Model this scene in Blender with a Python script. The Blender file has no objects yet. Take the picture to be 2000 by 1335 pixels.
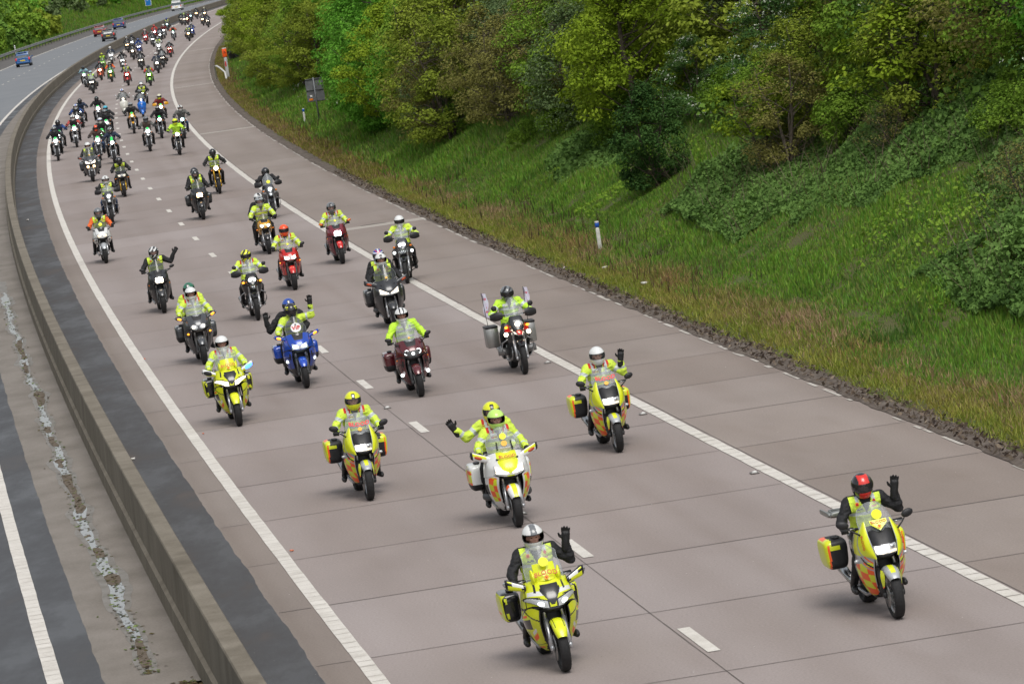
import bpy, bmesh, math, random
import numpy as np
from mathutils import Vector, Matrix, Euler
S = bpy.context.scene
C = S.collection
R = math.radians
PI = math.pi
# ------------------------------------------------------------ camera, world, sun, exposure
cam = bpy.data.cameras.new('camera'); co = bpy.data.objects.new('camera', cam); C.objects.link(co); S.camera = co
cam.sensor_width = 36.0; cam.sensor_fit = 'HORIZONTAL'; cam.lens = 8702.8/2000*36.0
cam.clip_start = 1.0; cam.clip_end = 5000.0
CH = 8.832
pitch, roll = 0.0948208, -0.1373408
fw = Vector((0, math.cos(pitch), -math.sin(pitch))); rx = Vector((1, 0, 0)); ux = rx.cross(fw)
r2 = rx*math.cos(roll)+ux*math.sin(roll); u2 = ux*math.cos(roll)-rx*math.sin(roll)
M = Matrix((r2, u2, -fw)).transposed().to_4x4(); M.translation = Vector((0, 0, CH)); co.matrix_world = M
cam.dof.use_dof = True; cam.dof.focus_distance = 74.0; cam.dof.aperture_fstop = 11.0
SUN_EL, SUN_AZ = R(60), R(163)      # azimuth measured clockwise from +Y
w = bpy.data.worlds.new('World'); S.world = w; w.use_nodes = True
nt = w.node_tree; bg = nt.nodes['Background']
sky = nt.nodes.new('ShaderNodeTexSky'); sky.sky_type = 'NISHITA'; sky.sun_disc = False
sky.sun_elevation = SUN_EL; sky.sun_rotation = SUN_AZ; sky.air_density = 1.0; sky.dust_density = 3.0; sky.ozone_density = 1.0
hs = nt.nodes.new('ShaderNodeHueSaturation'); hs.inputs['Saturation'].default_value = 0.22
nt.links.new(sky.outputs[0], hs.inputs['Color']); nt.links.new(hs.outputs[0], bg.inputs['Color'])
bg.inputs['Strength'].default_value = 0.115
sl = bpy.data.lights.new('sun', 'SUN'); so = bpy.data.objects.new('sun', sl); C.objects.link(so)
sl.energy = 1.25; sl.angle = R(30); sl.color = (1.0, 0.96, 0.9)
so.rotation_euler = Vector((-math.sin(SUN_AZ)*math.cos(SUN_EL), -math.cos(SUN_AZ)*math.cos(SUN_EL), -math.sin(SUN_EL))).to_track_quat('-Z', 'Y').to_euler()
so.location = (60, 40, 80)
S.view_settings.view_transform = 'Standard'; S.view_settings.look = 'None'; S.view_settings.exposure = 0.5; S.view_settings.gamma = 1.0
# ------------------------------------------------------------ helpers
rnd = random.Random(7)
def tag(o, label=None, cat=None, group=None, kind=None):
    if label: o['label'] = label
    if cat: o['category'] = cat
    if group: o['group'] = group
    if kind: o['kind'] = kind
    return o
def empty(name, loc, rz=0.0, label=None, cat=None, group=None):
    o = bpy.data.objects.new(name, None); C.objects.link(o); o.location = loc; o.rotation_euler = (0, 0, rz)
    o.empty_display_size = 0.2
    return tag(o, label, cat, group)
def link(name, me, parent=None, mats=None):
    o = bpy.data.objects.new(name, me); C.objects.link(o)
    if parent: o.parent = parent
    return o
def mesh_np(name, v, f, mats, mi=None, smooth=False, parent=None, col=None, uv=None):
    me = bpy.data.meshes.new(name); v = np.asarray(v, np.float32); f = np.asarray(f, np.int32)
    k = f.shape[1]; n = len(f)
    me.vertices.add(len(v)); me.vertices.foreach_set('co', v.ravel())
    me.loops.add(n*k); me.loops.foreach_set('vertex_index', f.ravel())
    me.polygons.add(n); me.polygons.foreach_set('loop_start', np.arange(0, n*k, k, dtype=np.int32))
    me.polygons.foreach_set('loop_total', np.full(n, k, np.int32))
    for m in mats: me.materials.append(m)
    if mi is not None: me.polygons.foreach_set('material_index', np.asarray(mi, np.int32))
    me.polygons.foreach_set('use_smooth', np.full(n, smooth))
    me.update(calc_edges=True)
    if col is not None:
        a = me.color_attributes.new('Col', 'FLOAT_COLOR', 'POINT'); c4 = np.ones((len(v), 4), np.float32); c4[:, :3] = col
        a.data.foreach_set('color', c4.ravel())
    me.validate()
    return link(name, me, parent)
_mats = {}
def mat(name, col, rough=.6, metal=0., spec=.5, noise=0., nscale=8., bump=0., bscale=60., alpha=1., emit=None, estr=0., coat=0., col2=None, trans=0., obj=True, det=4., ior=1.45):
    if name in _mats: return _mats[name]
    m = bpy.data.materials.new(name); m.use_nodes = True; t = m.node_tree; b = t.nodes['Principled BSDF']
    b.inputs['Base Color'].default_value = (*col, 1); b.inputs['Roughness'].default_value = rough
    b.inputs['Metallic'].default_value = metal; b.inputs['Alpha'].default_value = alpha
    b.inputs['Specular IOR Level'].default_value = spec; b.inputs['Coat Weight'].default_value = coat
    b.inputs['Transmission Weight'].default_value = trans; b.inputs['IOR'].default_value = ior
    b.inputs['Coat Roughness'].default_value = .08
    if emit: b.inputs['Emission Color'].default_value = (*emit, 1); b.inputs['Emission Strength'].default_value = estr
    if noise or bump or col2:
        tc = t.nodes.new('ShaderNodeTexCoord'); src = tc.outputs['Object' if obj else 'Generated']
        if noise or col2:
            n = t.nodes.new('ShaderNodeTexNoise'); n.inputs['Scale'].default_value = nscale; n.inputs['Detail'].default_value = det
            t.links.new(src, n.inputs['Vector'])
            mx = t.nodes.new('ShaderNodeMix'); mx.data_type = 'RGBA'
            c2 = col2 if col2 else tuple(min(1, c*(1+noise)) for c in col); c1 = col if col2 else tuple(c*(1-noise) for c in col)
            mx.inputs[6].default_value = (*c1, 1); mx.inputs[7].default_value = (*c2, 1)
            mr = t.nodes.new('ShaderNodeMapRange'); mr.inputs[1].default_value = .32; mr.inputs[2].default_value = .68
            t.links.new(n.outputs[0], mr.inputs[0]); t.links.new(mr.outputs[0], mx.inputs[0]); t.links.new(mx.outputs[2], b.inputs['Base Color'])
        if bump:
            n2 = t.nodes.new('ShaderNodeTexNoise'); n2.inputs['Scale'].default_value = bscale; n2.inputs['Detail'].default_value = 5
            t.links.new(src, n2.inputs['Vector'])
            bp = t.nodes.new('ShaderNodeBump'); bp.inputs['Strength'].default_value = bump; bp.inputs['Distance'].default_value = .02
            t.links.new(n2.outputs[0], bp.inputs['Height']); t.links.new(bp.outputs[0], b.inputs['Normal'])
    _mats[name] = m
    return m
def ramp_mat(name, stops, scale=1., rough=.85, detail=8., bump=.3, bscale=40., speck=None, stretch=(1, 1, 1), spec=.3, wet=None):
    """layered noise ground material in world space"""
    m = bpy.data.materials.new(name); m.use_nodes = True; t = m.node_tree; b = t.nodes['Principled BSDF']; L = t.links
    tc = t.nodes.new('ShaderNodeTexCoord'); mp = t.nodes.new('ShaderNodeMapping'); mp.inputs['Scale'].default_value = stretch
    L.new(tc.outputs['Object'], mp.inputs['Vector'])
    n = t.nodes.new('ShaderNodeTexNoise'); n.inputs['Scale'].default_value = scale; n.inputs['Detail'].default_value = detail; n.inputs['Roughness'].default_value = .62
    L.new(mp.outputs[0], n.inputs['Vector'])
    cr = t.nodes.new('ShaderNodeValToRGB'); e = cr.color_ramp.elements
    while len(e) < len(stops): e.new(.5)
    for i, (p_, c_) in enumerate(stops): e[i].position = p_; e[i].color = (*c_, 1)
    L.new(n.outputs[0], cr.inputs[0]); out = cr.outputs[0]
    f = t.nodes.new('ShaderNodeTexNoise'); f.inputs['Scale'].default_value = bscale; f.inputs['Detail'].default_value = 6; f.inputs['Roughness'].default_value = .7
    L.new(tc.outputs['Object'], f.inputs['Vector'])
    mx = t.nodes.new('ShaderNodeMix'); mx.data_type = 'RGBA'; mx.blend_type = 'OVERLAY'; mx.inputs[0].default_value = .45
    L.new(out, mx.inputs[6]); L.new(f.outputs[0], mx.inputs[7]); out = mx.outputs[2]
    if speck:
        for (sc, thr, c_) in speck:
            v = t.nodes.new('ShaderNodeTexVoronoi'); v.inputs['Scale'].default_value = sc; L.new(tc.outputs['Object'], v.inputs['Vector'])
            lt = t.nodes.new('ShaderNodeMath'); lt.operation = 'LESS_THAN'; lt.inputs[1].default_value = thr; L.new(v.outputs['Distance'], lt.inputs[0])
            # only some cells
            sp = t.nodes.new('ShaderNodeSeparateColor'); L.new(v.outputs['Color'], sp.inputs[0])
            g = t.nodes.new('ShaderNodeMath'); g.operation = 'GREATER_THAN'; g.inputs[1].default_value = .72; L.new(sp.outputs[0], g.inputs[0])
            mu = t.nodes.new('ShaderNodeMath'); mu.operation = 'MULTIPLY'; L.new(lt.outputs[0], mu.inputs[0]); L.new(g.outputs[0], mu.inputs[1])
            m2 = t.nodes.new('ShaderNodeMix'); m2.data_type = 'RGBA'; m2.inputs[7].default_value = (*c_, 1)
            L.new(mu.outputs[0], m2.inputs[0]); L.new(out, m2.inputs[6]); out = m2.outputs[2]
    L.new(out, b.inputs['Base Color']); b.inputs['Roughness'].default_value = rough; b.inputs['Specular IOR Level'].default_value = spec
    if wet:
        mr = t.nodes.new('ShaderNodeMapRange'); mr.inputs[1].default_value = .4; mr.inputs[2].default_value = .6; mr.inputs[3].default_value = wet[0]; mr.inputs[4].default_value = wet[1]
        L.new(n.outputs[0], mr.inputs[0]); L.new(mr.outputs[0], b.inputs['Roughness'])
    if bump:
        bp = t.nodes.new('ShaderNodeBump'); bp.inputs['Strength'].default_value = bump; bp.inputs['Distance'].default_value = .01
        L.new(f.outputs[0], bp.inputs['Height']); L.new(bp.outputs[0], b.inputs['Normal'])
    return m
def colattr_mat(name, rough=.7, trans=.25, spec=.3):
    m = bpy.data.materials.new(name); m.use_nodes = True; t = m.node_tree; b = t.nodes['Principled BSDF']; L = t.links
    a = t.nodes.new('ShaderNodeVertexColor'); a.layer_name = 'Col'; L.new(a.outputs[0], b.inputs['Base Color'])
    b.inputs['Roughness'].default_value = rough; b.inputs['Specular IOR Level'].default_value = spec
    tr = t.nodes.new('ShaderNodeBsdfTranslucent'); L.new(a.outputs[0], tr.inputs[0]); ms = t.nodes.new('ShaderNodeMixShader'); ms.inputs[0].default_value = trans
    L.new(b.outputs[0], ms.inputs[1]); L.new(tr.outputs[0], ms.inputs[2]); L.new(ms.outputs[0], t.nodes['Material Output'].inputs[0])
    return m
# value noise in numpy
def vnoise(x, y, seed=0):
    xi = np.floor(x).astype(np.int64); yi = np.floor(y).astype(np.int64); xf = x-xi; yf = y-yi
    xf = xf*xf*(3-2*xf); yf = yf*yf*(3-2*yf)
    def h(a, b_):
        n = (a*374761393 + b_*668265263 + seed*974634777) & 0xffffffff
        n = ((n ^ (n >> 13))*1274126177) & 0xffffffff
        return ((n ^ (n >> 16)) & 0xffff)/65535.0
    return (h(xi, yi)*(1-xf)+h(xi+1, yi)*xf)*(1-yf)+(h(xi, yi+1)*(1-xf)+h(xi+1, yi+1)*xf)*yf
def fbm(x, y, seed=0, o=4):
    s = 0; a = .5
    for i in range(o): s = s+a*vnoise(x*2**i, y*2**i, seed+i); a *= .5
    return s/(1-.5**o)
# ------------------------------------------------------------ road geometry: offset t to the left (-x) of the lane line
PC = [9.0487983, -43.52289951, 5.14667214, 9.14663713, -4.71412707, 0.73651068]
def X(y):
    y = np.asarray(y, float); yc = np.minimum(y, 820.); u = yc/300.
    v = sum(c*u**i for i, c in enumerate(PC)); e = np.maximum(y-820., 0)
    return v+e*.033+e*e*.00012
def dX(y): return X(np.asarray(y, float)+.5)-X(np.asarray(y, float)-.5)
_ya = np.arange(0, 1300, .25); _sa = np.concatenate([[0], np.cumsum(np.hypot(np.diff(_ya), np.diff(X(_ya))))])
def s2y(s): return np.interp(s, _sa, _ya)
def y2s(y): return np.interp(y, _ya, _sa)
def P(y, t):
    """world xy of the point with road parameter y and lateral offset t"""
    y = np.asarray(y, float); d = dX(y); n = np.sqrt(1+d*d)
    return X(y)-t/n, y+t*d/n
def zr(t):
    """ground height across the road"""
    d = -t-6.85; l = t-20.6
    z = np.where(d < .35, 0., np.where(d < 2.4, (d-.35)*.12, np.where(d < 26, .246+(d-2.4)*.48, .246+23.6*.48+(d-26)*.06)))
    return np.where(l > 0, np.where(l < 1.2, 0, np.where(l < 30, (l-1.2)*.42, 28.8*.42+(l-30)*.05)), z)
def ground_z(y, t):
    d = np.maximum(-t-7.2, 0); return zr(t)+(fbm(np.asarray(y, float)*.22+3, np.asarray(t, float)*.3, 5)-.5)*np.minimum(d, 3)*.28
def strip(name, t0, t1, y0, y1, z, m, step=2., jit0=0., jit1=0., parent=None, cross=1, seed=0, dz=0.):
    rr = np.random.RandomState(seed+11); ys = np.arange(y0, y1+step*.5, step); n = len(ys)
    J_ = lambda j, q: (j*1.6*(fbm(ys*1.1, ys*0+q, seed+q, 3)-.5)*2+rr.uniform(-j, j, n)*.3) if j else np.zeros(n)
    j0 = J_(jit0, 3); j1 = J_(jit1, 9)
    V = []
    for k in range(cross+1):
        a = k/cross; t = (t0+j0)*(1-a)+(t1+j1)*a; x, y = P(ys, t); V.append(np.stack([x, y, np.full(n, z)+dz*math.sin(PI*a)], 1))
    V = np.concatenate(V); F = []
    for k in range(cross):
        i = np.arange(n-1)+k*n; F.append(np.stack([i, i+1, i+1+n, i+n], 1))
    F = np.concatenate(F)
    if t1 > t0: pass
    else: F = F[:, ::-1]
    o = mesh_np(name, V, F, [m], parent=parent)
    return o
def quad_strips(name, segs, z, m, parent=None):
    """segs: list of (y0,y1,t0,t1) rectangles following the road"""
    V = []; F = []
    for (y0, y1, t0, t1) in segs:
        ys = np.array([y0, y1, y1, y0]); ts = np.array([t0, t0, t1, t1]); x, y = P(ys, ts); i = len(V)
        V += [(x[k], y[k], z) for k in range(4)]; F.append((i, i+1, i+2, i+3))
    return mesh_np(name, V, F, [m], parent=parent)
# ------------------------------------------------------------ ground and roads
mSoil = ramp_mat('soil', [(.3, (.055, .062, .018)), (.5, (.085, .085, .028)), (.7, (.06, .10, .018))], scale=.6, bump=.6, bscale=14)
ts = np.unique(np.concatenate([np.arange(-300, -60, 20.), np.arange(-60, -34, 3), np.arange(-34, -6.8, .7), [-7.2, -6.9, -6.0, 0, 8, 14, 20.6, 21.8], np.arange(22, 50, 2.), np.arange(50, 320, 20.)]))
ys = np.concatenate([np.arange(-40, 420, 1.5), np.arange(420, 1000, 6.), [1040, 1100, 1200]])
YY, TT = np.meshgrid(ys, ts, indexing='ij'); gx, gy = P(YY, TT); gz = ground_z(YY, TT)
gz = np.where((TT > -6.9) & (TT < 20.6), -.04, gz)-.005
n2 = len(ts); ii = np.arange(len(ys)-1)[:, None]*n2+np.arange(n2-1)[None, :]; ii = ii.ravel()
tag(mesh_np('ground', np.stack([gx, gy, gz], 2).reshape(-1, 3), np.stack([ii, ii+n2, ii+n2+1, ii+1], 1)[:, ::-1], [mSoil], smooth=True), kind='structure')
def concrete(name, base, var, sp=(.62, .58, .54)):
    a = tuple(c*(1-var) for c in base); b_ = tuple(c*(1+var) for c in base)
    return ramp_mat(name, [(.28, a), (.5, base), (.75, b_)], scale=.35, bump=.12, bscale=30, speck=[(3.2, .03, sp), (9., .05, tuple(c*1.5 for c in base)), (5.3, .035, tuple(c*.45 for c in base))], stretch=(1, .35, 1), rough=.75)
mConc = concrete('carriageway_concrete', (.277, .237, .222), .08)
mShoul = concrete('shoulder_concrete', (.255, .215, .192), .10)
mMargin = concrete('margin_concrete', (.222, .188, .166), .10)
mAsph = ramp_mat('asphalt', [(.35, (.042, .041, .042)), (.55, (.058, .057, .058)), (.72, (.095, .078, .068))], scale=.8, bump=.3, bscale=60, stretch=(1, .3, 1), rough=.6, wet=(.45, .75), speck=[(4., .03, (.3, .29, .27))])
mAsphO = ramp_mat('asphalt_far_carriageway', [(.35, (.15, .16, .172)), (.6, (.172, .18, .19)), (.8, (.19, .195, .2))], scale=.4, bump=.2, bscale=60, stretch=(1, .3, 1), rough=.55)
mAsphD = ramp_mat('asphalt_dark', [(.35, (.048, .050, .054)), (.6, (.062, .064, .068)), (.8, (.09, .08, .075))], scale=.7, bump=.3, bscale=60, stretch=(1, .3, 1), rough=.6, wet=(.4, .7), speck=[(4., .03, (.3, .29, .27))])
mAsphS = ramp_mat('asphalt_hard_shoulder', [(.35, (.085, .078, .075)), (.6, (.105, .098, .092)), (.8, (.12, .11, .105))], scale=.4, bump=.2, bscale=60, stretch=(1, .3, 1), rough=.7)
mApron = ramp_mat('apron_concrete', [(.3, (.135, .118, .097)), (.5, (.19, .168, .145)), (.72, (.24, .215, .19))], scale=.9, bump=.25, bscale=25, stretch=(1, .5, 1), rough=.7, speck=[(4., .03, (.05, .05, .03))])
mBarr = ramp_mat('barrier_concrete', [(.3, (.11, .094, .070)), (.5, (.165, .144, .112)), (.72, (.215, .19, .153))], scale=1.3, bump=.4, bscale=30, stretch=(1, 1, .35), rough=.85, speck=[(7., .04, (.05, .05, .03))])
mWhite = ramp_mat('road_marking_paint', [(.3, (.50, .47, .42)), (.5, (.60, .57, .52)), (.7, (.66, .63, .58))], scale=2.2, bump=.2, bscale=50, rough=.6, speck=[(14., .1, (.38, .35, .31))])
mJoint = mat('joint_sealant', (.095, .08, .072), .8, col2=(.17, .145, .135), nscale=1.2)
def st(o): return tag(o, kind='structure')

def slab_sheet(name, t0, t1, m, z, seed, tracks, nt=14):
    """concrete laid in slabs: tone steps from slab to slab, with worn wheel tracks and drips along each lane"""
    jy = [float(s2y(y2s(50.16)+4.905*k)) for k in range(-12, 185)]; ys_ = []
    for k in range(len(jy)-1):
        n = 8 if jy[k] < 180 else 3; ys_ += list(jy[k]+.004+(jy[k+1]-jy[k]-.008)*np.linspace(0, 1, n))
    ys_ = np.array(ys_); ti = np.linspace(t0, t1, nt+1); Y, T = np.meshgrid(ys_, ti, indexing='ij'); x, y = P(Y, T)
    rr = np.random.RandomState(seed); tone = rr.normal(1, .042, 400); k = np.clip(np.searchsorted(jy, Y)-1, 0, 399); c = tone[k]
    for (tc, w_, a) in tracks: c = c*(1-a*np.exp(-((T-tc)/w_)**2)*(.6+.8*fbm(Y*.05, T*0+seed, seed)))
    c = c*(.93+.14*fbm(Y*.12, T*.9, seed+4))*(1-.10*np.clip(fbm(Y*.35, T*1.7, seed+9)-.62, 0, 1)*4)
    n2 = nt+1; ii = (np.arange(len(ys_)-1)[:, None]*n2+np.arange(nt)[None, :]).ravel(); V = np.stack([x, y, np.full(x.shape, z)], 2).reshape(-1, 3)
    F = np.stack([ii, ii+n2, ii+n2+1, ii+1], 1)
    if t1 < t0: F = F[:, ::-1]
    F = F[:, ::-1] if t1 < t0 else F
    cc = c.reshape(-1, 1)*np.array([[1, 1, 1]])*(1+np.array([[.0, -.006, -.012]])*(1-c.reshape(-1, 1))*30)
    return mesh_np(name, V, F, [m], col=np.clip(cc, 0, 1.4))
def tone_link(m):
    t = m.node_tree; b = t.nodes['Principled BSDF']; src = b.inputs['Base Color'].links[0].from_socket
    a = t.nodes.new('ShaderNodeVertexColor'); a.layer_name = 'Col'; mx = t.nodes.new('ShaderNodeMix'); mx.data_type = 'RGBA'; mx.blend_type = 'MULTIPLY'; mx.inputs[0].default_value = 1
    t.links.new(src, mx.inputs[6]); t.links.new(a.outputs[0], mx.inputs[7]); t.links.new(mx.outputs[2], b.inputs['Base Color'])
for m_ in (mConc, mShoul, mMargin): tone_link(m_)
st(slab_sheet('carriageway', -3.98, 3.83, mConc, 0., 3, ((-2.75, .38, .10), (-1.0, .38, .09), (1.0, .38, .07), (2.7, .38, .07), (-1.87, .20, .09), (1.85, .20, .06)), 30))
st(slab_sheet('hard_shoulder', -6.85, -3.98, mShoul, 0., 5, ((-6.7, .35, .12), (-4.3, .25, .04), (-5.4, .5, .05)), 12))
st(slab_sheet('concrete_margin', 3.80, 4.40, mMargin, .002, 8, ((4.25, .12, .12),), 3))
st(strip('drainage_channel', 5.30, 4.30, -30, 1000, .006, mAsph, .3, jit1=.016, seed=3))
st(strip('central_reserve', 6.85, 5.66, 55.4, 1000, .0, mApron, 1.))
st(strip('central_reserve', 6.9, 5.66, -30, 55.4, -.004, mAsphD, 1.))
st(strip('verge_of_far_carriageway', 7.34, 6.83, -30, 1000, .004, mAsphD, .3, jit1=.014, seed=5))
st(strip('far_carriageway', 16.1, 7.34, -30, 1000, -.002, mAsphO, 2.))
st(strip('near_lane_surface', 9.6, 7.34, -30, 130, .002, mAsphD, 2.))
st(strip('far_hard_shoulder', 20.6, 16.1, -30, 1000, .0, mAsphS, 2.))
# joints in the slabs
js = [(float(s2y(y2s(50.16)+4.905*k))) for k in range(-4, 150)]
seg = []
for k, y in enumerate(js):
    hw = .011 if k % 3 else .015
    seg.append((y-hw, y+hw, 4.27, 3.83)); seg.append((y-hw, y+hw, 3.63, -3.72)); seg.append((y-hw*1.1, y+hw*1.1, -3.95, -6.8))
for (y0, y1, t) in [(-20, 105, .055), (-20, 600, -3.985)]:
    yy = y0
    while yy < y1: seg.append((yy, yy+2.0, t+rnd.uniform(-.004, .002), t-.012-rnd.uniform(0, .004))); yy += 2.0
st(quad_strips('slab_joints', seg, .006, mJoint))
mPatch = concrete('repair_patch', (.37, .335, .30), .06)
st(quad_strips('concrete_repair', [(135.0, 136.1, -3.99, -6.84), (224.3, 225.6, -3.99, -6.84), (312, 313.4, -3.99, -6.84), (430, 431.4, -3.99, -6.84)], .004, mPatch))
st(quad_strips('tyre_mark', [(225.7, 226.0, -4.9, -5.9), (136.15, 136.4, -4.9, -5.7), (226.1, 226.3, -6.2, -6.8)], .007, mJoint))
# painted lines
for nm, t0, t1 in (('left_edge_line', 3.80, 3.60),):
    st(strip(nm, t0, t1, -30, 900, .009, mWhite, .5, jit0=.004, jit1=.004))
st(strip('right_edge_line', -3.74, -3.95, -30, 900, .009, mWhite, .5, jit0=.006, jit1=.01))
st(strip('far_edge_line', 7.53, 7.33, -30, 950, .011, mWhite, .5, jit0=.004, jit1=.004))
st(strip('far_edge_line', 16.3, 16.1, -30, 950, .008, mWhite, 2.))
rib = mat('rib_dirt_line', (.30, .27, .235), .8, noise=.2, nscale=6)  # dirt caught at the ribs, drawn as thin darker lines across the paint
seg = []
for (ta, tb, y0, y1, per, w_) in ((3.81, 3.59, 30, 150, .40, .016), (-3.73, -3.96, 30, 190, .5, .024), (7.54, 7.32, 40, 100, .40, .014)):
    y = y0
    while y < y1: seg.append((y, y+w_*rnd.uniform(.5, 1.25), ta-rnd.uniform(0, .03), tb+rnd.uniform(0, .03))); y += per
st(quad_strips('rumble_ribs', seg, .014, rib))
seg = []; k = -3
while k < 85:
    y = float(s2y(y2s(51.55)+9.0*k)); seg.append((y, y+1.95, -.01, -.165)); k += 1
st(quad_strips('lane_line_marks', seg, .008, mWhite))
seg = []; k = 0
while k < 75:
    y = float(s2y(y2s(40.)+9.0*k)); seg.append((y, y+1.9, 12.05, 11.89)); k += 1
st(quad_strips('far_lane_line_marks', seg, .008, mWhite))
# broken white line along the edge of the hard shoulder, partly worn away and covered with soil
seg = []; y = 55.
while y < 420:
    l = rnd.uniform(.2, 1.6) if y < 110 else rnd.uniform(.6, 3.)
    seg.append((y, y+l, -6.72+rnd.uniform(-.02, .02), -6.77-rnd.uniform(0, .04))); y += l+(rnd.uniform(.1, 1.2) if rnd.random() < .7 else 3.)
st(quad_strips('worn_edge_marking', seg, .008, ramp_mat('worn_marking', [(.3, (.30, .275, .24)), (.5, (.42, .39, .35)), (.7, (.5, .47, .43))], scale=3, rough=.7, bump=.2)))
mDirt = ramp_mat('verge_dirt', [(.3, (.055, .042, .034)), (.5, (.11, .088, .072)), (.7, (.17, .145, .12))], scale=3., bump=1., bscale=25)
st(strip('verge_soil', -6.80, -7.25, -20, 900, .012, mDirt, .35, jit0=.05, jit1=.12, cross=4, dz=.04, seed=8))
def road_stud(y, t, label):
    x, yy = P(y, t); o = empty('road_stud', (float(x), float(yy), 0), -math.atan(float(dX(y))), label, 'road stud', 'reflective road studs')
    bm = bmesh.new(); bmesh.ops.create_cube(bm, size=1); bmesh.ops.scale(bm, vec=(.13, .16, .016), verts=bm.verts); bmesh.ops.translate(bm, vec=(0, 0, .014), verts=bm.verts)
    bmesh.ops.bevel(bm, geom=bm.edges[:], offset=.006, segments=1, affect='EDGES'); me = bpy.data.meshes.new('base'); bm.to_mesh(me); bm.free(); me.materials.append(mat('stud_iron', (.2, .19, .18), .5, .6)); link('base', me, o)
    bm = bmesh.new(); bmesh.ops.create_uvsphere(bm, u_segments=10, v_segments=6, radius=.035); bmesh.ops.scale(bm, vec=(1.2, .8, .7), verts=bm.verts); bmesh.ops.translate(bm, vec=(0, -.01, .024), verts=bm.verts)
    me = bpy.data.meshes.new('reflector'); bm.to_mesh(me); bm.free(); me.materials.append(mat('stud_glass', (.6, .6, .58), .2)); link('reflector', me, o)
road_stud(83.2, 0.03, 'road stud on the lane joint behind the rider with the yellow and black helmet')
road_stud(65.8, .03, 'road stud beside the front wheel of the white and yellow two-up motorcycle')
road_stud(66.3, -3.62, 'road stud beside the ribbed line above the red-helmeted rider')
road_stud(76.0, -3.62, 'road stud beside the ribbed line next to the white-helmeted waving rider')
road_stud(87., -3.62, 'road stud left of the motorcycle with two small flags')
# ------------------------------------------------------------ concrete barrier
prof = [(5.27, 0), (5.27, .26), (5.30, .29), (5.33, .88), (5.345, .90), (5.565, .90), (5.58, .88), (5.61, .29), (5.665, .26), (5.68, 0)]
ysb = np.arange(-25, 900, 1.5); V = []
for (t, z) in prof:
    x, y = P(ysb, t); V.append(np.stack([x, y, np.full(len(ysb), z)+(z > .5)*(fbm(ysb*.3, ysb*0, 3)-.5)*.012], 1))
V = np.concatenate(V); n = len(ysb); F = []
for k in range(len(prof)-1):
    i = np.arange(n-1)+k*n; F.append(np.stack([i, i+1, i+1+n, i+n], 1)[:, ::-1])
bar = mesh_np('concrete_barrier', V, np.concatenate(F), [mBarr]); tag(bar, 'long stained concrete barrier between the two carriageways', 'barrier')
seg = []
V = []; F = []
for y in np.arange(30, 300, 7.5):
    for (a, b_) in ((5.612, 5.583), (5.578, 5.34)):
        pass
# puddles, silt and moss in the drainage apron
def blobs(name, y0, y1, t, w_, z, m, seed, keep=None, stp=.25):
    rr = np.random.RandomState(seed); ys_ = np.arange(y0, y1, stp); wv = w_*(.25+1.5*fbm(ys_*.55, ys_*0+seed, seed, 3)**1.5); sh = (fbm(ys_*.4, ys_*0+9, seed+2)-.5)*.22
    if keep is not None: wv = wv*np.clip((fbm(ys_*keep, ys_*0+1.3, seed+5, 2)-.40)*9, 0, 1)
    ok = wv > .012; V = []; F = []
    xa, ya = P(ys_, t+sh+wv); xb, yb = P(ys_, t+sh-wv); V = np.concatenate([np.stack([xa, ya, np.full(len(ys_), z)], 1), np.stack([xb, yb, np.full(len(ys_), z)], 1)])
    n = len(ys_); i = np.arange(n-1); i = i[ok[:-1] & ok[1:]]; F = np.stack([i, i+n, i+1+n, i+1], 1)
    return mesh_np(name, V, F, [m])
mStain = ramp_mat('damp_stain', [(.3, (.12, .108, .085)), (.6, (.20, .185, .165))], scale=3, rough=.5, bump=.1)
mWater = mat('puddle_water', (.15, .155, .145), .12, spec=.8)
mSilt = ramp_mat('silt', [(.3, (.07, .055, .035)), (.5, (.12, .095, .07)), (.7, (.15, .125, .1))], scale=5, bump=.8, bscale=40)
mMoss = ramp_mat('moss', [(.35, (.05, .045, .012)), (.5, (.09, .10, .02)), (.7, (.10, .085, .02))], scale=8, bump=.9, bscale=60)
st(blobs('damp_stain', 56.5, 135, 6.22, .20, .003, mStain, 2))
tag(blobs('puddle', 58, 130, 6.22, .095, .006, mWater, 2), kind='structure')
tag(blobs('silt', 56.8, 112, 6.22, .095, .009, mSilt, 2, keep=.9), kind='stuff', label='brown silt lying in the drainage channel beside the barrier')
# leaf litter and moss: little wedges lying across the channel
def scatter_chips(name, pts, size, m_, zz=.0, colf=None, asp=.6, seed=1, up=.3, zf=None):
    rr = np.random.RandomState(seed); n = len(pts); a = rr.uniform(0, 2*PI, n); s = size*rr.uniform(.5, 1.5, n)
    px = np.array(pts)[:, 0]; py = np.array(pts)[:, 1]; pz = np.array(pts)[:, 2]
    d1 = np.stack([np.cos(a)*s, np.sin(a)*s, rr.uniform(-up, up, n)*s], 1); d2 = np.stack([-np.sin(a)*s*asp, np.cos(a)*s*asp, rr.uniform(-up, up, n)*s], 1)
    c = np.stack([px, py, pz], 1); V = np.stack([c-d1, c-d2*.9, c+d1, c+d2], 1).reshape(-1, 3); F = np.arange(4*n).reshape(-1, 4)
    V[:, 2] = np.maximum(V[:, 2], zz) if zf is None else V[:, 2]
    col = np.repeat(colf(rr, n), 4, 0) if colf else None
    return mesh_np(name, V, F, [m_], col=col)
def pal(*cols, v=.25):
    cols = np.array(cols)
    def f(rr, n): return cols[rr.randint(0, len(cols), n)]*rr.uniform(1-v, 1+v, (n, 1))
    return f
mCol = colattr_mat('leaf_litter')
pts = []
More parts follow.
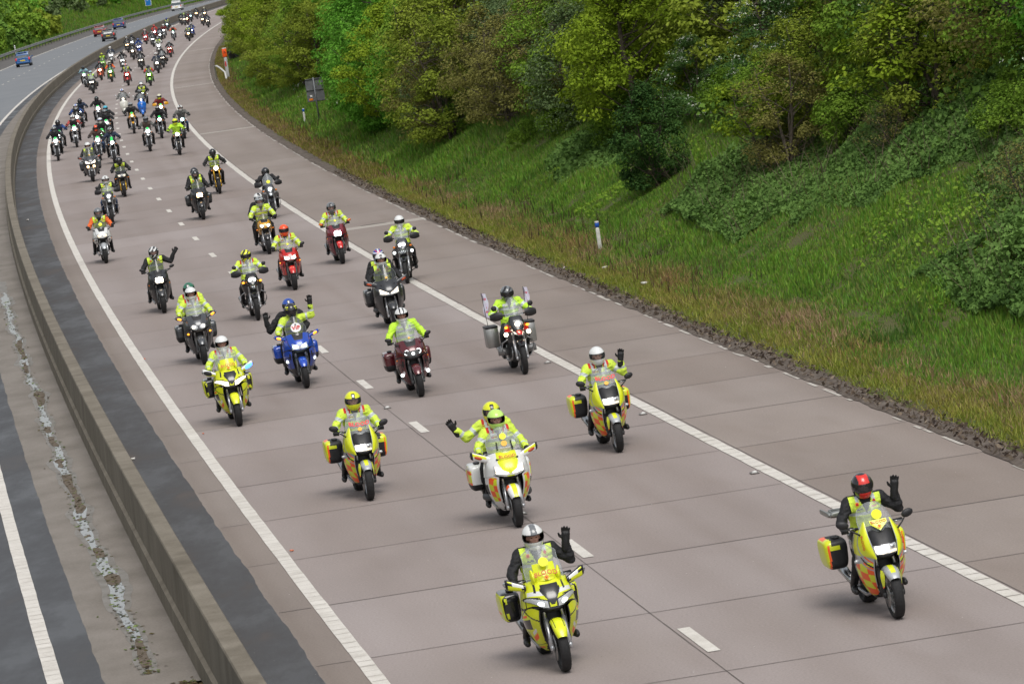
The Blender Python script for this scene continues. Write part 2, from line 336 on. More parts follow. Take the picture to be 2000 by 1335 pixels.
for k in range(900):
    y = 56.5+rnd.random()**1.3*70; x, yy = P(y, 6.22+rnd.gauss(0, .08)+(float(fbm(np.array(y*.4), np.array(9.), 4))-.5)*.22); pts.append((float(x), float(yy), .012))
tag(scatter_chips('leaf_litter', pts, .035, mCol, .008, pal((.07, .09, .02), (.10, .08, .03), (.06, .04, .02), (.15, .2, .05))), kind='stuff', label='leaves and moss caught in the wet drainage channel')
pts = []
for k in range(420):
    x, yy = P(54.9+rnd.gauss(0, .25), 5.9+rnd.gauss(0, .12)); pts.append((float(x), float(yy), .012))
tag(scatter_chips('leaf_litter', pts, .04, mCol, .008, pal((.10, .07, .03), (.16, .11, .05), (.06, .04, .02), (.12, .14, .04))), kind='stuff', label='heap of brown leaves against the barrier at the picture foot')
# ------------------------------------------------------------ vegetation
mLeafBase = {}
def leaf_mat(name, c1, c2, c3, rough=.55, trans=.3, sc=1.1):
    m = bpy.data.materials.new(name); m.use_nodes = True; t = m.node_tree; b = t.nodes['Principled BSDF']; L = t.links
    tc = t.nodes.new('ShaderNodeTexCoord'); g = t.nodes.new('ShaderNodeNewGeometry'); oi = t.nodes.new('ShaderNodeObjectInfo')
    n = t.nodes.new('ShaderNodeTexNoise'); n.inputs['Scale'].default_value = sc; n.inputs['Detail'].default_value = 3; L.new(tc.outputs['Object'], n.inputs['Vector'])
    a = t.nodes.new('ShaderNodeMath'); a.operation = 'MULTIPLY_ADD'; a.inputs[1].default_value = .45; L.new(g.outputs['Random Per Island'], a.inputs[0]); L.new(n.outputs[0], a.inputs[2])
    a2 = t.nodes.new('ShaderNodeMath'); a2.operation = 'MULTIPLY_ADD'; a2.inputs[1].default_value = .2; L.new(oi.outputs['Random'], a2.inputs[0]); L.new(a.outputs[0], a2.inputs[2])
    cr = t.nodes.new('ShaderNodeValToRGB'); e = cr.color_ramp.elements; e.new(.5)
    for i, (p_, c_) in enumerate(((.42, c1), (.72, c2), (1.0, c3))): e[i].position = min(p_, 1.); e[i].color = (*c_, 1)
    L.new(a2.outputs[0], cr.inputs[0]); L.new(cr.outputs[0], b.inputs['Base Color'])
    b.inputs['Roughness'].default_value = .75; b.inputs['Specular IOR Level'].default_value = .14
    tr = t.nodes.new('ShaderNodeBsdfTranslucent'); L.new(cr.outputs[0], tr.inputs[0]); ms = t.nodes.new('ShaderNodeMixShader'); ms.inputs[0].default_value = trans
    L.new(b.outputs[0], ms.inputs[1]); L.new(tr.outputs[0], ms.inputs[2]); L.new(ms.outputs[0], t.nodes['Material Output'].inputs[0])
    return m
LM = {
 'dark': leaf_mat('leaves_dark_green', (.045, .095, .014), (.09, .18, .024), (.15, .27, .045)),
 'mid': leaf_mat('leaves_mid_green', (.07, .135, .012), (.135, .245, .022), (.22, .35, .04)),
 'bright': leaf_mat('leaves_fresh_green', (0.046, 0.144, 0.010), (0.093, 0.268, 0.021), (0.155, 0.372, 0.041)),
 'lime': leaf_mat('leaves_yellow_green', (0.103, 0.160, 0.010), (0.186, 0.279, 0.015), (0.289, 0.392, 0.031)),
 'olive': leaf_mat('leaves_olive', (.11, .145, .016), (.20, .26, .026), (.29, .36, .045)),
 'bronze': leaf_mat('leaves_bronze', (0.099, 0.095, 0.026), (0.169, 0.163, 0.040), (0.244, 0.238, 0.064)),
 'grey': leaf_mat('leaves_grey_green', (0.062, 0.101, 0.040), (0.123, 0.185, 0.067), (0.197, 0.268, 0.112)),
 'thorn': leaf_mat('leaves_hawthorn', (0.033, 0.090, 0.021), (0.074, 0.168, 0.039), (0.149, 0.258, 0.071)),
}
LM['deep'] = leaf_mat('leaves_deep_green', (.010, .034, .007), (.024, .068, .012), (.06, .13, .028))
mBlossom = mat('blossom', (.60, .64, .52), .7, noise=.15, nscale=9)
mBark = mat('bark', (.10, .082, .062), .9, noise=.35, nscale=9, bump=.6, bscale=20)
mTwig = mat('twigs', (.085, .062, .045), .9, noise=.3, nscale=12)
def tube_np(path, radii, k=6):
    path = np.array(path, float); n = len(path); V = []
    for i in range(n):
        d = path[min(i+1, n-1)]-path[max(i-1, 0)]; d /= np.linalg.norm(d)+1e-9
        a = np.cross(d, [0, 0, 1.] if abs(d[2]) < .9 else [1., 0, 0]); a /= np.linalg.norm(a)+1e-9; b = np.cross(d, a)
        th = np.arange(k)*2*PI/k; V.append(path[i]+radii[i]*(np.cos(th)[:, None]*a+np.sin(th)[:, None]*b))
    V = np.concatenate(V); F = []
    for i in range(n-1):
        for j in range(k): F.append((i*k+j, i*k+(j+1) % k, (i+1)*k+(j+1) % k, (i+1)*k+j))
    return V, F
def merge(parts):
    V = []; F = []; o = 0
    for v, f in parts: V.append(np.asarray(v)); F.append(np.asarray(f)+o); o += len(v)
    return np.concatenate(V), np.concatenate(F)
def leaf_quads(c, nrm, size, rr, asp=.62):
    n = len(c); r = rr.normal(0, 1, (n, 3)); a = np.cross(nrm, r); a /= np.linalg.norm(a, axis=1, keepdims=True)+1e-9; b = np.cross(nrm, a)
    s = size*rr.uniform(.6, 1.4, (n, 1)); a = a*s; b = b*s*asp
    V = np.stack([c-a, c-b+nrm*s*.12, c+a, c+b+nrm*s*.12], 1).reshape(-1, 3); return V
def tree_proto(seed, h, w_, nclus, nleaf, leaf=.07, crs=.62, trunk=.10, base=.18, flat=.55, blossom=0., multi=1, shape='round', twigs=0):
    """returns (trunk mesh arrays, crown verts, crown material index)"""
    rr = np.random.RandomState(seed); parts = []; cl = []
    for q in range(nclus):
        while True:
            a = rr.uniform(0, 2*PI); zf = rr.uniform(base, 1.); 
            if shape == 'cone': prof_ = (1.05-zf)**.6*1.05
            else: prof_ = max(.12, math.sin(PI*min(1, (zf-base)/(1-base)*.82+.18))**.7)
            rad = w_*.5*prof_*(.72+.45*vnoise(np.array(a*1.3+seed), np.array(zf*3.5), seed))
            f = rr.uniform(0, 1)**.38
            break
        cl.append((math.cos(a)*rad*f, math.sin(a)*rad*f, zf*h))
    cl = np.array(cl)
    tops = []
    for m_ in range(multi):
        lean = np.array([rr.uniform(-.12, .12)*h, rr.uniform(-.12, .12)*h, 0]) if multi == 1 else np.array([math.cos(m_*2*PI/multi), math.sin(m_*2*PI/multi), 0])*w_*.22
        pth = [np.array([0, 0, -.3])+lean*.02, lean*.15+[0, 0, h*.2], lean*.5+np.array([rr.uniform(-.04, .04)*h, rr.uniform(-.04, .04)*h, h*.45]), lean*.8+np.array([rr.uniform(-.05, .05)*h, rr.uniform(-.05, .05)*h, h*.72]), lean+[0, 0, h*.92]]
        parts.append(tube_np(pth, [trunk*v for v in (1.25, .95, .7, .42, .12)], 7)); tops.append(pth)
    nb = min(len(cl), 46)
    for q in rr.choice(len(cl), nb, replace=False):
        c = cl[q]; pth = tops[rr.randint(len(tops))]; zz = max(h*.12, c[2]-np.hypot(c[0], c[1])*.75); zz = min(zz, h*.85)
        zs = [p_[2] for p_ in pth]; st_ = np.array([np.interp(zz, zs, [p_[i] for p_ in pth]) for i in range(3)])
        mid = (st_+c)/2+rr.normal(0, .05, 3)*h*.4+[0, 0, -.03*h]
        parts.append(tube_np([st_, mid, c], [trunk*.33, trunk*.2, trunk*.07], 4))
        for _ in range(twigs):
            e = c+rr.normal(0, crs*.9, 3); parts.append(tube_np([mid*.4+c*.6, e], [trunk*.07, trunk*.03], 3))
    TV, TF = merge(parts)
    per = nleaf//nclus; CV = []; MI = []
    for c in cl:
        out = c-np.array([0, 0, h*.45]); out /= np.linalg.norm(out)+1e-6
        s_ = crs*rr.uniform(.6, 1.3); n = int(per*rr.uniform(.5, 1.5)); 
        d = rr.normal(0, 1, (n, 3)); d /= np.linalg.norm(d, axis=1, keepdims=True); rad = rr.uniform(.25, 1, (n, 1))**.45
        off = d*rad*s_; off[:, 2] *= flat; off[:, 2] -= .25*s_*((off[:, 0]**2+off[:, 1]**2)/s_**2)
        nr = d*.45+out*.3+np.array([0, 0, .75])+rr.normal(0, .38, (n, 3)); nr /= np.linalg.norm(nr, axis=1, keepdims=True)
        CV.append(leaf_quads(c+off, nr, leaf, rr)); mi = np.zeros(n, int)
        if blossom: 
            pb = blossom*(.3+1.4*rr.random()); mi[(rr.random_sample(n) < pb) & (off[:, 2] > -.15*s_)] = 1
        MI.append(mi)
    CV = np.concatenate(CV); MI = np.concatenate(MI)
    return TV, TF, CV, MI
PROTO = {}
def make_proto(key, lm, **k):
    TV, TF, CV, MI = tree_proto(**k); tm = mesh_np('trunk', TV, TF, [mBark], smooth=True); cm = mesh_np('crown', CV, np.arange(len(CV)).reshape(-1, 4), [LM[lm], mBlossom], mi=MI)
    PROTO[key] = (tm.data, cm.data, k['h'], k['w_']); bpy.data.objects.remove(tm); bpy.data.objects.remove(cm)
make_proto('maple', 'lime', seed=1, h=6.6, w_=6.2, nclus=130, nleaf=24000, leaf=.066, crs=.72, trunk=.13)
make_proto('maple_green', 'bright', seed=2, h=6.8, w_=5.6, nclus=130, nleaf=21000, leaf=.078, crs=.72, trunk=.14, base=.05)
make_proto('oak', 'olive', seed=3, h=6.2, w_=6.0, nclus=115, nleaf=13500, leaf=.075, crs=.66, trunk=.10, twigs=2, base=.06, multi=2)
make_proto('bronze', 'bronze', seed=4, h=5.6, w_=5.4, nclus=90, nleaf=9000, leaf=.065, crs=.66, trunk=.09, twigs=4, multi=3, base=.08)
make_proto('dark', 'dark', seed=5, h=7.0, w_=6.4, nclus=130, nleaf=15000, leaf=.075, crs=.8, trunk=.15, base=.04)
make_proto('hawthorn', 'thorn', seed=6, h=4.6, w_=4.8, nclus=95, nleaf=15000, leaf=.052, crs=.55, trunk=.08, blossom=.22, multi=2, base=.06)
make_proto('willow', 'grey', seed=7, h=5.2, w_=5.6, nclus=100, nleaf=14000, leaf=.06, crs=.7, trunk=.07, multi=3, flat=.7, base=.04)
make_proto('mid', 'mid', seed=8, h=6.0, w_=5.4, nclus=110, nleaf=18000, leaf=.066, crs=.7, trunk=.12, base=.05)
make_proto('bush', 'deep', seed=9, h=2.9, w_=2.6, nclus=90, nleaf=16000, leaf=.042, crs=.34, trunk=.05, multi=2, shape='round', base=.04, flat=.8)
make_proto('bush_green', 'mid', seed=10, h=1.7, w_=2.4, nclus=60, nleaf=9000, leaf=.04, crs=.34, trunk=.03, multi=3, base=.04, flat=.7)
make_proto('sapling', 'lime', seed=11, h=2.6, w_=2.8, nclus=34, nleaf=2600, leaf=.055, crs=.42, trunk=.04, multi=3, base=.45, twigs=2)
make_proto('scrub', 'bronze', seed=12, h=2.0, w_=2.6, nclus=40, nleaf=1500, leaf=.035, crs=.5, trunk=.03, multi=3, base=.2, twigs=7)
NAMES = {'maple': ('maple_tree', 'tree'), 'maple_green': ('maple_tree', 'tree'), 'oak': ('oak_tree', 'tree'), 'bronze': ('scrub_tree', 'tree'), 'dark': ('broadleaf_tree', 'tree'), 'hawthorn': ('hawthorn_tree', 'tree'), 'willow': ('willow_tree', 'tree'), 'mid': ('broadleaf_tree', 'tree'), 'bush': ('evergreen_bush', 'bush'), 'bush_green': ('leafy_bush', 'bush'), 'sapling': ('sapling', 'tree'), 'scrub': ('bare_scrub', 'bush')}
LOOK = {'maple': 'yellow-green maple among the trees of the cutting', 'maple_green': 'fresh green broad-leaved tree among the trees of the cutting', 'oak': 'olive-coloured tree among the trees of the cutting', 'bronze': 'thin brownish tree with bare twigs in the cutting wood', 'dark': 'dark green tree filling the shade of the cutting wood', 'hawthorn': 'hawthorn in white blossom among the trees of the cutting', 'willow': 'grey-green bushy tree among the trees of the cutting', 'mid': 'mid-green leafy tree among the trees of the cutting', 'bush_green': 'low leafy bush at the edge of the cutting wood', 'scrub': 'low brown twiggy scrub on the grass bank', 'bush': 'small dark bush at the wood edge', 'sapling': 'thin yellow-green sapling on the grass bank'}
def plant(key, y, d, sc=1., label=None, rz=None, sz=None):
    t = -6.85-d; x, yy = P(y, t); z = float(ground_z(y, t))
    nm, cat = NAMES[key]
    o = empty(nm, (float(x), float(yy), z-.05), rz if rz is not None else rnd.uniform(0, 2*PI), label or LOOK[key], cat, None if label else {'bush_green': 'low bushes at the wood edge', 'scrub': 'scrub on the bank', 'bush': 'low bushes at the wood edge', 'sapling': 'saplings on the bank'}.get(key, 'trees of the cutting: ' + LOOK[key].split(' among')[0].split(' in the')[0]))
    tm, cm, h, w_ = PROTO[key]; o.scale = (sc, sc, sz or sc)
    link('trunk', tm, o); link('crown', cm, o); return o
# trees that stand out, then the wood behind them
plant('bush', 116.3, 4.25, .84, 'dense round dark green bush standing alone on the grass slope', .3, .98)
plant('hawthorn', 119.5, 8.3, .62, 'hawthorn in white blossom just above the round dark bush', 1.)
plant('hawthorn', 124.5, 6.9, .52, 'small hawthorn with white blossom left of the round dark bush', 2.)
plant('sapling', 131, 5.3, 1.25, 'thin forked yellowish sapling at the top of the grass, left of the round dark bush', .4)
plant('maple', 116, 11.5, 1.0, 'bright yellow-green maple above the blossoming hawthorn', 2.2)
plant('maple', 109, 12.2, .9, 'yellow-green maple at the top right of the wood beside the white hawthorn', .2)
plant('hawthorn', 104.5, 9.6, .85, 'hawthorn with sparse blossom below the yellow-green maple', 4.)
plant('hawthorn', 86., 8.6, .8, 'hawthorn with cream blossom at the right edge of the picture', 1.5)
plant('hawthorn', 95, 12.5, .95, 'hawthorn with blossom in the top right corner', .5)
plant('sapling', 99, 7.2, 1.2, 'thin branching sapling above the bramble patch at the right', 2.4)
plant('sapling', 108, 5.6, .95, 'thin sapling with dark stems beside the round dark bush', 1.1)
plant('bronze', 96, 9.5, .85, 'tall thin tree with a pale bare trunk above the brambles', .9)
plant('hawthorn', 168, 8.0, .85, 'hawthorn with white blossom half hidden under a maple left of the grey-green willow', 3.)
plant('hawthorn', 196, 7.4, .9, 'hawthorn with blossom behind the back of the grey road sign', .7)
plant('hawthorn', 386, 5.6, 1.15, 'pale blossoming tree leaning over the far end of the hard shoulder', .3)
plant('willow', 141, 8.2, .9, 'soft grey-green bushy willow in the middle of the wood', 1.2)
plant('willow', 133, 9.6, .8, 'soft grey-green willow beside the yellow-green maple', 2.2)
plant('bronze', 148, 7.4, .8, 'brownish bare-twigged tree in the middle of the wood', 2.)
plant('bronze', 140, 6.6, .55, 'low brown twiggy tree at the top of the grass in the middle', .2)
plant('oak', 108.5, 7.0, .50, 'small olive tree with thin dark stems right of the round dark bush', 1.)
plant('bronze', 106.6, 6.0, .50, 'small brownish tree standing over the left end of the brambles', 3.)
plant('mid', 106, 8.8, .78, 'rounded green tree filling the shade right of the blossoming hawthorn', 2.)
plant('dark', 102, 9.6, .85, 'dark shady tree near the top of the picture above the brambles', 1.)
plant('oak', 98.5, 7.9, .60, 'olive tree with black forked stems standing in the brambles', 5.)
plant('mid', 93, 9.3, .75, 'mid-green tree near the right edge above the brambles', 4.)
plant('maple_green', 89.5, 10.2, .8, 'fresh green tree in the top right corner', 1.)
plant('bush_green', 104.5, 7.2, .9, 'leafy green bush at the upper edge of the brambles', 1.)
plant('maple_green', 172, 10.5, 1.0, 'fresh green chestnut-like tree at the top centre of the wood', 2.)
rt = random.Random(21); placed = [(113.5, 4.2), (119, 7.6), (123, 6.6), (109.5, 6.3), (106, 8.8), (102, 9.6), (98.5, 7.9), (93, 9.3), (89.5, 10.2), (116, 11.5), (109, 12.2), (104, 9.6), (86, 8.6), (95, 12.5), (96, 9.5), (168, 8), (196, 7.4), (141, 8.2), (133, 9.6), (148, 7.4), (172, 10.5)]
def pix(x, y, z):
    p_ = Vector((x, y, z-CH)); zz = p_.dot(fw); return 1000+8702.8*p_.dot(r2)/zz, 667.5-8702.8*p_.dot(u2)/zz
LAND = [(o_, n_) for o_, n_ in [(v, k) for k, v in {'the round dark bush': (116.3, 3.9), 'the grey road sign': (208, 2.9), 'the orange telephone': (320, 1.), 'the blue-banded marker post': (114, 2), 'the yellow-green maple': (116, 11.5), 'the forked sapling': (131, 5.3), 'the pale-trunked tree': (96, 9.5), 'the right-edge hawthorn': (86, 8.6), 'the leaning blossoming tree': (386, 5.6), 'the top-centre chestnut-like tree': (172, 10.5), 'the grey-green willow': (141, 8.2), 'the small hawthorn': (123.5, 6.6), 'the farthest visible road bend': (640, 3.), 'the end of the hard shoulder': (470, 4.), 'the repaired shoulder joint': (225, 6.)}.items()]]
SHORT = {'dark': ('dark green tree', 'shady dark-leaved tree'), 'mid': ('mid-green leafy tree', 'rounded green tree'), 'oak': ('olive-coloured tree', 'dull olive tree'), 'maple': ('yellow-green tree', 'bright yellowish tree'), 'maple_green': ('fresh green broad-leaved tree', 'vivid green tree'), 'willow': ('soft grey-green tree', 'greyish bushy tree'), 'bronze': ('thin brownish tree', 'brown twiggy tree'), 'hawthorn': ('hawthorn with white blossom', 'blossoming hawthorn'), 'bush_green': ('low leafy bush', 'small green bush'), 'bush': ('low dark bush', 'small dark bush'), 'scrub': ('low brown twiggy scrub', 'bare brown scrub')}
USED = {}
def autolabel(key, y, d, sc):
    def pp(y_, d_): x, yy = P(y_, -6.85-d_); return pix(float(x), float(yy), float(ground_z(y_, -6.85-d_)))
    a = pp(y, d); out = []
    for (q, n_) in LAND:
        b_ = pp(*q); dx_, dy_ = a[0]-b_[0], a[1]-b_[1]; out.append((math.hypot(dx_, dy_), dx_, dy_, n_))
    out.sort()
    sz = 'big ' if sc > 1.02 else ('small ' if sc < .72 else '')
    for (dist, dx_, dy_, n_) in out[:4]:
        h_ = 'right' if dx_ > 0 else 'left'; v_ = 'above' if dy_ < -12 else ('below' if dy_ > 25 else '')
        rel = ((v_+' and ') if v_ and abs(dx_) > 25 else v_) + ((h_+' of') if (abs(dx_) > 25 or not v_) else ''); far_ = 'just ' if dist < 90 else ('' if dist < 220 else 'well ')
        for nm in SHORT[key]:
            lab = (sz+nm+' '+far_+rel+' '+n_).replace('  ', ' ')
            if lab not in USED: USED[lab] = 1; return lab
    return lab
def grow(key, y, d, sc, sz=None):
    o = plant(key, y, d, sc, label=autolabel(key, y, d, sc), sz=sz); o['group'] = 'trees of the cutting' if NAMES[key][1] == 'tree' else 'bushes on the cutting slope'; return o
def kind_at(px, y, rt):
    if px < 560: c = ('olive', [('oak', 4), ('bronze', 2), ('maple', 2), ('mid', 1)])
    elif px < 720: c = ('', [('oak', 5), ('mid', 3), ('dark', 1), ('hawthorn', 1), ('bronze', 1)])
    elif px < 860: c = ('', [('maple_green', 4), ('dark', 1), ('oak', 3), ('maple', 1), ('mid', 1)])
    elif px < 1160: c = ('', [('willow', 3), ('bronze', 3), ('oak', 3), ('mid', 2)])
    elif px < 1480: c = ('', [('maple', 5), ('mid', 1), ('dark', 1), ('oak', 2)])
    elif px < 1700: c = ('', [('mid', 4), ('dark', 1), ('oak', 2), ('maple_green', 1), ('hawthorn', 1)])
    else: c = ('', [('bronze', 3), ('oak', 3), ('mid', 2), ('maple', 2), ('maple_green', 2)])
    return rt.choices([k for k, w in c[1]], [w for k, w in c[1]])[0]
for row, (d0, sp) in enumerate(((6.3, 2.8), (9.0, 3.4), (12.8, 4.2))):
    y = 84.
    while y < 440:
        lift = 1.6 if y < 125 else (.1 if y < 150 else (-1.9 if y < 240 else -2.2)); d = d0+rt.uniform(-.8, .8)+lift
        if (row == 0 and y < 127) or (row == 1 and y < 98): y += sp; continue
        x_, yy_ = P(y, -6.85-d); px, py = pix(float(x_), float(yy_), float(ground_z(y, -6.85-d)))
        if py > -50 and px < 2060 and not (205 < y < 242 and d < 6.2) and not (300 < y < 345 and d < 4.6) and all((abs(y-a))**2+(d-b)**2 > 2.1**2 for a, b in placed):
            k = kind_at(px, y, rt); sc = rt.uniform(.58, .8) if row == 0 else rt.uniform(.8, 1.12)
            grow(k, y, d, sc, sc*rt.uniform(.9, 1.2)); placed.append((y, d))
        y += sp*rt.uniform(.8, 1.25)*(1 if y < 250 else 1.35)
for k in range(26):
    y = 440+k*15+rt.uniform(-3, 3); d = rt.uniform(1.8, 3.4) if (k % 2 and y > 660) else rt.uniform(6, 10); grow(rt.choice(['oak', 'maple', 'bronze', 'mid', 'oak']), y, d, rt.uniform(.8, 1.1))
for k in range(20):
    y = rt.choice([rt.uniform(126, 200), rt.uniform(242, 300), rt.uniform(345, 400)]); grow(rt.choice(['bush_green', 'bush_green', 'bush']), y, (4.9 if y < 220 else 4.1)+rt.uniform(-.4, 1.), rt.uniform(.55, .95))
for k in range(16):
    y = rt.uniform(84, 125); grow('bush_green', y, 8.2+rt.uniform(-.8, 1.8), rt.uniform(.5, .9))
for (y, d, s_) in ((109, 6.2, .75), (98, 6.6, .6), (84, 5.9, .6)): grow('scrub', y, d, s_)
# ---- bank on the far side: a far-off wood of merged crowns
rr = np.random.RandomState(77); allV = []; allM = []
lms = ['mid', 'oak', 'dark', 'maple', 'willow', 'maple_green']
far_mats = [LM['mid'], LM['dark'], LM['olive'], LM['grey'], LM['bright']]
for k in range(430):
    y = rr.uniform(370, 980); t = (22.7 if y < 650 else 27.5)+rr.uniform(0, 1)**1.5*32; x, yy = P(y, t); z = float(ground_z(y, t)); h = rr.uniform(3.0, 7.5)*(.6 if t < 26 else 1)*(1 if y < 660 else .7)
    n = 620; d = rr.normal(0, 1, (n, 3)); d /= np.linalg.norm(d, axis=1, keepdims=True); lob = 1+.35*np.sin(d[:, 0]*5+k)*np.cos(d[:, 2]*6+k*2)
    c = d*(rr.uniform(.5, 1, (n, 1))**.4)*lob[:, None]*np.array([h*.48, h*.48, h*.52])+[float(x), float(yy), z+h*.48]
    nr = d*.5+[0, 0, .6]+rr.normal(0, .4, (n, 3)); nr /= np.linalg.norm(nr, axis=1, keepdims=True)
    allV.append(leaf_quads(c, nr, .30, rr)); allM.append(np.full(n, rr.choice(5, p=[.4, .2, .15, .1, .15])))
CV = np.concatenate(allV); tag(mesh_np('woodland', CV, np.arange(len(CV)).reshape(-1, 4), far_mats, mi=np.concatenate(allM)), 'far-off green wood on the bank beyond the far carriageway', 'woodland', kind='stuff')
# ---- grass, verge and brambles as numpy blades
def ground_pts(n, y0, y1, d0, d1, rr, pw=1.):
    y = y0+(y1-y0)*rr.uniform(0, 1, n)**pw; d = rr.uniform(d0, d1, n); return y, d
def blades(name, y, d, h, w_, col, rr, label, lean=.45, cat='grass'):
    t = -6.85-d; x, yy = P(y, t); z = ground_z(y, t); n = len(y); a = rr.uniform(0, 2*PI, n)
    dx = np.cos(a)*w_; dy = np.sin(a)*w_; la = rr.uniform(0, 2*PI, n); lx = np.cos(la)*h*lean*rr.uniform(.2, 1.3, n); ly = np.sin(la)*h*lean*rr.uniform(.2, 1.3, n)-h*.08
    V = np.stack([np.stack([x-dx, yy-dy, z-.02], 1), np.stack([x+dx, yy+dy, z-.02], 1), np.stack([x+lx, yy+ly, z+h], 1)], 1).reshape(-1, 3)
    c3 = np.repeat(col, 3, 0); F = np.arange(3*n).reshape(-1, 3)
    return tag(mesh_np(name, V, F, [mGrass], col=c3), label, cat, kind='stuff')
mGrass = colattr_mat('grass_blades', .6, .35)
def patchcol(cols, y, d, rr, sc=.35, sd=1, v=.22):
    cols = np.array(cols); n = len(y); f = fbm(y*sc, d*sc*1.3, sd)*1.5-.25+rr.normal(0, .16, n); f = np.clip(f, 0, .999)*(len(cols)-1); i = f.astype(int); u = (f-i)[:, None]
    i = np.minimum(i, len(cols)-2); v = v*1.3; cols = cols*(1.36 if len(cols) == 10 else 1.); return (cols[i]*(1-u)+cols[i+1]*u)*rr.uniform(1-v, 1+v, (n, 1))
GREEN = [(.055, .12, .018), (.14, .18, .035), (.075, .18, .018), (.11, .25, .022), (.17, .24, .035), (.08, .20, .02), (.18, .17, .06), (.06, .17, .024), (.12, .25, .024), (.10, .14, .035)]
rr = np.random.RandomState(5)
y, d = ground_pts(280000, 58, 150, 1.1, 8.2, rr, 1.25); edge = 1.15+.8*fbm(y*.22, y*0, 31)+.3*rr.normal(0, 1, len(y)); ok = (d > edge); y, d = y[ok], d[ok]
blades('grass', y, d, .06+.22*rr.uniform(0, 1, len(y))**1.4*np.clip(fbm(y*.55, d*.8, 9)*1.8-.4, .1, 1.2), .017+.00008*y, patchcol(GREEN, y, d, rr), rr, 'lush green grass on the near slope of the cutting')
y, d = ground_pts(170000, 150, 420, 1.1, 6.5, rr, 1.3); edge = 1.45+.9*fbm(y*.15, y*0, 31)+.3*rr.normal(0, 1, len(y)); ok = (d > edge); y, d = y[ok], d[ok]
blades('grass', y, d, .12+.22*rr.uniform(0, 1, len(y)), .04+.0001*y, patchcol(GREEN, y, d, rr, .2), rr, 'green grass on the slope farther along the cutting')
DRY = [(.24, .17, .08), (.30, .23, .09), (.20, .21, .04), (.24, .25, .03), (.34, .21, .11), (.18, .13, .07), (.26, .27, .035)]
y, d = ground_pts(150000, 58, 160, .25, 3.0, rr, 1.2); edge = 1.25+.9*fbm(y*.22, y*0, 31); ok = (d < edge+.3*rr.normal(0, 1, len(y))) & (rr.uniform(0, 1, len(y)) < np.clip((d-.12-.35*fbm(y*1.3, y*0, 12))*1.8, .03, 1)); y, d = y[ok], d[ok]
blades('dry_grass', y, d, .05+.10*rr.uniform(0, 1, len(y))+.12*(d > 1.4)*rr.uniform(0, 1, len(y)), .014, np.where((d+.35*rr.normal(0, 1, len(y)) < 1.15)[:, None], patchcol([(.26, .28, .04), (.20, .26, .035), (.33, .32, .06), (.28, .23, .07)], y, d, rr, .5, 4), patchcol([(.36, .25, .14), (.42, .28, .17), (.27, .21, .09), (.28, .27, .06), (.36, .20, .11)], y, d, rr, .5, 6)), rr, 'short yellowish and rusty grass of the near verge', .8)
y, d = ground_pts(70000, 160, 430, .4, 3.2, rr, 1.2); edge = 1.75+.9*fbm(y*.15, y*0, 31); ok = (d < edge); y, d = y[ok], d[ok]
blades('dry_grass', y, d, .06+.12*rr.uniform(0, 1, len(y)), .03, patchcol(DRY, y, d, rr, .3, 4), rr, 'dry brown grass of the farther verge', .7)
# dead stalks of last year's weeds
y, d = ground_pts(2600, 80, 330, .9, 2.6, rr, 1.3); dens = fbm(y*.12, d*.5, 77); ok = dens > .42; y, d = y[ok], d[ok]
blades('dead_weeds', y, d, .15+.38*rr.uniform(0, 1, len(y))**1.5, .012+.00005*y, patchcol([(.05, .035, .022), (.09, .06, .035), (.12, .075, .04)], y, d, rr), rr, 'dark dead weed stalks standing in the verge', .25, 'weeds')
# bright grass on the far bank
y = 360+640*rr.uniform(0, 1, 60000); t = rr.uniform(21.4, 40, 60000); x, yy = P(y, t); z = ground_z(y, t); n = len(y); a = rr.uniform(0, 2*PI, n); h = .35+.3*rr.uniform(0, 1, n); w_ = .16
V = np.stack([np.stack([x-np.cos(a)*w_, yy-np.sin(a)*w_, z-.02], 1), np.stack([x+np.cos(a)*w_, yy+np.sin(a)*w_, z-.02], 1), np.stack([x, yy-.1, z+h], 1)], 1).reshape(-1, 3)
tag(mesh_np('grass', V, np.arange(3*n).reshape(-1, 3), [mGrass], col=np.repeat(patchcol(GREEN, y, t, rr, .05), 3, 0)), 'green grass on the bank beyond the far carriageway', 'grass', kind='stuff')
# brambles: leafy ground cover over the right part of the slope
def cover(name, n, y0, y1, d0, d1, thr, leaf, lm, hmax, seed, label, sc=(.10, .22)):
    rr = np.random.RandomState(seed); y, d = ground_pts(n, y0, y1, d0, d1, rr, 1.15); m_ = fbm(y*sc[0], d*sc[1], seed)+np.clip((d-5.)*.06, -.2, .2); gap = fbm(y*.9, d*1.1, seed+7, 3); ok = (m_ > thr) & (gap > .36+.10*rr.normal(0, 1, len(y))); y, d, m_ = y[ok], d[ok], m_[ok]
    top = hmax*np.clip((m_-thr)*5, .12, 1)*(.35+.9*fbm(y*1.4, d*1.6, seed+1, 3)); f = rr.uniform(.35, 1, len(y))**.6
    t = -6.85-d; x, yy = P(y, t); z = ground_z(y, t)+top*f+.02; nr = np.stack([rr.normal(0, .75, len(y))+.05, rr.normal(0, .75, len(y))-.2, np.full(len(y), .65)], 1); nr /= np.linalg.norm(nr, axis=1, keepdims=True)
    V = leaf_quads(np.stack([x, yy, z], 1), nr, leaf*rr.uniform(.5, 1.7, (len(y), 1)), rr, .72); return tag(mesh_np(name, V, np.arange(len(V)).reshape(-1, 4), [lm]), label, 'undergrowth', kind='stuff')
mBram = leaf_mat('leaves_bramble', (.036, .078, .017), (.085, .165, .034), (.155, .27, .065), .5, .25, sc=.5)
cover('brambles', 300000, 74, 111.5, 3.4, 12., .40, .043, mBram, .65, 51, 'bramble thicket covering the slope at the right')
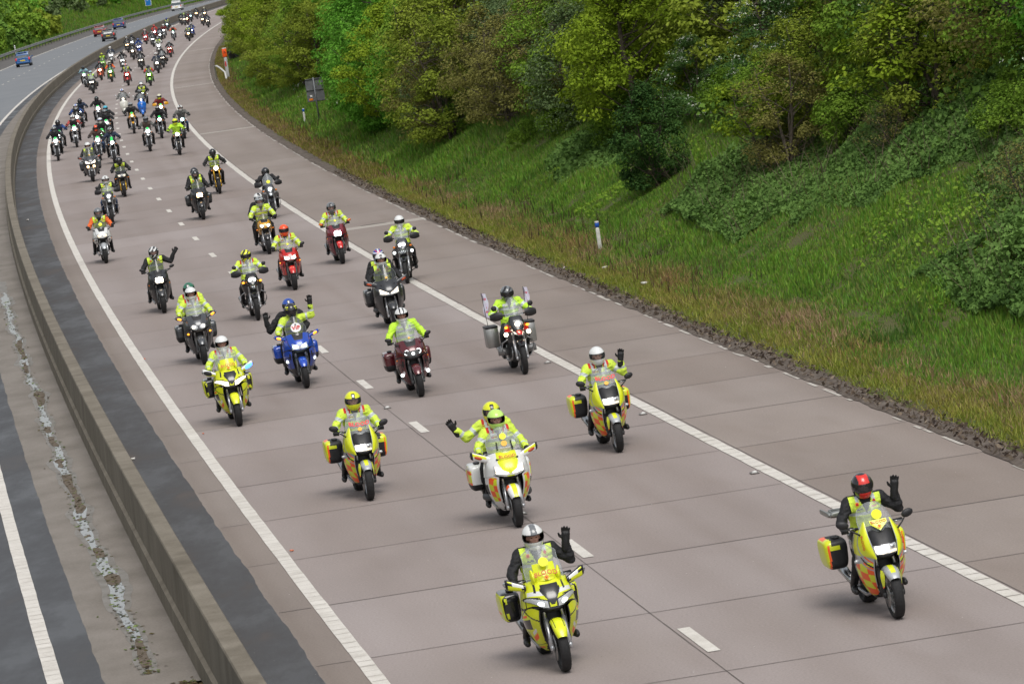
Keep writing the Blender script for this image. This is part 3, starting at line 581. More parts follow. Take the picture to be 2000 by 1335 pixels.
cover('brambles', 50000, 126, 205, 3.4, 7.5, .55, .065, mBram, .6, 52, 'patches of brambles at the foot of the wood in the middle')
cover('nettles', 30000, 80, 190, 2.6, 6.5, .58, .034, LM['mid'], .25, 53, 'low nettles and herbs scattered through the slope grass')
cover('undergrowth', 110000, 84, 420, 6.5, 18., .38, .06, LM['dark'], 1.0, 54, 'shaded undergrowth beneath the trees of the cutting')
cover('cow_parsley', 9000, 170, 300, 3.0, 6.0, .5, .06, mBlossom, .9, 55, 'white cow parsley in flower around the sign post')
# twigs in the dirt at the edge of the slab
y, d = ground_pts(4200, 60, 170, -.04, .46, rr, 1.3); t = -6.85-d; x, yy = P(y, t); pts = np.stack([x, yy, ground_z(y, t)+.05+.03*rr.uniform(0, 1, len(y))], 1)
tag(scatter_chips('debris', pts, .042, mCol, .008, pal((.16, .12, .09), (.10, .075, .055), (.24, .19, .14), (.07, .05, .04)), asp=.16, zf=1, up=.8), kind='stuff', label='twigs and rotten stalks along the soil at the slab edge')

# bramble stems and dead canes over the thicket
y, d = ground_pts(2600, 76, 124, 3.6, 10.5, rr, 1.1); ok = fbm(y*.10, d*.22, 51)+np.clip((d-5.)*.06, -.2, .2) > .43; y, d = y[ok], d[ok]
blades('dead_canes', y, d, .4+.8*rr.uniform(0, 1, len(y)), .010, patchcol([(.10, .075, .05), (.18, .14, .10), (.12, .07, .04)], y, d, rr), rr, 'thin brown canes sticking out of the bramble thicket', .9, 'canes')
# ------------------------------------------------------------ motorcycles and riders (local frame: +y forward, +x the rider's right, z up)
def paint(name, c, rough=.28, coat=.6, metal=0.): return mat('paint_'+name, c, rough, metal, .5, coat=coat)
YEL = (.72, .78, .02); HIV = (.52, .78, .06); ORG = (.85, .13, .01); REDD = (.62, .03, .02)
MP = dict(
 yellow=paint('fluorescent_yellow', (.68, .74, .015), .35, .4), orange=paint('fluorescent_orange', (.9, .12, .02), .4, .3), white=paint('white', (.72, .73, .72)), silver=paint('silver', (.42, .44, .46), .3, .5, .3),
 black=paint('black', (.012, .012, .014), .25, .6), grey=paint('graphite', (.075, .08, .088), .28, .6, .3), dgrey=paint('dark_grey', (.035, .037, .041), .3, .6, .2), blue=paint('blue', (.008, .06, .42), .22, .8, .1), maroon=paint('maroon', (.10, .012, .018), .2, .8, .1),
 red=paint('red', (.55, .012, .01), .25, .7), wine=paint('wine', (.19, .02, .035), .25, .7), gold=paint('amber_yellow', (.72, .35, .01), .28, .7), green=paint('green', (.04, .42, .03), .3, .6), lime=paint('lime_green', (.22, .62, .03), .3, .6),
 lblue=paint('light_blue', (.45, .66, .72), .3, .6), scblue=paint('scooter_blue', (.01, .14, .55), .22, .8), carblue=paint('car_blue', (.012, .10, .30), .3, .5), carred=paint('car_red', (.22, .012, .012), .3, .5), carnavy=paint('car_navy', (.02, .045, .17), .3, .5), cream=paint('cream_white', (.66, .66, .6)), orange2=paint('orange', (.75, .12, .03), .3, .6), fgreen=mat('paint_number_disc_green', (.01, .62, .10), .5, emit=(.02, .8, .2), estr=0.12))
mPlast = mat('black_plastic', (.018, .018, .02), .5, noise=.2, nscale=20)
mPlastG = mat('grey_plastic', (.06, .062, .065), .5)
mRub = mat('tyre_rubber', (.016, .016, .017), .75, noise=.25, nscale=30, bump=.3, bscale=90)
mSteel = mat('steel', (.45, .46, .47), .28, .9)
mFork = mat('fork_alloy', (.46, .47, .49), .35, .7)
mDark = mat('engine_dark', (.03, .03, .032), .5, .4, noise=.3, nscale=12)
mDisc = mat('brake_disc', (.30, .30, .30), .3, .9)
mGold = mat('gold_fork', (.6, .36, .04), .3, .8)
mSeat = mat('seat_vinyl', (.018, .018, .019), .6)
mGlass = mat('screen_glass', (.62, .66, .68), .22, alpha=.30, spec=.9)
mGlassD = mat('screen_tinted', (.06, .065, .07), .18, alpha=.66, spec=.9)
mMirror = mat('mirror_glass', (.5, .52, .54), .08, .9)
mLens = mat('lamp_glass', (.55, .57, .58), .1, .2, spec=1.)
mAmber = mat('indicator_amber', (.75, .20, .01), .25); mAmberOn = mat('indicator_amber_lit', (.9, .3, .02), .3, emit=(1., .35, .02), estr=1.6)
mLampW = mat('headlight_lit_warm', (.9, .8, .65), .2, emit=(1., .84, .66), estr=1.7)
mLampC = mat('headlight_lit_white', (.9, .92, .92), .2, emit=(.92, 1., 1.), estr=1.8)
mLampB = mat('headlight_lit_blue', (.7, .9, .92), .2, emit=(.55, .95, 1.), estr=5.)
mLampO = mat('headlight_lit_orange', (.9, .7, .45), .2, emit=(1., .66, .32), estr=3.2)
mLampDim = mat('headlight_dim', (.62, .56, .46), .15, emit=(1., .75, .45), estr=.9)
mBeacon = mat('beacon_blue_lit', (.08, .2, .8), .2, emit=(.05, .16, 1.), estr=3.2)
mChrome = mat('chrome', (.62, .63, .64), .12, 1.)
mRedTxt = mat('lettering_red', (.55, .02, .02), .5); mBlkTxt = mat('lettering_black', (.02, .02, .02), .5)
mDiscY = mat('sticker_yellow', (.80, .82, .01), .5, emit=(.9, .95, .0), estr=.06); mDiscO = mat('sticker_orange', (.85, .42, .03), .5); mDiscW = mat('sticker_white', (.72, .72, .72), .5)
mLampW2 = mat('headlight_lit_warm_strong', (.9, .8, .65), .2, emit=(1., .84, .64), estr=8.); mLampC2 = mat('headlight_lit_white_strong', (.9, .9, .9), .2, emit=(.95, 1., 1.), estr=8.)
mLampO2 = mat('headlight_blazing', (.9, .7, .45), .2, emit=(1., .60, .26), estr=14.)
LAMPS = dict(warm=mLampW2, white=mLampC2, blue=mLampB, orange=mLampO2, dim=mLampDim, off=mLens)
def cr1(a, t):
    """Catmull-Rom through rows of a at parameters t in 0..1"""
    n = len(a)-1; s = np.clip(t*n, 0, n-1e-9); i = s.astype(int); f = (s-i)[:, None] if a.ndim == 2 else (s-i)[:, None, None]
    g = lambda k: a[np.clip(k, 0, n)]
    p0, p1, p2, p3 = g(i-1), g(i), g(i+1), g(i+2)
    p0 = np.where((i == 0).reshape((-1,)+(1,)*(a.ndim-1)), 2*p1-p2, p0); p3 = np.where((i >= n-1).reshape((-1,)+(1,)*(a.ndim-1)), 2*p2-p1, p3)
    return .5*((2*p1)+(-p0+p2)*f+(2*p0-5*p1+4*p2-p3)*f*f+(-p0+3*p1-3*p2+p3)*f**3)
def gsurf(Cn, nu, nv):
    A = np.array(Cn, float); B = cr1(A, np.linspace(0, 1, nv)); B = np.swapaxes(B, 0, 1)
    if np.abs(A[:, 0, 0]).max() < 1e-6 and A.shape[1] > 2:      # centre column: continue the curve as its own mirror image
        n = len(B)-1; E = np.concatenate([B[1:2]*np.array([-1, 1, 1]), B], 0); t = (1+np.linspace(0, 1, nu)*n)/(n+1); D = cr1(E, t)
    else: D = cr1(B, np.linspace(0, 1, nu))
    return np.swapaxes(D, 0, 1)   # [v][u][3]
def normals(G):
    du = np.gradient(G, axis=1); dv = np.gradient(G, axis=0); n = np.cross(du, dv); return n/(np.linalg.norm(n, axis=2, keepdims=True)+1e-9)
class MB:
    def __init__(s): s.v = []; s.f = []; s.m = []; s.n = 0; s.weld = False
    def add(s, V, F, m=0):
        V = np.asarray(V, float); s.v.append(V); 
        for i, f in enumerate(F): s.f.append(tuple(int(x)+s.n for x in f)); s.m.append(m if np.isscalar(m) else int(m[i]))
        s.n += len(V); return s
    def grid(s, G, m=0, off=0., mask=None, mirror=False, thick=0.):
        s.weld = s.weld or mirror
        for sg in ((1, -1) if mirror else (1,)):
            H = G.copy()
            if off: H = H+normals(G)*off*s.osign(G)
            H = H*np.array([sg, 1, 1]); nv, nu = H.shape[:2]; idx = np.arange(nv*nu).reshape(nv, nu)
            F = np.stack([idx[:-1, :-1], idx[:-1, 1:], idx[1:, 1:], idx[1:, :-1]], 2).reshape(-1, 4)
            uu, vv = np.meshgrid((np.arange(nu-1)+.5)/(nu-1), (np.arange(nv-1)+.5)/(nv-1)); uu = uu.ravel(); vv = vv.ravel()
            Cc = (H[:-1, :-1]+H[:-1, 1:]+H[1:, 1:]+H[1:, :-1]).reshape(-1, 3)/4
            mm = m(uu, vv, Cc, sg) if callable(m) else np.full(len(F), m)
            if mask is not None: k = mask(uu, vv, Cc, sg); F = F[k]; mm = mm[k]
            if sg < 0: F = F[:, ::-1]
            s.add(H.reshape(-1, 3), F, mm)
        return s
    def osign(s, G):
        n = normals(G)[G.shape[0]//2, G.shape[1]//2]; c = G[G.shape[0]//2, G.shape[1]//2]; d = np.array([c[0]*.9+.1*abs(c[0]), c[1]+.2, .25]); return 1. if n@d > 0 else -1.
    def box(s, c, h, m=0, bev=.25, rot=None):
        """rounded box: centre, half sizes, superellipse corners"""
        n = 10; th = (np.arange(n)+.5)/n*2*PI; ph = np.linspace(-PI/2, PI/2, 7); e = bev; sp = lambda v: np.sign(v)*np.abs(v)**e
        V = np.array([(sp(math.cos(p))*sp(math.cos(t)), sp(math.cos(p))*sp(math.sin(t)), sp(math.sin(p))) for p in ph for t in th])
        mx = np.abs(V).max(0); V = V/mx*np.array(h)
        if rot is not None: V = V@np.array(Euler(rot).to_matrix()).T
        V = V+np.array(c); F = [(i*n+j, i*n+(j+1) % n, (i+1)*n+(j+1) % n, (i+1)*n+j) for i in range(6) for j in range(n)]
        return s.add(V, F, m)
    def ell(s, c, h, m=0, nu=16, nv=9, rot=None):
        V = np.array([(math.cos(p)*math.cos(t), math.cos(p)*math.sin(t), math.sin(p)) for p in np.linspace(-PI/2, PI/2, nv) for t in np.arange(nu)*2*PI/nu])*np.array(h)
        if rot is not None: V = V@np.array(Euler(rot).to_matrix()).T
        V = V+np.array(c); F = [(i*nu+j, i*nu+(j+1) % nu, (i+1)*nu+(j+1) % nu, (i+1)*nu+j) for i in range(nv-1) for j in range(nu)]
        return s.add(V, F, m)
    def tube(s, path, r, m=0, k=10, cap=True):
        r = [r]*len(path) if np.isscalar(r) else list(r)
        if cap: path = [path[0]]+list(path)+[path[-1]]; r = [.0005]+r+[.0005]; path[0] = tuple(np.array(path[0])+1e-4*(np.array(path[0])-np.array(path[2]))); path[-1] = tuple(np.array(path[-1])+1e-4*(np.array(path[-1])-np.array(path[-3])))
        V, F = tube_np(path, r, k); return s.add(V, F, m)
    def disc(s, c, r, nrm, m=0, k=24, thick=.004):
        n = Vector(nrm).normalized(); a = n.orthogonal().normalized(); b = n.cross(a); c = Vector(c); V = []
        for o in (0, thick):
            for i in range(k): V.append(tuple(c+n*o+a*r*math.cos(2*PI*i/k)+b*r*math.sin(2*PI*i/k)))
        F = [(i, (i+1) % k, k+(i+1) % k, k+i) for i in range(k)]; s.add(V, F, m); s.add(V[k:], [tuple(range(k))], m); return s
    def lathe(s, prof, axis_o, k=28, m=0, ax='x'):
        """profile of (offset along x, radius) turned round the x axis through axis_o"""
        V = []; n = len(prof)
        for (x, r) in prof:
            for j in range(k): a = 2*PI*j/k; V.append((axis_o[0]+x, axis_o[1]+r*math.cos(a), axis_o[2]+r*math.sin(a)))
        F = [(i*k+j, i*k+(j+1) % k, (i+1)*k+(j+1) % k, (i+1)*k+j) for i in range(n-1) for j in range(k)]
        return s.add(V, F, m)
    def build(s, name, mats, parent=None, smooth=True):
        me = bpy.data.meshes.new(name); V = np.concatenate(s.v) if s.v else np.zeros((0, 3))
        me.from_pydata(V.tolist(), [], s.f)
        if not isinstance(mats, (list, tuple)): mats = [mats]
        for m in mats: me.materials.append(m)
        me.polygons.foreach_set('material_index', s.m); me.polygons.foreach_set('use_smooth', [smooth]*len(s.f)); me.update()
        if s.weld:
            bm = bmesh.new(); bm.from_mesh(me); bmesh.ops.remove_doubles(bm, verts=bm.verts, dist=2e-4); bmesh.ops.recalc_face_normals(bm, faces=bm.faces); bm.to_mesh(me); bm.free()
        return link(name, me, parent)
_tc = {}
def text(name, s, size, loc, rot, m, parent, arc=0., ext=.0015, bold=0.):
    """lettering as a mesh; rot euler; arc bends the baseline"""
    cu = bpy.data.curves.new('t', 'FONT'); cu.body = s; cu.size = size; cu.align_x = 'CENTER'; cu.align_y = 'CENTER'; cu.extrude = ext; cu.offset = bold; cu.space_character = 1.08; cu.resolution_u = 3
    to = bpy.data.objects.new('t', cu); C.objects.link(to); bpy.context.view_layer.update(); dg = bpy.context.evaluated_depsgraph_get(); me = bpy.data.meshes.new_from_object(to.evaluated_get(dg)); bpy.data.objects.remove(to)
    if arc:
        for v in me.vertices: v.co.y -= v.co.x**2*arc
    me.name = name; me.materials.clear(); me.materials.append(m); o = link(name, me, parent); o.location = loc; o.rotation_euler = rot; return o
FRONT = (R(90), 0, PI)      # text facing +y (towards the camera)
# ---------------- wheel
def wheel(parent, name, y, rad, wid, spokes=5, rim=None, detail=True, yaw=0):
    root = MB(); c = (0, y, rad); rr_ = rad-.072; hw = wid/2
    pr = [(-hw*.55, rr_), (-hw*.95, rr_+.022), (-hw*1.0, rr_+.036), (-hw*.82, rad-.012), (-hw*.45, rad-.002), (0, rad), (hw*.45, rad-.002), (hw*.82, rad-.012), (hw, rr_+.036), (hw*.95, rr_+.022), (hw*.55, rr_)]
    o = MB().lathe(pr, c, 36).build(name, mRub, parent)       # the tyre mesh carries rim and discs as sub-parts
    b = MB().lathe([(-hw*.6, rr_+.006), (-hw*.6, rr_-.016), (-hw*.2, rr_-.03), (hw*.2, rr_-.03), (hw*.6, rr_-.016), (hw*.6, rr_+.006)], c, 36)
    b.lathe([(-.05, .004), (-.05, .032), (.05, .032), (.05, .004)], c, 14)
    if spokes:
        for k in range(spokes):
            a = 2*PI*k/spokes+.3; d = np.array([0, math.cos(a), math.sin(a)])
            b.tube([np.array(c)+d*.028, np.array(c)+d*(rr_-.02)], [.021, .013], k=6)
    else:
        for k in range(24):
            a = 2*PI*k/24; d = np.array([0, math.cos(a), math.sin(a)]); b.tube([np.array(c)+d*.028+[.03*(-1)**k, 0, 0], np.array(c)+d*(rr_-.02)], .0035, k=3, cap=False)
    b.build('rim', rim or mPlast, o)
    if detail:
        e = MB()
        for sx in (-1, 1): e.lathe([(sx*(hw+.012), .06), (sx*(hw+.012), .155), (sx*(hw+.017), .155), (sx*(hw+.017), .06)], c, 28)
        e.build('brake_disc', mDisc, o)
    return o
def mudguard(parent, m, y, rad, hw, a0, a1, lip=.05, mf=None, mats=None, side=0.):
    al = np.radians(np.linspace(a0, a1, 26)); G = []
    for i, a in enumerate(al):
        f = i/25.; row = []
        wv = hw*(1-.35*abs(2*f-1)**3)
        for u in np.linspace(0, 1, 12):
            ph = u*PI*.5; x = wv*math.sin(ph)**.8; r = rad+.055-.012-lip*(1-math.cos(ph))**1.1*(1.+side*f)
            row.append((x, y+r*math.cos(a), rad+r*math.sin(a)))
        G.append(row)
    G = np.array(G); return MB().grid(G, mf or 0, mirror=True).build('front_mudguard', mats or [m], parent)
def fork(parent, ytop, ztop, y, rad, hx, m, usd=False, r=.027, guard=False):
    o = []
    for sx in (-1, 1):
        b = MB(); A = np.array([sx*hx, y+.01, rad]); B = np.array([sx*hx, ytop, ztop]); mid = A*.52+B*.48
        if usd: b.tube([A, mid*.8+A*.2], r*.75); b.tube([mid*.75+A*.25, B], r*1.15, m=1)
        else: b.tube([A, mid], r*1.12); b.tube([mid, B], r*.85, m=1)
        b.box(tuple(A+[0, 0, 0]), (.026, .035, .035), 0, .6)
        b.box(tuple(A+[sx*.012, -.06, .075]), (.022, .035, .055), 2, .6)
        b.build('fork_leg', [m, mSteel if not usd else m, mPlast], parent)
# ---------------- helper: shapes on front fairing by grid
def fairing_front(kind, w_=1., zs=0., ys=0., res=1.):
    F = {
     'tourer': [[(0, .52, 1.10), (.10, .51, 1.10), (.20, .43, 1.08), (.265, .32, 1.05), (.275, .18, 1.00)],
                [(0, .66, .985), (.105, .64, .985), (.215, .54, .975), (.29, .40, .95), (.30, .16, .90)],
                [(0, .745, .875), (.11, .72, .88), (.235, .60, .885), (.305, .42, .85), (.31, .14, .82)],
                [(0, .765, .76), (.10, .75, .765), (.22, .635, .79), (.315, .44, .75), (.315, .12, .72)]],
     'sport': [[(0, .56, 1.03), (.09, .55, 1.03), (.16, .47, 1.02), (.21, .36, 1.00), (.22, .22, .96)],
                [(0, .69, .94), (.09, .67, .94), (.18, .56, .94), (.235, .42, .92), (.25, .2, .88)],
                [(0, .76, .85), (.095, .735, .855), (.19, .62, .86), (.25, .44, .83), (.265, .18, .80)],
                [(0, .77, .755), (.08, .75, .76), (.18, .64, .785), (.255, .46, .75), (.27, .16, .72)]],
    }[kind]
    A = np.array(F, float); A[..., 0] *= w_; A[..., 2] += zs; A[..., 1] += ys; return gsurf(A, int(40*res), int(32*res))
def fairing_side(kind, w_=1., low=0., res=1.):
    F = {
     'tourer': [[(.165, .71, .755), (.25, .60, .785), (.318, .42, .745), (.318, .2, .73), (.28, -.02, .74)],
                [(.175, .655, .62), (.26, .56, .63), (.325, .38, .61), (.32, .16, .60), (.27, -.06, .61)],
                [(.155, .55, .46), (.22, .47, .45), (.285, .32, .45), (.28, .12, .45), (.23, -.08, .47)],
                [(.11, .42, .31), (.165, .36, .295), (.205, .24, .29), (.20, .08, .30), (.17, -.08, .33)],
                [(.055, .33, .225), (.095, .28, .205), (.12, .18, .20), (.12, .05, .21), (.11, -.08, .24)]],
     'sport': [[(.14, .69, .755), (.20, .60, .78), (.258, .43, .745), (.262, .24, .73), (.24, .02, .74)],
                [(.145, .62, .62), (.215, .53, .63), (.262, .36, .61), (.262, .16, .60), (.22, -.02, .62)],
                [(.13, .52, .47), (.19, .43, .46), (.235, .30, .45), (.23, .12, .45), (.19, -.04, .48)],
                [(.09, .40, .32), (.14, .34, .30), (.17, .22, .29), (.17, .08, .30), (.14, -.06, .34)],
                [(.045, .32, .23), (.08, .26, .215), (.10, .16, .21), (.10, .04, .22), (.09, -.06, .25)]],
    }[kind]
    A = np.array(F, float); A[..., 0] *= w_
    if low: A[..., 2] = np.where(A[..., 2] < .7, A[..., 2]*(1-low)+.745*low, A[..., 2])
    return gsurf(A, int(34*res), int(44*res))
def screen(parent, kind, hh=.40, w_=1., m=None, rim=True, top=None, lean=.55, base=(.57, 1.06), wt=.17):
    yb, zb = base; m = m or mGlass; rows = []
    for f, wf, dz in ((0, 1., 0), (.35, 1.02, .0), (.7, .93, 0), (.93, wt/.24, 0), (1., wt/.24*.72, 0)):
        row = []
        for u in (0, .35, .7, 1.):
            x = .24*w_*wf*u; y = yb-lean*hh*f-.17*u*u*w_; z = zb+hh*f*.9-(.04*u**3*(1 if f > .5 else .2))-(.035*u**4*f)
            row.append((x, y, z))
        rows.append(row)
    G = gsurf(rows, 14, 18); o = MB().grid(G, 0, mirror=True).build('windscreen', [m], parent)
    if rim:
        b = MB(); 
        for sg in (1, -1):
            pth = [tuple(p*np.array([sg, 1, 1])) for p in np.concatenate([G[::2, -1], G[-1, ::-2]])]
            b.tube(pth, .004, k=4, cap=False)
        b.build('screen_edge', mat('screen_edge', (.25, .27, .28), .3), o)
    return o, G
def mirror_stalk(parent, m, x=.40, y=.36, z=1.17, bx=.23, by=.50, bz=1.03, h=(.075, .03, .048), amber=False, round_=False):
    for sx in (-1, 1):
        b = MB(); b.tube([(sx*bx, by, bz), (sx*(bx*.5+x*.5), (by+y)/2, (bz+z)/2-.008), (sx*(x-.03), y, z-.03)], [.013, .009, .008], k=7)
        b.ell((sx*x, y, z), (h[0], h[1], h[2] if not round_ else h[0]), 1, rot=(0, -sx*.25, -sx*.15)); o = b.build('mirror', [mPlast, m], parent)
        g = MB().ell((sx*x, y-h[1]*.75, z), (h[0]*.88, .006, h[2]*.85), 0, rot=(0, -sx*.25, -sx*.15)).build('mirror_glass', mMirror, o)
        if amber: MB().ell((sx*(x+.01), y+.012, z), (h[0]*.8, h[1]*.85, h[2]*.75), 0, rot=(0, -sx*.25, -sx*.15)).build('indicator', mAmber, o)
def mirror_pod(parent, mats, x0=.24, x1=.47, y0=.42, y1=.33, z0=1.0, z1=1.09, hin=.035, hout=.055, mf=None, light=None, edge=None):
    """faired mirror housings growing out of the cowl"""
    for sx in (-1, 1):
        G = []; n = 10
        for i, f in enumerate(np.linspace(0, 1, n)):
            cx = x0+(x1-x0)*f; cy = y0+(y1-y0)*f; cz = z0+(z1-z0)*f; h = (hin*(1-f)+hout*f)*(1 if f < .95 else .8); dp = .05*(1-.2*f)*(1 if f < .95 else .7); ring = []
            for a in np.linspace(0, 2*PI, 17):
                ca, sa = math.cos(a), math.sin(a); ring.append((sx*cx, cy+dp*np.sign(ca)*abs(ca)**.75*(1 if ca > 0 else .45), cz+h*np.sign(sa)*abs(sa)**.7))
            G.append(ring)
        G = np.array(G); b = MB(); b.grid(G, (lambda u, v, c, s_, q=sx: mf(np.where(u < .5, u, u-1), v)) if mf else 0)
        b.add(G[-1][:-1], [tuple(range(16))], 0 if not edge else edge); o = b.build('mirror', mats, parent)
        MB().ell((sx*(x0*.25+x1*.75), (y0*.25+y1*.75)-.03, z0*.25+z1*.75), (.085, .006, hout*.72), 0, rot=(0, -sx*math.atan2(z1-z0, x1-x0), 0)).build('mirror_glass', mMirror, o)
        if light:
            lm, fx, rx_, rz_, dz_ = light[:5]; lm = lm[0 if sx > 0 else 1] if isinstance(lm, tuple) else lm
            MB().ell((sx*(x0+(x1-x0)*fx), y0+(y1-y0)*fx+.04, z0+(z1-z0)*fx+dz_), (rx_, .018, rz_), 0, rot=(0, -sx*math.atan2(z1-z0, x1-x0), -sx*.25)).build('indicator', lm, o)
def pannier(parent, mats, mf=None, x=.36, y=-.62, z=.66, h=(.13, .27, .19), bev=.42, name='pannier', lid=None):
    for sx in (-1, 1):
        nu, nv = 48, 28; G = []
        e = bev
        sp = lambda v: np.sign(v)*np.abs(v)**e
        for p in np.linspace(-PI/2+.001, PI/2-.001, nv):
            G.append([(sp(math.cos(p))*sp(math.cos(a)), sp(math.cos(p))*sp(math.sin(a)), sp(math.sin(p))) for a in np.linspace(0, 2*PI, nu)])
        G = np.array(G); loc = G.copy(); G = G*np.array(h)
        G[..., 0] *= 1-.18*np.clip(-loc[..., 2], 0, 1)          # narrower at the bottom
        G = G+np.array([sx*x, y, z]); b = MB()
        b.grid(G, (lambda u, v, c, s_, q=sx: mf((c[:, 0]-q*x)/h[0]*q, (c[:, 1]-y)/h[1], (c[:, 2]-z)/h[2])) if mf else 0); o = b.build(name, mats, parent)
        l = MB(); l.box((sx*(x-h[0]*.2), y+h[1]*.35, z+h[2]+.012), (.045, .09, .014), 0, .5); l.build('handle', mPlast, o)
def core(parent, style, seat_z=.80, tank=MP['black'], enginebar=False, tail=MP['black'], exhaust=mSteel, seatlen=.4):
    # tank, seat, tail, engine block, rear wheel parts common to every motorcycle
    T = [[(0, .40, .93), (.09, .40, .92), (.15, .36, .88), (.15, .34, .80)], [(0, .22, 1.0), (.12, .22, .985), (.19, .2, .93), (.18, .2, .82)], [(0, .02, .985), (.10, .02, .975), (.17, .03, .92), (.16, .03, .82)], [(0, -.10, .90), (.07, -.10, .89), (.11, -.08, .87), (.11, -.07, .80)]]
    MB().grid(gsurf(T, 10, 14), 0, mirror=True).build('fuel_tank', [tank], parent)
    Q = [[(0, .0, seat_z+.04), (.09, .0, seat_z+.03), (.13, .0, seat_z-.03)], [(0, -.2, seat_z), (.13, -.2, seat_z-.005), (.16, -.2, seat_z-.07)], [(0, -.42, seat_z+.05), (.12, -.42, seat_z+.04), (.14, -.42, seat_z-.03)], [(0, -.75, seat_z+.09), (.09, -.75, seat_z+.08), (.11, -.75, seat_z+.0)]]
    MB().grid(gsurf(Q, 8, 16), 0, mirror=True).build('seat', [mSeat], parent)
    b = MB(); b.box((0, -.55, seat_z-.06), (.13, .36, .075), 0, .5); b.box((0, -.92, seat_z+.0), (.09, .10, .05), 0, .5); o = b.build('tail', [tail], parent)
    MB().box((0, -1.02, seat_z+.0), (.07, .02, .03), 0, .5).build('tail_light', mat('tail_light_red', (.4, .01, .01), .3), o)
    b = MB(); b.box((0, .12, .50), (.17, .26, .20), 0, .4); b.box((0, -.12, .42), (.15, .2, .14), 0, .5); b.box((.0, .16, .30), (.14, .22, .10), 0, .5)
    for sx in (-1, 1): b.lathe([(sx*.16, .01), (sx*.16, .075), (sx*.205, .06), (sx*.21, .01)], (0, -.03, .42), 16)
    b.box((0, .40, .58), (.13, .05, .17), 0, .4); b.build('engine', [mDark], parent)
    b = MB(); 
    for sx in (-1, 1): b.tube([(sx*.10, -.10, .42), (sx*.11, -.75, .31)], [.035, .028], k=8)
    b.build('swingarm', [mPlast], parent)
    b = MB(); b.tube([(.12, .36, .52), (.13, .34, .30), (.16, .0, .22), (.19, -.35, .27), (.21, -.5, .33)], .022, k=8); b.tube([(.21, -.48, .33), (.23, -.98, .46)], [.05, .062], k=12); b.build('exhaust', [exhaust], parent)
    b = MB()
    for sx in (-1, 1): b.tube([(sx*.14, -.12, .34), (sx*.27, -.12, .33)], .012, k=6); b.tube([(sx*.14, -.5, .42), (sx*.25, -.5, .42)], .011, k=6)
    b.build('footrest', [mSteel], parent)
    b = MB(); b.box((0, -1.0, .62), (.07, .03, .16), 0, .5, rot=(.5, 0, 0)); b.build('number_plate_bracket', [mPlast], parent)
def bars(parent, half=.36, y=.30, z=1.05, rise=.0, sweep=.09, guard=None, gm=None, lever=True):
    b = MB(); pts = [(-half, y-sweep, z), (-half*.62, y-.01, z+rise*.2), (-.12, y+.06, z-rise), (.12, y+.06, z-rise), (half*.62, y-.01, z+rise*.2), (half, y-sweep, z)]; b.tube(pts, .013, 0, 8)
    for sx in (-1, 1):
        b.tube([(sx*half, y-sweep, z), (sx*(half-.13), y-sweep*.62, z)], .019, 1, 8)
        if lever: b.tube([(sx*(half-.14), y+.0, z+.005), (sx*(half+.0), y-.02, z-.005)], .007, 2, 5)
    o = b.build('handlebar', [mPlast, mRub, mSteel], parent)
    if guard:
        for sx in (-1, 1):
            G = []
            for f in np.linspace(0, 1, 9): G.append([(sx*(half-.19+.24*f), y+.065-.09*f*f+.02*math.sin(PI*g), z+.015+(g-.5)*.145*(.45+.75*math.sin(PI*min(1, .18+.72*f)))-.02*f) for g in np.linspace(0, 1, 6)])
            G = np.array(G); G[:, 0, 1] -= .02; G[:, -1, 1] -= .02; g = MB(); g.grid(G); G2 = G.copy(); G2[..., 1] -= .012; g.grid(G2); g.build('hand_guard', [gm or mPlast], o)
def indicators(parent, x=.26, y=.5, z=.74, m=mAmber, s=.028):
    for sx in (-1, 1):
        b = MB(); b.tube([(sx*(x-.10), y, z), (sx*x, y, z)], .008, 1, 6); b.ell((sx*x, y+.008, z), (s*1.4, s, s), 0, 10, 7); b.build('indicator', [m, mPlast], parent)
def crashbars(parent, m=mSteel, w_=.30, z0=.45, spot=None):
    for sx in (-1, 1):
        b = MB(); b.tube([(sx*.14, .46, .72), (sx*w_, .38, .62), (sx*(w_+.02), .26, .48), (sx*w_*.8, .30, .32), (sx*.12, .28, .27)], .013, k=7); b.tube([(sx*w_, .38, .60), (sx*(w_-.02), .12, .60), (sx*.15, -.02, .55)], .012, k=7)
        o = b.build('crash_bar', [m], parent)
        if spot: MB().ell((sx*(w_-.01), .42, .50), (.038, .03, .038), 0).build('spotlight', spot, parent)
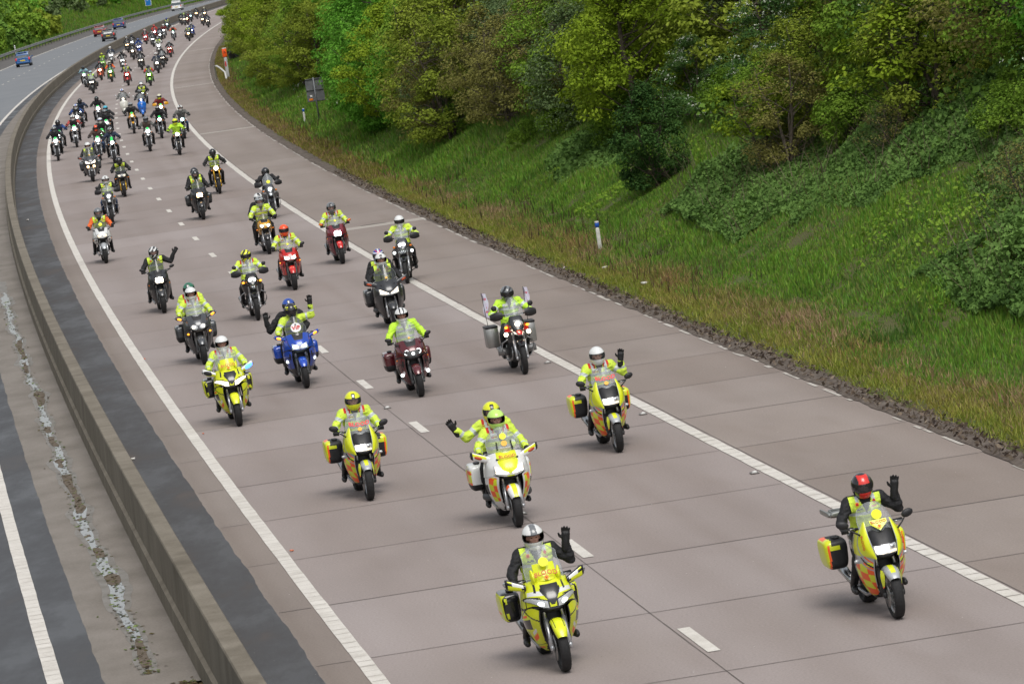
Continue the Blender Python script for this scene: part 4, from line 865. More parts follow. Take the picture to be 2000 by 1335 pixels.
# ---------------- complete motorcycle builders; every one returns the root Empty
def bt_pattern(a, b, p=(1, 2)):
    k = (np.floor(a)+np.floor(b)) % 2
    return np.where(k > 0, p[0], p[1])
def radiator(o, w_=.15):
    h_ = MB()
    for sx in (-1, 1): h_.tube([(sx*.10, .47, .95), (sx*.14, .60, .72), (sx*.13, .70, .52), (sx*.135, .72, .36)], .006, k=5)
    h_.build('brake_hose', [mPlast], o)
    b = MB(); b.box((0, .44, .52), (w_, .05, .20), 0, .3); b.box((0, .50, .73), (w_+.02, .10, .035), 0, .4); b.box((0, .30, .30), (w_*.8, .12, .07), 0, .4); b.build('radiator', [mPlast], o)
def bike_patrol(name, label, blood=True, beacon=False, soft=False):
    """yellow sports tourer with twin angular headlamps"""
    o = empty(name, (0, 0, 0), 0, label, 'motorcycle'); G = fairing_front('tourer', .98, res=1.75)
    M_ = [MP['yellow'], MP['black'], MP['white'], MP['silver'], MP['orange']]
    def mf(u, v, c, s):
        x = np.abs(c[:, 0]); m = np.zeros(len(u), int)
        nose = (x < .105-.75*np.abs(c[:, 2]-.975)*(c[:, 2] < .975)*.62) & (c[:, 2] > .80) & (c[:, 2] < 1.035); m[nose] = 1
        nose2 = (x < .012+.11*np.clip((c[:, 2]-.80)/.17, 0, 1)) & (c[:, 2] < 1.0) & (c[:, 2] > .81); m[(x < .10) & (c[:, 2] < .985) & ~nose2] = 0; m[nose2] = 1
        m[(u > .22) & (u < .62) & (v > .36) & (v < .52) & ~nose2] = 2 if not soft else 0
        m[(np.abs(u-.40) < .03) & (v < .42) & (v > .08)] = 1
        m[(u > .66) & (u < .70)] = 1; m[(v > .93)] = 1
        m[(u > .30) & (u < .9) & (np.abs(v-.60) < .022)] = 1
        return m
    f = MB().grid(G, mf, mirror=True).build('fairing', M_, o)
    H = MB().grid(G, 0, off=.006, mirror=True, mask=lambda u, v, c, s: (v > .54+.16*np.clip((.62-u)/.5, 0, 1)) & (v < .97-.34*np.clip((u-.30)*2.2, 0, 1)) & (u > .10) & (u < .78)).build('headlight_surround', [MP['black']], o)
    for sg in (1, -1):
        MB().grid(G*np.array([sg, 1, 1]), 0, off=.012, mask=lambda u, v, c, s: (v > .60+.14*np.clip((.6-u)/.5, 0, 1)) & (v < .94-.32*np.clip((u-.30)*2.2, 0, 1)) & (u > .14) & (u < .70)).build('headlight', [mLens if not soft else mLampW], o)
        ctr = G[int((.83)*(G.shape[0]-1)), int(.30*(G.shape[1]-1))]*np.array([sg, 1, 1]); MB().ell(tuple(ctr+[sg*.015, .012, .0]), (.050, .014, .024), 0, rot=(0, -sg*.35, -sg*.2)).build('bulb', [mLampC if not soft else mLampW], o)
    Sd = fairing_side('tourer', res=1.6)
    def ms(u, v, c, s):
        z = c[:, 2]; y = c[:, 1]; m = np.zeros(len(u), int); a = (z+y*.55); 
        m[(np.abs(a-.98) < .012)] = 1; m[(np.abs((z-y*.5)-.52) < .012)] = 1; m[(v > .22) & (v < .40) & (u > .30) & (u < .72)] = 1
        m[(np.abs(v-.56-(u-.3)*.5) < .05) & (u > .20) & (u < .40)] = 4; m[(np.abs(v-.46-(u-.3)*.5) < .03) & (u > .2) & (u < .36)] = 2; m[(v > .11) & (v < .17) & (u > .40) & (u < .58)] = 4; m[(v > .80) & (v < .86) & (u > .2) & (u < .5)] = 4
        m[(u < .035)] = 1; m[(np.abs(u-.5) < .02) & (v > .45)] = 1; m[(np.abs(v-.73) < .012)] = 1
        if soft: m[(v > .2) & (v < .5) & (u > .5)] = 3
        return m
    MB().grid(Sd, ms, mirror=True).build('side_fairing', M_, o)
    radiator(o)
    wheel(o, 'front_wheel', .75, .30, .12, 5, mPlast); wheel(o, 'rear_wheel', -.75, .315, .18, 5, mPlast)
    mudguard(o, MP['yellow'], .75, .30, .085, 28, 128, .055, mf=lambda u, v, c, s: np.where((np.abs(u-.38) < .05) & (v > .25), 1, 0) if not soft else np.zeros(len(u), int), mats=[MP['yellow'], MP['black']])
    fork(o, .44, .98, .75, .30, .108, mFork)
    core(o, 0, tank=MP['yellow'], tail=MP['yellow']); bars(o, .35, .26, 1.06)
    s, SG = screen(o, 0, .43, .92, mGlass, wt=.225, base=(.57, 1.07), lean=.62)
    # yellow lower screen panel with lettering
    B = MB().grid(SG, 0, off=.006, mirror=True, mask=lambda u, v, c, s: (v < .30+.05*np.cos(u*1.5)) & (u < .55)).build('screen_panel', [MP['yellow']], o)
    text('lettering', 'BLOOD', .078, (0, .555, 1.165), (R(90-30), 0, PI), mRedTxt, B, arc=1.1, bold=.0008)
    MB().disc((0, .572, 1.108), .028, (0, .9, .3), 0, 20, .006).build('badge', mDiscO, B)
    text('lettering', 'V', .036, (0, .581, 1.109), (R(70), 0, PI), mRedTxt, B, bold=.002)
    if not soft:
        MB().disc((0, .505, 1.285), .058, (0, .85, .5), 0, 28, .004).build('sticker', mDiscY, o)
    for sx in (-1, 1):   # pointed deflectors beside the panel
        E = [[(sx*.135, .525, 1.06), (sx*.15, .535, 1.04), (sx*.175, .52, 1.05)], [(sx*.12, .52, 1.13), (sx*.155, .55, 1.12), (sx*.185, .49, 1.13)], [(sx*.15, .47, 1.21), (sx*.165, .48, 1.215), (sx*.175, .46, 1.21)]]
        MB().grid(gsurf(E, 7, 10)).build('deflector', [MP['yellow']], o)
    pm = lambda u, v: np.where((np.abs(u+.01) > .165) | (v < .06) | (v > .93) | (np.abs(u+.045-.10*v) < .014), 1, np.where((v > .15) & (v < .62) & (u > .03+.0*v), 2, 0))
    if soft: pm = lambda u, v: np.where((np.abs(u) > .22), 1, np.where((u < -.0) & (v < .8), 0, 3))
    mirror_pod(o, [MP['yellow'], MP['black'], MP['white'], MP['white']], .25, .475, .42, .35, 1.005, 1.085, .042, .068, mf=pm, edge=1, light=((mBeacon, mPlast)[::-1], .60, .095, .042, .0) if beacon else None)
    pannier(o, [MP['black'], MP['yellow'], MP['orange']], lambda a, y, z: np.where((a > .45) & (np.abs(y) < .9) & (np.abs(z) < .85), np.where((np.abs(z) < .4) & (y > -.3) & (y < .4) & (np.sin(z*9) > 0), 2, 1), np.where((y > .5) & (np.abs(a-.45) < .14) & (np.abs(z) < .7) & (np.abs(z) > .06), 1, np.where((y > .5) & (np.abs(a+.1) < .14) & (np.abs(z) < .7), 0, 0))), x=.355, z=.68, h=(.125, .26, .185))
    return o
def bike_blood_tourer(name, label, rack=False, screentext=True):
    """silver and yellow chequered tourer with one wide headlamp"""
    o = empty(name, (0, 0, 0), 0, label, 'motorcycle'); G = fairing_front('tourer', .88, res=1.5)
    M_ = [MP['yellow'], MP['silver'], MP['black'], MP['orange'], mPlast]
    def mf(u, v, c, s):
        x = np.abs(c[:, 0]); z = c[:, 2]; m = np.zeros(len(u), int); m[(x < .155+.1*(z-.9))] = 4; m[(x < .17) & (z < .81)] = 4
        e = x-(.17+.12*(z-.9)); m[(e > 0) & (e < .018)] = 1; m[u > .93] = 1; m[(z < .775) & (e > 0)] = 1; return m
    MB().grid(G, mf, mirror=True).build('fairing', M_, o)
    # pointed yellow cheeks standing proud beside the lamp
    for sx in (-1, 1):
        E = [[(sx*.15, .49, 1.16), (sx*.165, .48, 1.165), (sx*.175, .45, 1.155)], [(sx*.155, .60, 1.03), (sx*.205, .57, 1.03), (sx*.25, .46, 1.02)], [(sx*.15, .70, .92), (sx*.225, .62, .91), (sx*.275, .46, .90)], [(sx*.135, .745, .82), (sx*.19, .70, .80), (sx*.26, .53, .79)], [(sx*.125, .75, .745), (sx*.14, .745, .74), (sx*.16, .72, .745)]]
        Gc = gsurf(E, 16, 30); q = MB().grid(Gc, lambda u, v, c, s: np.where((u < .07) | (u > .93), 1, 0)).build('fairing_cheek', M_[:2], o)
        if rack:
            n_ = Vector(np.cross(Gc[13, 9]-Gc[13, 6], Gc[16, 8]-Gc[10, 8])).normalized(); n_ = n_ if n_.y > 0 else -n_; xd = Vector(Gc[17, 8]-Gc[9, 8]).normalized()*sx; yd = n_.cross(xd); tt = text('lettering', 'BLOOD', .052, (0, 0, 0), (0, 0, 0), mRedTxt, q); mm = Matrix((xd, yd, n_)).transposed().to_4x4(); mm.translation = Vector(Gc[13, 8])+n_*.008; tt.matrix_local = mm
    Sd = fairing_side('tourer', .88, res=1.8)
    def ms(u, v, c, s):
        z = c[:, 2]; y = c[:, 1]; m = np.ones(len(u), int)
        a = (z*1.0+y*.35)*8.2; b = (y*1.0-z*.45)*7.2+20; chk = bt_pattern(a, b, (0, 3)); reg = (v > .14) & (u > .04) & (u < .62); m[reg] = chk[reg]
        st_ = np.abs((z+y*.75)-1.12) < .016; m[st_ & (v < .5)] = 2; st2 = np.abs((z+y*.75)-1.06) < .012; m[st2 & (v < .5)] = 1; st3 = np.abs((z+y*.75)-1.19) < .012; m[st3] = 3
        m[(u < .04)] = 1; m[(u > .62) & (v > .3)] = 4; m[v > .88] = 2; return m
    MB().grid(Sd, ms, mirror=True).build('side_fairing', M_, o)
    H = MB().grid(G, 0, off=.010, mirror=True, mask=lambda u, v, c, s: (np.abs(c[:, 0]) < .145-.25*np.abs(c[:, 2]-.855)) & (c[:, 2] > .785+.0*u) & (c[:, 2] < .895)).build('headlight', [mLens], o)
    MB().grid(G, 0, off=.014, mask=lambda u, v, c, s: (c[:, 0] < .132-.25*np.abs(c[:, 2]-.855)) & (c[:, 2] > .795) & (c[:, 2] < .885)).build('bulb', [mLampW], H); MB().grid(G*np.array([-1, 1, 1]), 0, off=.014, mask=lambda u, v, c, s: (c[:, 0] > -.04) & (c[:, 2] > .795) & (c[:, 2] < .885)).build('bulb', [mLampW], H); MB().grid(G*np.array([-1, 1, 1]), 0, off=.014, mask=lambda u, v, c, s: (c[:, 0] < -.04) & (c[:, 0] > -.13) & (c[:, 2] > .795) & (c[:, 2] < .825)).build('reflector', [mLampDim], H); MB().ell((-.075, .742, .855), (.036, .018, .032), 0).build('reflector', [mChrome], H)
    radiator(o, .13); wheel(o, 'front_wheel', .75, .30, .125, 5, mat('rim_silver', (.4, .41, .42), .35, .7)); wheel(o, 'rear_wheel', -.75, .315, .18, 5, mPlast)
    mudguard(o, MP['silver'], .75, .30, .09, 40, 132, .06, mf=lambda u, v, c, s: np.where((np.abs(c[:, 0]) < .035) & (v > .15) & (v < .85), 1, 0), mats=[MP['silver'], MP['yellow']])
    for sx in (-1, 1):   # vertical yellow blades below the mudguard
        E = [[(sx*.078, .80, .585), (sx*.105, .72, .60)], [(sx*.095, .84, .50), (sx*.125, .75, .50)], [(sx*.105, .80, .40), (sx*.115, .76, .38)]]
        MB().grid(gsurf(E, 6, 14), lambda u, v, c, s: np.where(v > .96, 1, 0)).build('fork_blade', [MP['yellow'], MP['orange']], o)
    fork(o, .44, .98, .75, .30, .108, mPlast)
    core(o, 0, tank=MP['silver'], tail=MP['black']); bars(o, .37, .28, 1.07)
    s, SG = screen(o, 0, .36, .86, mGlass, wt=.19, base=(.60, 1.04), lean=.72)
    if rack:
        q = MB().add([(-.105, .545, 1.175), (.105, .545, 1.175), (.10, .585, 1.13), (0, .635, 1.055), (-.10, .585, 1.13)], [(0, 1, 2, 3, 4)]).build('screen_panel', [MP['yellow']], o, smooth=False)
        text('lettering', 'BLOOD', .052, (0, .572, 1.150), (R(48), 0, PI), mRedTxt, q); MB().disc((0, .607, 1.098), .026, (0, .8, .6), 0, 20, .004).build('badge', mDiscO, q); text('lettering', 'V', .034, (0, .613, 1.104), (R(52), 0, PI), mRedTxt, q, bold=.002)
        MB().disc((-.01, .50, 1.23), .062, (0, .9, .4), 0, 28, .004).build('sticker', mDiscY, o)
        b = MB(); b.box((.06, -.98, 1.10), (.24, .27, .010), 0, .25); b.box((.31, -.98, 1.13), (.012, .27, .03), 0, .3); b.box((-.19, -.98, 1.13), (.012, .27, .03), 0, .3); b.box((.06, -.72, 1.13), (.24, .012, .03), 0, .3); b.tube([(-.21, -.76, 1.09), (-.21, -1.2, 1.12)], .013, k=6); b.tube([(.21, -.76, 1.09), (.21, -1.2, 1.12)], .013, k=6); b.tube([(-.21, -1.2, 1.12), (.21, -1.2, 1.12)], .013, k=6)
        for sx in (-1, 1): b.tube([(sx*.1, -.8, .90), (sx*.1, -.9, 1.05)], .012, k=6)
        b.build('luggage_rack', [mat('rack_alloy', (.30, .31, .30), .4, .7)], o)
    else:
        text('lettering', 'BLOOD', .092, (0, .515, 1.19), (R(58), 0, PI), mat('lettering_bright_red', (.75, .02, .03), .5), o, arc=-1.0, bold=.003); MB().disc((0, .56, 1.12), .035, (0, .8, .55), 0, 22, .004).build('badge', mDiscO, o)
    mirror_stalk(o, mPlast, .40, .40, 1.16, .23, .52, 1.02, (.078, .032, .05))
    indicators(o, .30, .38, .70, mLens, .022)
    pannier(o, [mPlast, MP['yellow'], MP['orange']], lambda a, y, z: np.where((a > .60) & (np.abs(z) < .9), np.where((a < .74) & (y > -.2) & (z < .72), 2, 1), np.where((y > .45) & (a > -.15) & (a < .62) & (((z > .18) & (z < .62)) | ((z < -.02) & (z > -.42) & (not rack))), 1, np.where((a > .35) & (z > .66), np.where(y < .2, 2, 1), 0))), x=.36, z=.70, h=(.15, .26, .185), bev=.38)
    return o
def bike_white_tourer(name, label, white=True, col='white'):
    """broad tourer with wide one-piece headlamp and big mirror pods"""
    o = empty(name, (0, 0, 0), 0, label, 'motorcycle'); G = fairing_front('tourer', 1.02, res=1.5)
    base = MP[col]; M_ = [base, MP['yellow'] if white else base, MP['orange'] if white else mPlast, MP['silver'] if white else mPlast, mPlast]
    def mf(u, v, c, s):
        x = np.abs(c[:, 0]); m = np.zeros(len(u), int); m[(x < .15) & (v < .45)] = 1; m[(x < .14-.5*(.93-c[:, 2])) & (c[:, 2] < .95)] = 1; m[(u > .8)] = 0; return m
    MB().grid(G, mf, mirror=True).build('fairing', M_, o)
    Sd = fairing_side('tourer', 1.0, res=1.5)
    def ms(u, v, c, s):
        m = np.zeros(len(u), int); z = c[:, 2]; y = c[:, 1]
        if white:
            a = (z+y*.25)*9; b = (y-z*.5)*8+20; chk = bt_pattern(a, b, (1, 2)); reg = (u > .10) & (u < .40) & (v > .04) & (v < .62); m[reg] = chk[reg]
            m[(u > .44) & (u < .75) & (v > .2) & (v < .45)] = 4
        else: m[(u > .42) & (u < .8) & (v > .25) & (v < .5)] = 4
        m[u < .03] = 4; return m
    MB().grid(Sd, ms, mirror=True).build('side_fairing', M_, o)
    for sg in (1, -1):
        H = MB().grid(G*np.array([sg, 1, 1]), 0, off=.010, mask=lambda u, v, c, s: (c[:, 2] > .775+.02*np.abs(c[:, 0])) & (c[:, 2] < .80+.55*np.abs(c[:, 0])+.0) & (np.abs(c[:, 0]) < .225) & (np.abs(c[:, 0]) > .004) & (c[:, 2] < .93)).build('headlight', [mLens], o)
        MB().grid(G*np.array([sg, 1, 1]), 0, off=.016, mask=lambda u, v, c, s: (c[:, 2] > .792+.10*np.abs(c[:, 0])) & (c[:, 2] < .80+.56*np.abs(c[:, 0])) & (np.abs(c[:, 0]) < .205) & (np.abs(c[:, 0]) > .03)).build('bulb', [mLampW], H); MB().ell((sg*.085, .752, .80), (.035, .012, .014), 0, rot=(0, -sg*.2, -sg*.3)).build('reflector', [mLampDim], H)
        E = [[(sg*.20, -.02, .50), (sg*.32, -.04, .47)], [(sg*.23, .12, .46), (sg*.35, .04, .40)], [(sg*.2, .26, .40), (sg*.28, .16, .36)]]
        MB().box((sg*.30, .10, .42), (.05, .15, .05), 0, .6, rot=(0, 0, sg*.25)).build('engine_guard', [mPlastG], o)
        MB().box((sg*.135, .60, 1.0), (.035, .012, .012), 0, .5, rot=(0, -sg*.3, 0)).build('vent', [mPlast], o)
    radiator(o, .15); wheel(o, 'front_wheel', .75, .30, .12, 5, mPlastG); wheel(o, 'rear_wheel', -.75, .315, .17, 5, mPlastG)
    mudguard(o, base, .75, .30, .10, 32, 125, .075, mf=lambda u, v, c, s: np.where((np.abs(c[:, 0]) < .03), 1, np.where((c[:, 0] > .06) & (v > .4) & (v < .7), 2, 0)), mats=M_)
    fork(o, .44, .98, .75, .30, .112, mFork)
    core(o, 0, tank=base, tail=base); bars(o, .35, .25, 1.06)
    s, SG = screen(o, 0, .40, 1.0, mGlass if white else mGlassD, wt=.15, base=(.55, 1.08), lean=.6)
    if white:
        text('lettering', 'BLOOD', .07, (0, .648, 1.035), (R(48), 0, PI), mRedTxt, o, arc=-.6, bold=.001)
        MB().disc((0, .448, 1.315), .05, (0, .85, .5), 0, 28, .004).build('sticker', mDiscY, o); MB().disc((0, .50, 1.215), .045, (0, .85, .5), 0, 28, .004).build('badge', mDiscO, o)
        MB().box((0, .545, 1.145), (.085, .004, .022), 0, .3, rot=(-.55, 0, 0)).build('strip_sticker', mDiscW, o)
    else:
        MB().disc((0, .545, 1.15), .028, (0, .85, .5), 0, 20, .004).build('badge', mDiscO, o)
    for sx in (-1, 1): MB().tube([(sx*.115, .52, 1.13), (sx*.105, .44, 1.24)], [.012, .009], k=8).build('screen_slider', mPlast, o)
    pm = lambda u, v: np.where((np.abs(u) > .2) | (v > .94), 4, np.where((u > -.02) & (u < .12) & (v > .2), (1 if white else 0), 0))
    mirror_pod(o, M_, .22, .50, .42, .33, .99, 1.09, .05, .062, mf=pm, edge=4, light=(mat('indicator_dark', (.45, .06, .01), .3), .62, .065, .024, -.005))
    pannier(o, [base, MP['yellow'] if white else base, MP['orange'] if white else base, mPlast], lambda a, y, z: np.where(z < -.45, 3, np.where((a > .75) & (z < .6), np.where(np.sin(z*7+y*3) > 0, 1, 2), 0)), x=.35, z=.66, h=(.12, .26, .20))
    return o
def bike_tourer(name, label, col, lamp='warm', pods=False, amber_on=False, glass=None, panniers=True, spots=None, disc=None, wide=.94, scr=.38, kind='tourer', lamps='twin', mcol=None, sidem=None, mirror_amber=False, guardm=None, bars_=False, forkm=None, wtx=.14, low=0., tall=1.0):
    """generic faired road motorcycle"""
    o = empty(name, (0, 0, 0), 0, label, 'motorcycle'); G = fairing_front(kind, wide); base = MP[col]; M_ = [base, mPlast, MP[sidem] if sidem else base]
    MB().grid(G, lambda u, v, c, s: np.where((v > .92) | ((np.abs(c[:, 0]) < .12-.10*v) & (v < .36)) | (np.abs(u-.60+.25*v) < .016) | ((u > .66) & (u < .80) & (v > .12) & (v < .24)), 1, 0), mirror=True).build('fairing', M_, o)
    Sd = fairing_side(kind, wide, low)
    MB().grid(Sd, lambda u, v, c, s: np.where((u < .04) | ((u > .38) & (u < .75) & (v > .27+.25*(u-.38)) & (v < .50)) | (np.abs(v-.20-.1*u) < .012) | ((np.abs(u-.20-.25*(v-.2)) < .018) & (v > .2) & (v < .8)) | ((u > .08) & (u < .17) & (v > .10) & (v < .30)), 1, np.where(v > .58, 2, 0)), mirror=True).build('side_fairing', M_, o)
    lm = LAMPS[lamp]
    if lamps in ('twin', 'wide', 'single', 'ring'):
        if lamps == 'single': MB().grid(G, 0, off=.01, mirror=True, mask=lambda u, v, c, s: (np.abs(c[:, 0]) < .098-.2*np.abs(c[:, 2]-.85)) & (c[:, 2] > .79) & (c[:, 2] < .915)).build('headlight', [lm], o)
        elif lamps == 'wide':
            H = MB().grid(G, 0, off=.008, mirror=True, mask=lambda u, v, c, s: (np.abs(c[:, 0]) < .16) & (c[:, 2] > .80+.25*np.abs(c[:, 0])*0) & (c[:, 2] < .865+.35*np.abs(c[:, 0]))).build('headlight', [mLens], o)
            for sg in (-1, 1): MB().ell((sg*.085, .742, .845), (.062, .018, .040), 0, rot=(0, -sg*.3, -sg*.3)).build('bulb', [lm], H)
        elif lamps == 'twin':
            for sg in (-1, 1):
                H = MB().grid(G*np.array([sg, 1, 1]), 0, off=.008, mask=lambda u, v, c, s: ((np.abs(c[:, 0])-.095)/.075)**2+((c[:, 2]-.84-.12*(np.abs(c[:, 0])-.095))/.052)**2 < 1).build('headlight', [mLens], o)
                MB().ell((sg*.09, .735, .84), (.050, .02, .036), 0, rot=(0, -sg*.2, -sg*.3)).build('bulb', [lm], H)
        else:
            H = MB().grid(G, 0, off=.008, mirror=True, mask=lambda u, v, c, s: (c[:, 2] > .775+.25*np.abs(c[:, 0])) & (c[:, 2] < .90) & (np.abs(c[:, 0]) < .17)).build('headlight', [mPlastG], o)
            MB().ell((0, .78, .84), (.032, .015, .03), 0).build('bulb', [mLampC], H)
            for sg in (-1, 1):
                b = MB(); b.tube([(sg*.115+.043*math.cos(a), .73, .872+.043*math.sin(a)) for a in np.linspace(.9, 2*PI-.2, 18)], .0085, k=6); b.build('light_ring', [mLampC], H)
                MB().disc((sg*.115, .718, .872), .033, (0, 1, 0), 0, 16, .01).build('lens', [mPlast], H)
    radiator(o, .14*wide); wheel(o, 'front_wheel', .75, .30, .12, 5, mPlastG); wheel(o, 'rear_wheel', -.75, .315, .18, 5, mPlastG)
    mudguard(o, MP[mcol] if mcol else base, .75, .30, .085, 30, 122, .06); fork(o, .44, .98, .75, .30, .105, forkm or mPlastG)
    core(o, 0, tank=base, tail=base); bars(o, .35 if kind == 'tourer' else .33, .27, 1.05 if kind == 'tourer' else 1.0)
    screen(o, 0, scr, .85*wide, glass or mGlass, wt=wtx, base=(.58, 1.06) if kind == 'tourer' else (.60, .99), lean=.65)
    if disc: MB().disc((0, .525 if kind == 'tourer' else .53, 1.19 if kind == 'tourer' else 1.09), disc[1], (0, .85, .5), 0, 28, .004).build('sticker', disc[0], o)
    if pods: mirror_pod(o, [MP[mcol or col], mPlast], .24, .45, .42, .34, 1.0, 1.07, .03, .045, light=(mAmberOn, .6, .055, .025, 0.) if amber_on else None, edge=1, mf=lambda u, v: np.where((np.abs(u) > .2), 1, 0))
    else: mirror_stalk(o, mPlast if not mirror_amber else base, .385 if kind == 'tourer' else .35, .40, 1.14 if kind == 'tourer' else 1.07, .22*wide, .50, 1.0 if kind == 'tourer' else .96, (.07, .03, .042), amber=mirror_amber)
    if not pods: indicators(o, .29*wide, .46, .73, mAmberOn if amber_on else mAmber, .022)
    elif amber_on and lamps == 'twin': indicators(o, .24, .60, .70, mAmberOn, .022)
    if panniers: pannier(o, [base if panniers is True else panniers, mPlast], lambda a, y, z: np.where(z < -.35, 1, 0), x=.345, z=.64, h=(.12, .27, .19))
    if spots:
        for sg in (-1, 1): MB().ell((sg*spots[1], .48, spots[2]), (.036, .03, .036), 0).build('spotlight', [spots[0]], o)
    if bars_: crashbars(o, mPlast, .27)
    return o
def bike_adventure(name, label, col='dgrey', acc='red', lamp='warm', boxes=False, flags=False, spots=None, disc=None, guard=True, panel='black', single=True, screenm=None, orange_ind=False, scr=.34, barsm=mSteel, tank2=None):
    o = empty(name, (0, 0, 0), 0, label, 'motorcycle')
    # beak, lamp cowl and tank shrouds
    A = [[(0, .58, 1.14), (.07, .57, 1.14), (.12, .50, 1.12)], [(0, .68, 1.05), (.10, .66, 1.05), (.15, .55, 1.03)], [(0, .72, .95), (.11, .70, .95), (.16, .57, .93)], [(0, .76, .88), (.09, .72, .86), (.13, .58, .85)]]
    G = gsurf(A, 16, 24); MB().grid(G, 0, mirror=True).build('headlight_cowl', [MP[panel]], o)
    B = [[(0, .72, .87), (.07, .70, .87), (.12, .60, .87)], [(0, .86, .84), (.06, .83, .835), (.10, .66, .83)], [(0, 1.0, .78), (.025, .99, .775), (.045, .92, .77)]]
    MB().grid(gsurf(B, 10, 16), lambda u, v, c, s: np.where((np.abs(c[:, 0]) < .05) & (v < .9), 1, 0), mirror=True).build('beak', [MP[panel], MP[acc]], o)
    T = [[(.10, .60, .93), (.16, .54, .97), (.18, .42, .98), (.17, .25, .95)], [(.11, .58, .84), (.21, .52, .86), (.25, .40, .86), (.22, .2, .84)], [(.11, .52, .72), (.20, .47, .72), (.23, .35, .72), (.2, .18, .72)], [(.10, .46, .62), (.15, .42, .61), (.17, .32, .61), (.15, .2, .62)]]
    MB().grid(gsurf(T, 18, 20), lambda u, v, c, s: np.where((v < .35) & (u < .55), 1, 0), mirror=True).build('tank_shroud', [MP[col], MP[tank2 or acc]], o)
    lm = LAMPS[lamp]; H = MB(); H.ell((-.03 if single else 0, .705, .985), (.078 if single else .10, .045, .058), 0); h = H.build('headlight', [mLens], o)
    if single: MB().ell((.0, .735, .985), (.052, .028, .044), 0).build('bulb', [lm], h); MB().ell((-.08, .71, .985), (.034, .02, .034), 0).build('bulb', [mLens], h)
    else:
        for sg in (-1, 1): MB().ell((sg*.052, .735, .985), (.037, .026, .037), 0).build('bulb', [lm], h)
    wheel(o, 'front_wheel', .76, .325, .105, 0 if boxes else 10, mPlastG); wheel(o, 'rear_wheel', -.76, .32, .15, 5, mPlastG)
    mudguard(o, MP['black'], .76, .325, .075, 45, 130, .04); fork(o, .46, 1.02, .76, .325, .10, mFork)
    b = MB(); b.box((0, .42, .60), (.12, .05, .16), 0, .3); b.build('radiator', [mPlast], o)
    if boxes:
        b = MB()
        for sx in (-1, 1): b.tube([(sx*.15, .12, .42), (sx*.37, .12, .44)], .075, k=14)
        b.build('cylinder_head', [mat('cylinder_alloy', (.22, .22, .22), .4, .6)], o)
    core(o, 0, seat_z=.86, tank=MP[col]); bars(o, .41, .30, 1.14, guard=guard, gm=mPlast)
    screen(o, 0, scr, .72, screenm or mGlass, wt=.13, base=(.55, 1.12), lean=.55)
    mirror_stalk(o, mPlast, .36, .30, 1.31, .27, .28, 1.15, (.055, .025, .05), round_=boxes); indicators(o, .21, .56, .93, mAmberOn if orange_ind else mAmber, .026)
    crashbars(o, barsm, .30, spot=None)
    if spots:
        for sg in (-1, 1): MB().ell((sg*.225, .52, .79), (.04, .03, .04), 0).build('spotlight', [spots], o)
    if disc: MB().disc((0, .50, 1.22), .06, (0, .85, .5), 0, 28, .004).build('sticker', disc, o)
    if boxes:
        for sx in (-1, 1):
            b = MB(); b.box((sx*.37, -.62, .68), (.125, .22, .20), 0, .16); b.box((sx*.37, -.62, .885), (.13, .225, .02), 1, .2); b.build('pannier', [mat('box_alloy', (.36, .36, .35), .4, .6, noise=.1), mPlast], o)
    return o
def bike_naked(name, label, col='white', lamp='white', board='fgreen', high=False, forkm=mFork, usd=False, lamp_y=.60, fly=None, tank=None, wheels='wire', scr=None, guards=None, tw=.11):
    """upright bike with a round lamp, number board and exposed forks"""
    o = empty(name, (0, 0, 0), 0, label, 'motorcycle'); lm = LAMPS[lamp]
    A = [[(0, .60, 1.13), (.06, .59, 1.13), (.09, .56, 1.12)], [(0, .64, 1.06), (.085, .62, 1.06), (.115, .57, 1.05)], [(0, .66, .96), (.09, .64, .96), (.12, .58, .95)], [(0, .65, .88), (.05, .64, .88), (.08, .6, .88)]]
    if board: 
        h_ = MB().grid(gsurf(A, 12, 20), 0, mirror=True).build('headlight_cowl', [MP[col]], o)
        MB().disc((0, .60, 1.10), .062, (0, 1, .35), 0, 24, .03).build('number_disc', MP[board], o)
    b = MB(); b.lathe([(0, .001), (0, .001)], (0, 0, 0), 3); b = MB(); b.ell((0, .63, .97), (.088, .07, .088), 0); h = b.build('headlight', [mPlast if not board else MP[col]], o); MB().ell((0, .675, .97), (.080, .035, .080), 0).build('bulb', [lm], h)
    hw = .10
    wheel(o, 'front_wheel', .74, .33 if high else .305, tw, 0 if wheels == 'wire' else 5, mSteel if wheels == 'wire' else mPlast); wheel(o, 'rear_wheel', -.74, .31, .14, 0 if wheels == 'wire' else 5, mPlast)
    if high:
        Q = [[(0, 1.02, .80), (.03, 1.01, .795)], [(0, .85, .83), (.07, .84, .815)], [(0, .66, .83), (.07, .66, .815)], [(0, .5, .76), (.05, .5, .75)]]; MB().grid(gsurf(Q, 6, 14), 0, mirror=True).build('front_mudguard', [MP[col]], o)
    else: mudguard(o, MP[tank or col], .74, .305, .07, 50, 130, .04)
    fork(o, .47, 1.02, .74, .33 if high else .305, .10, forkm, usd, .026)
    core(o, 0, seat_z=.84 if high else .79, tank=MP[tank or col], tail=MP[col]); bars(o, .40, .30, 1.12 if high else 1.08, guard=guards, gm=MP[col] if guards else None)
    mirror_stalk(o, mPlast, .36, .28, 1.24, .25, .27, 1.10, (.05, .02, .04)); indicators(o, .17, .58, .90, mAmber, .02)
    if fly or scr: screen(o, 0, scr or .2, .6, mGlassD, wt=.12, base=(.62, 1.08), lean=.5)
    b = MB(); b.box((0, .36, .60), (.10, .04, .14), 0, .3); b.build('radiator', [mPlast], o)
    return o
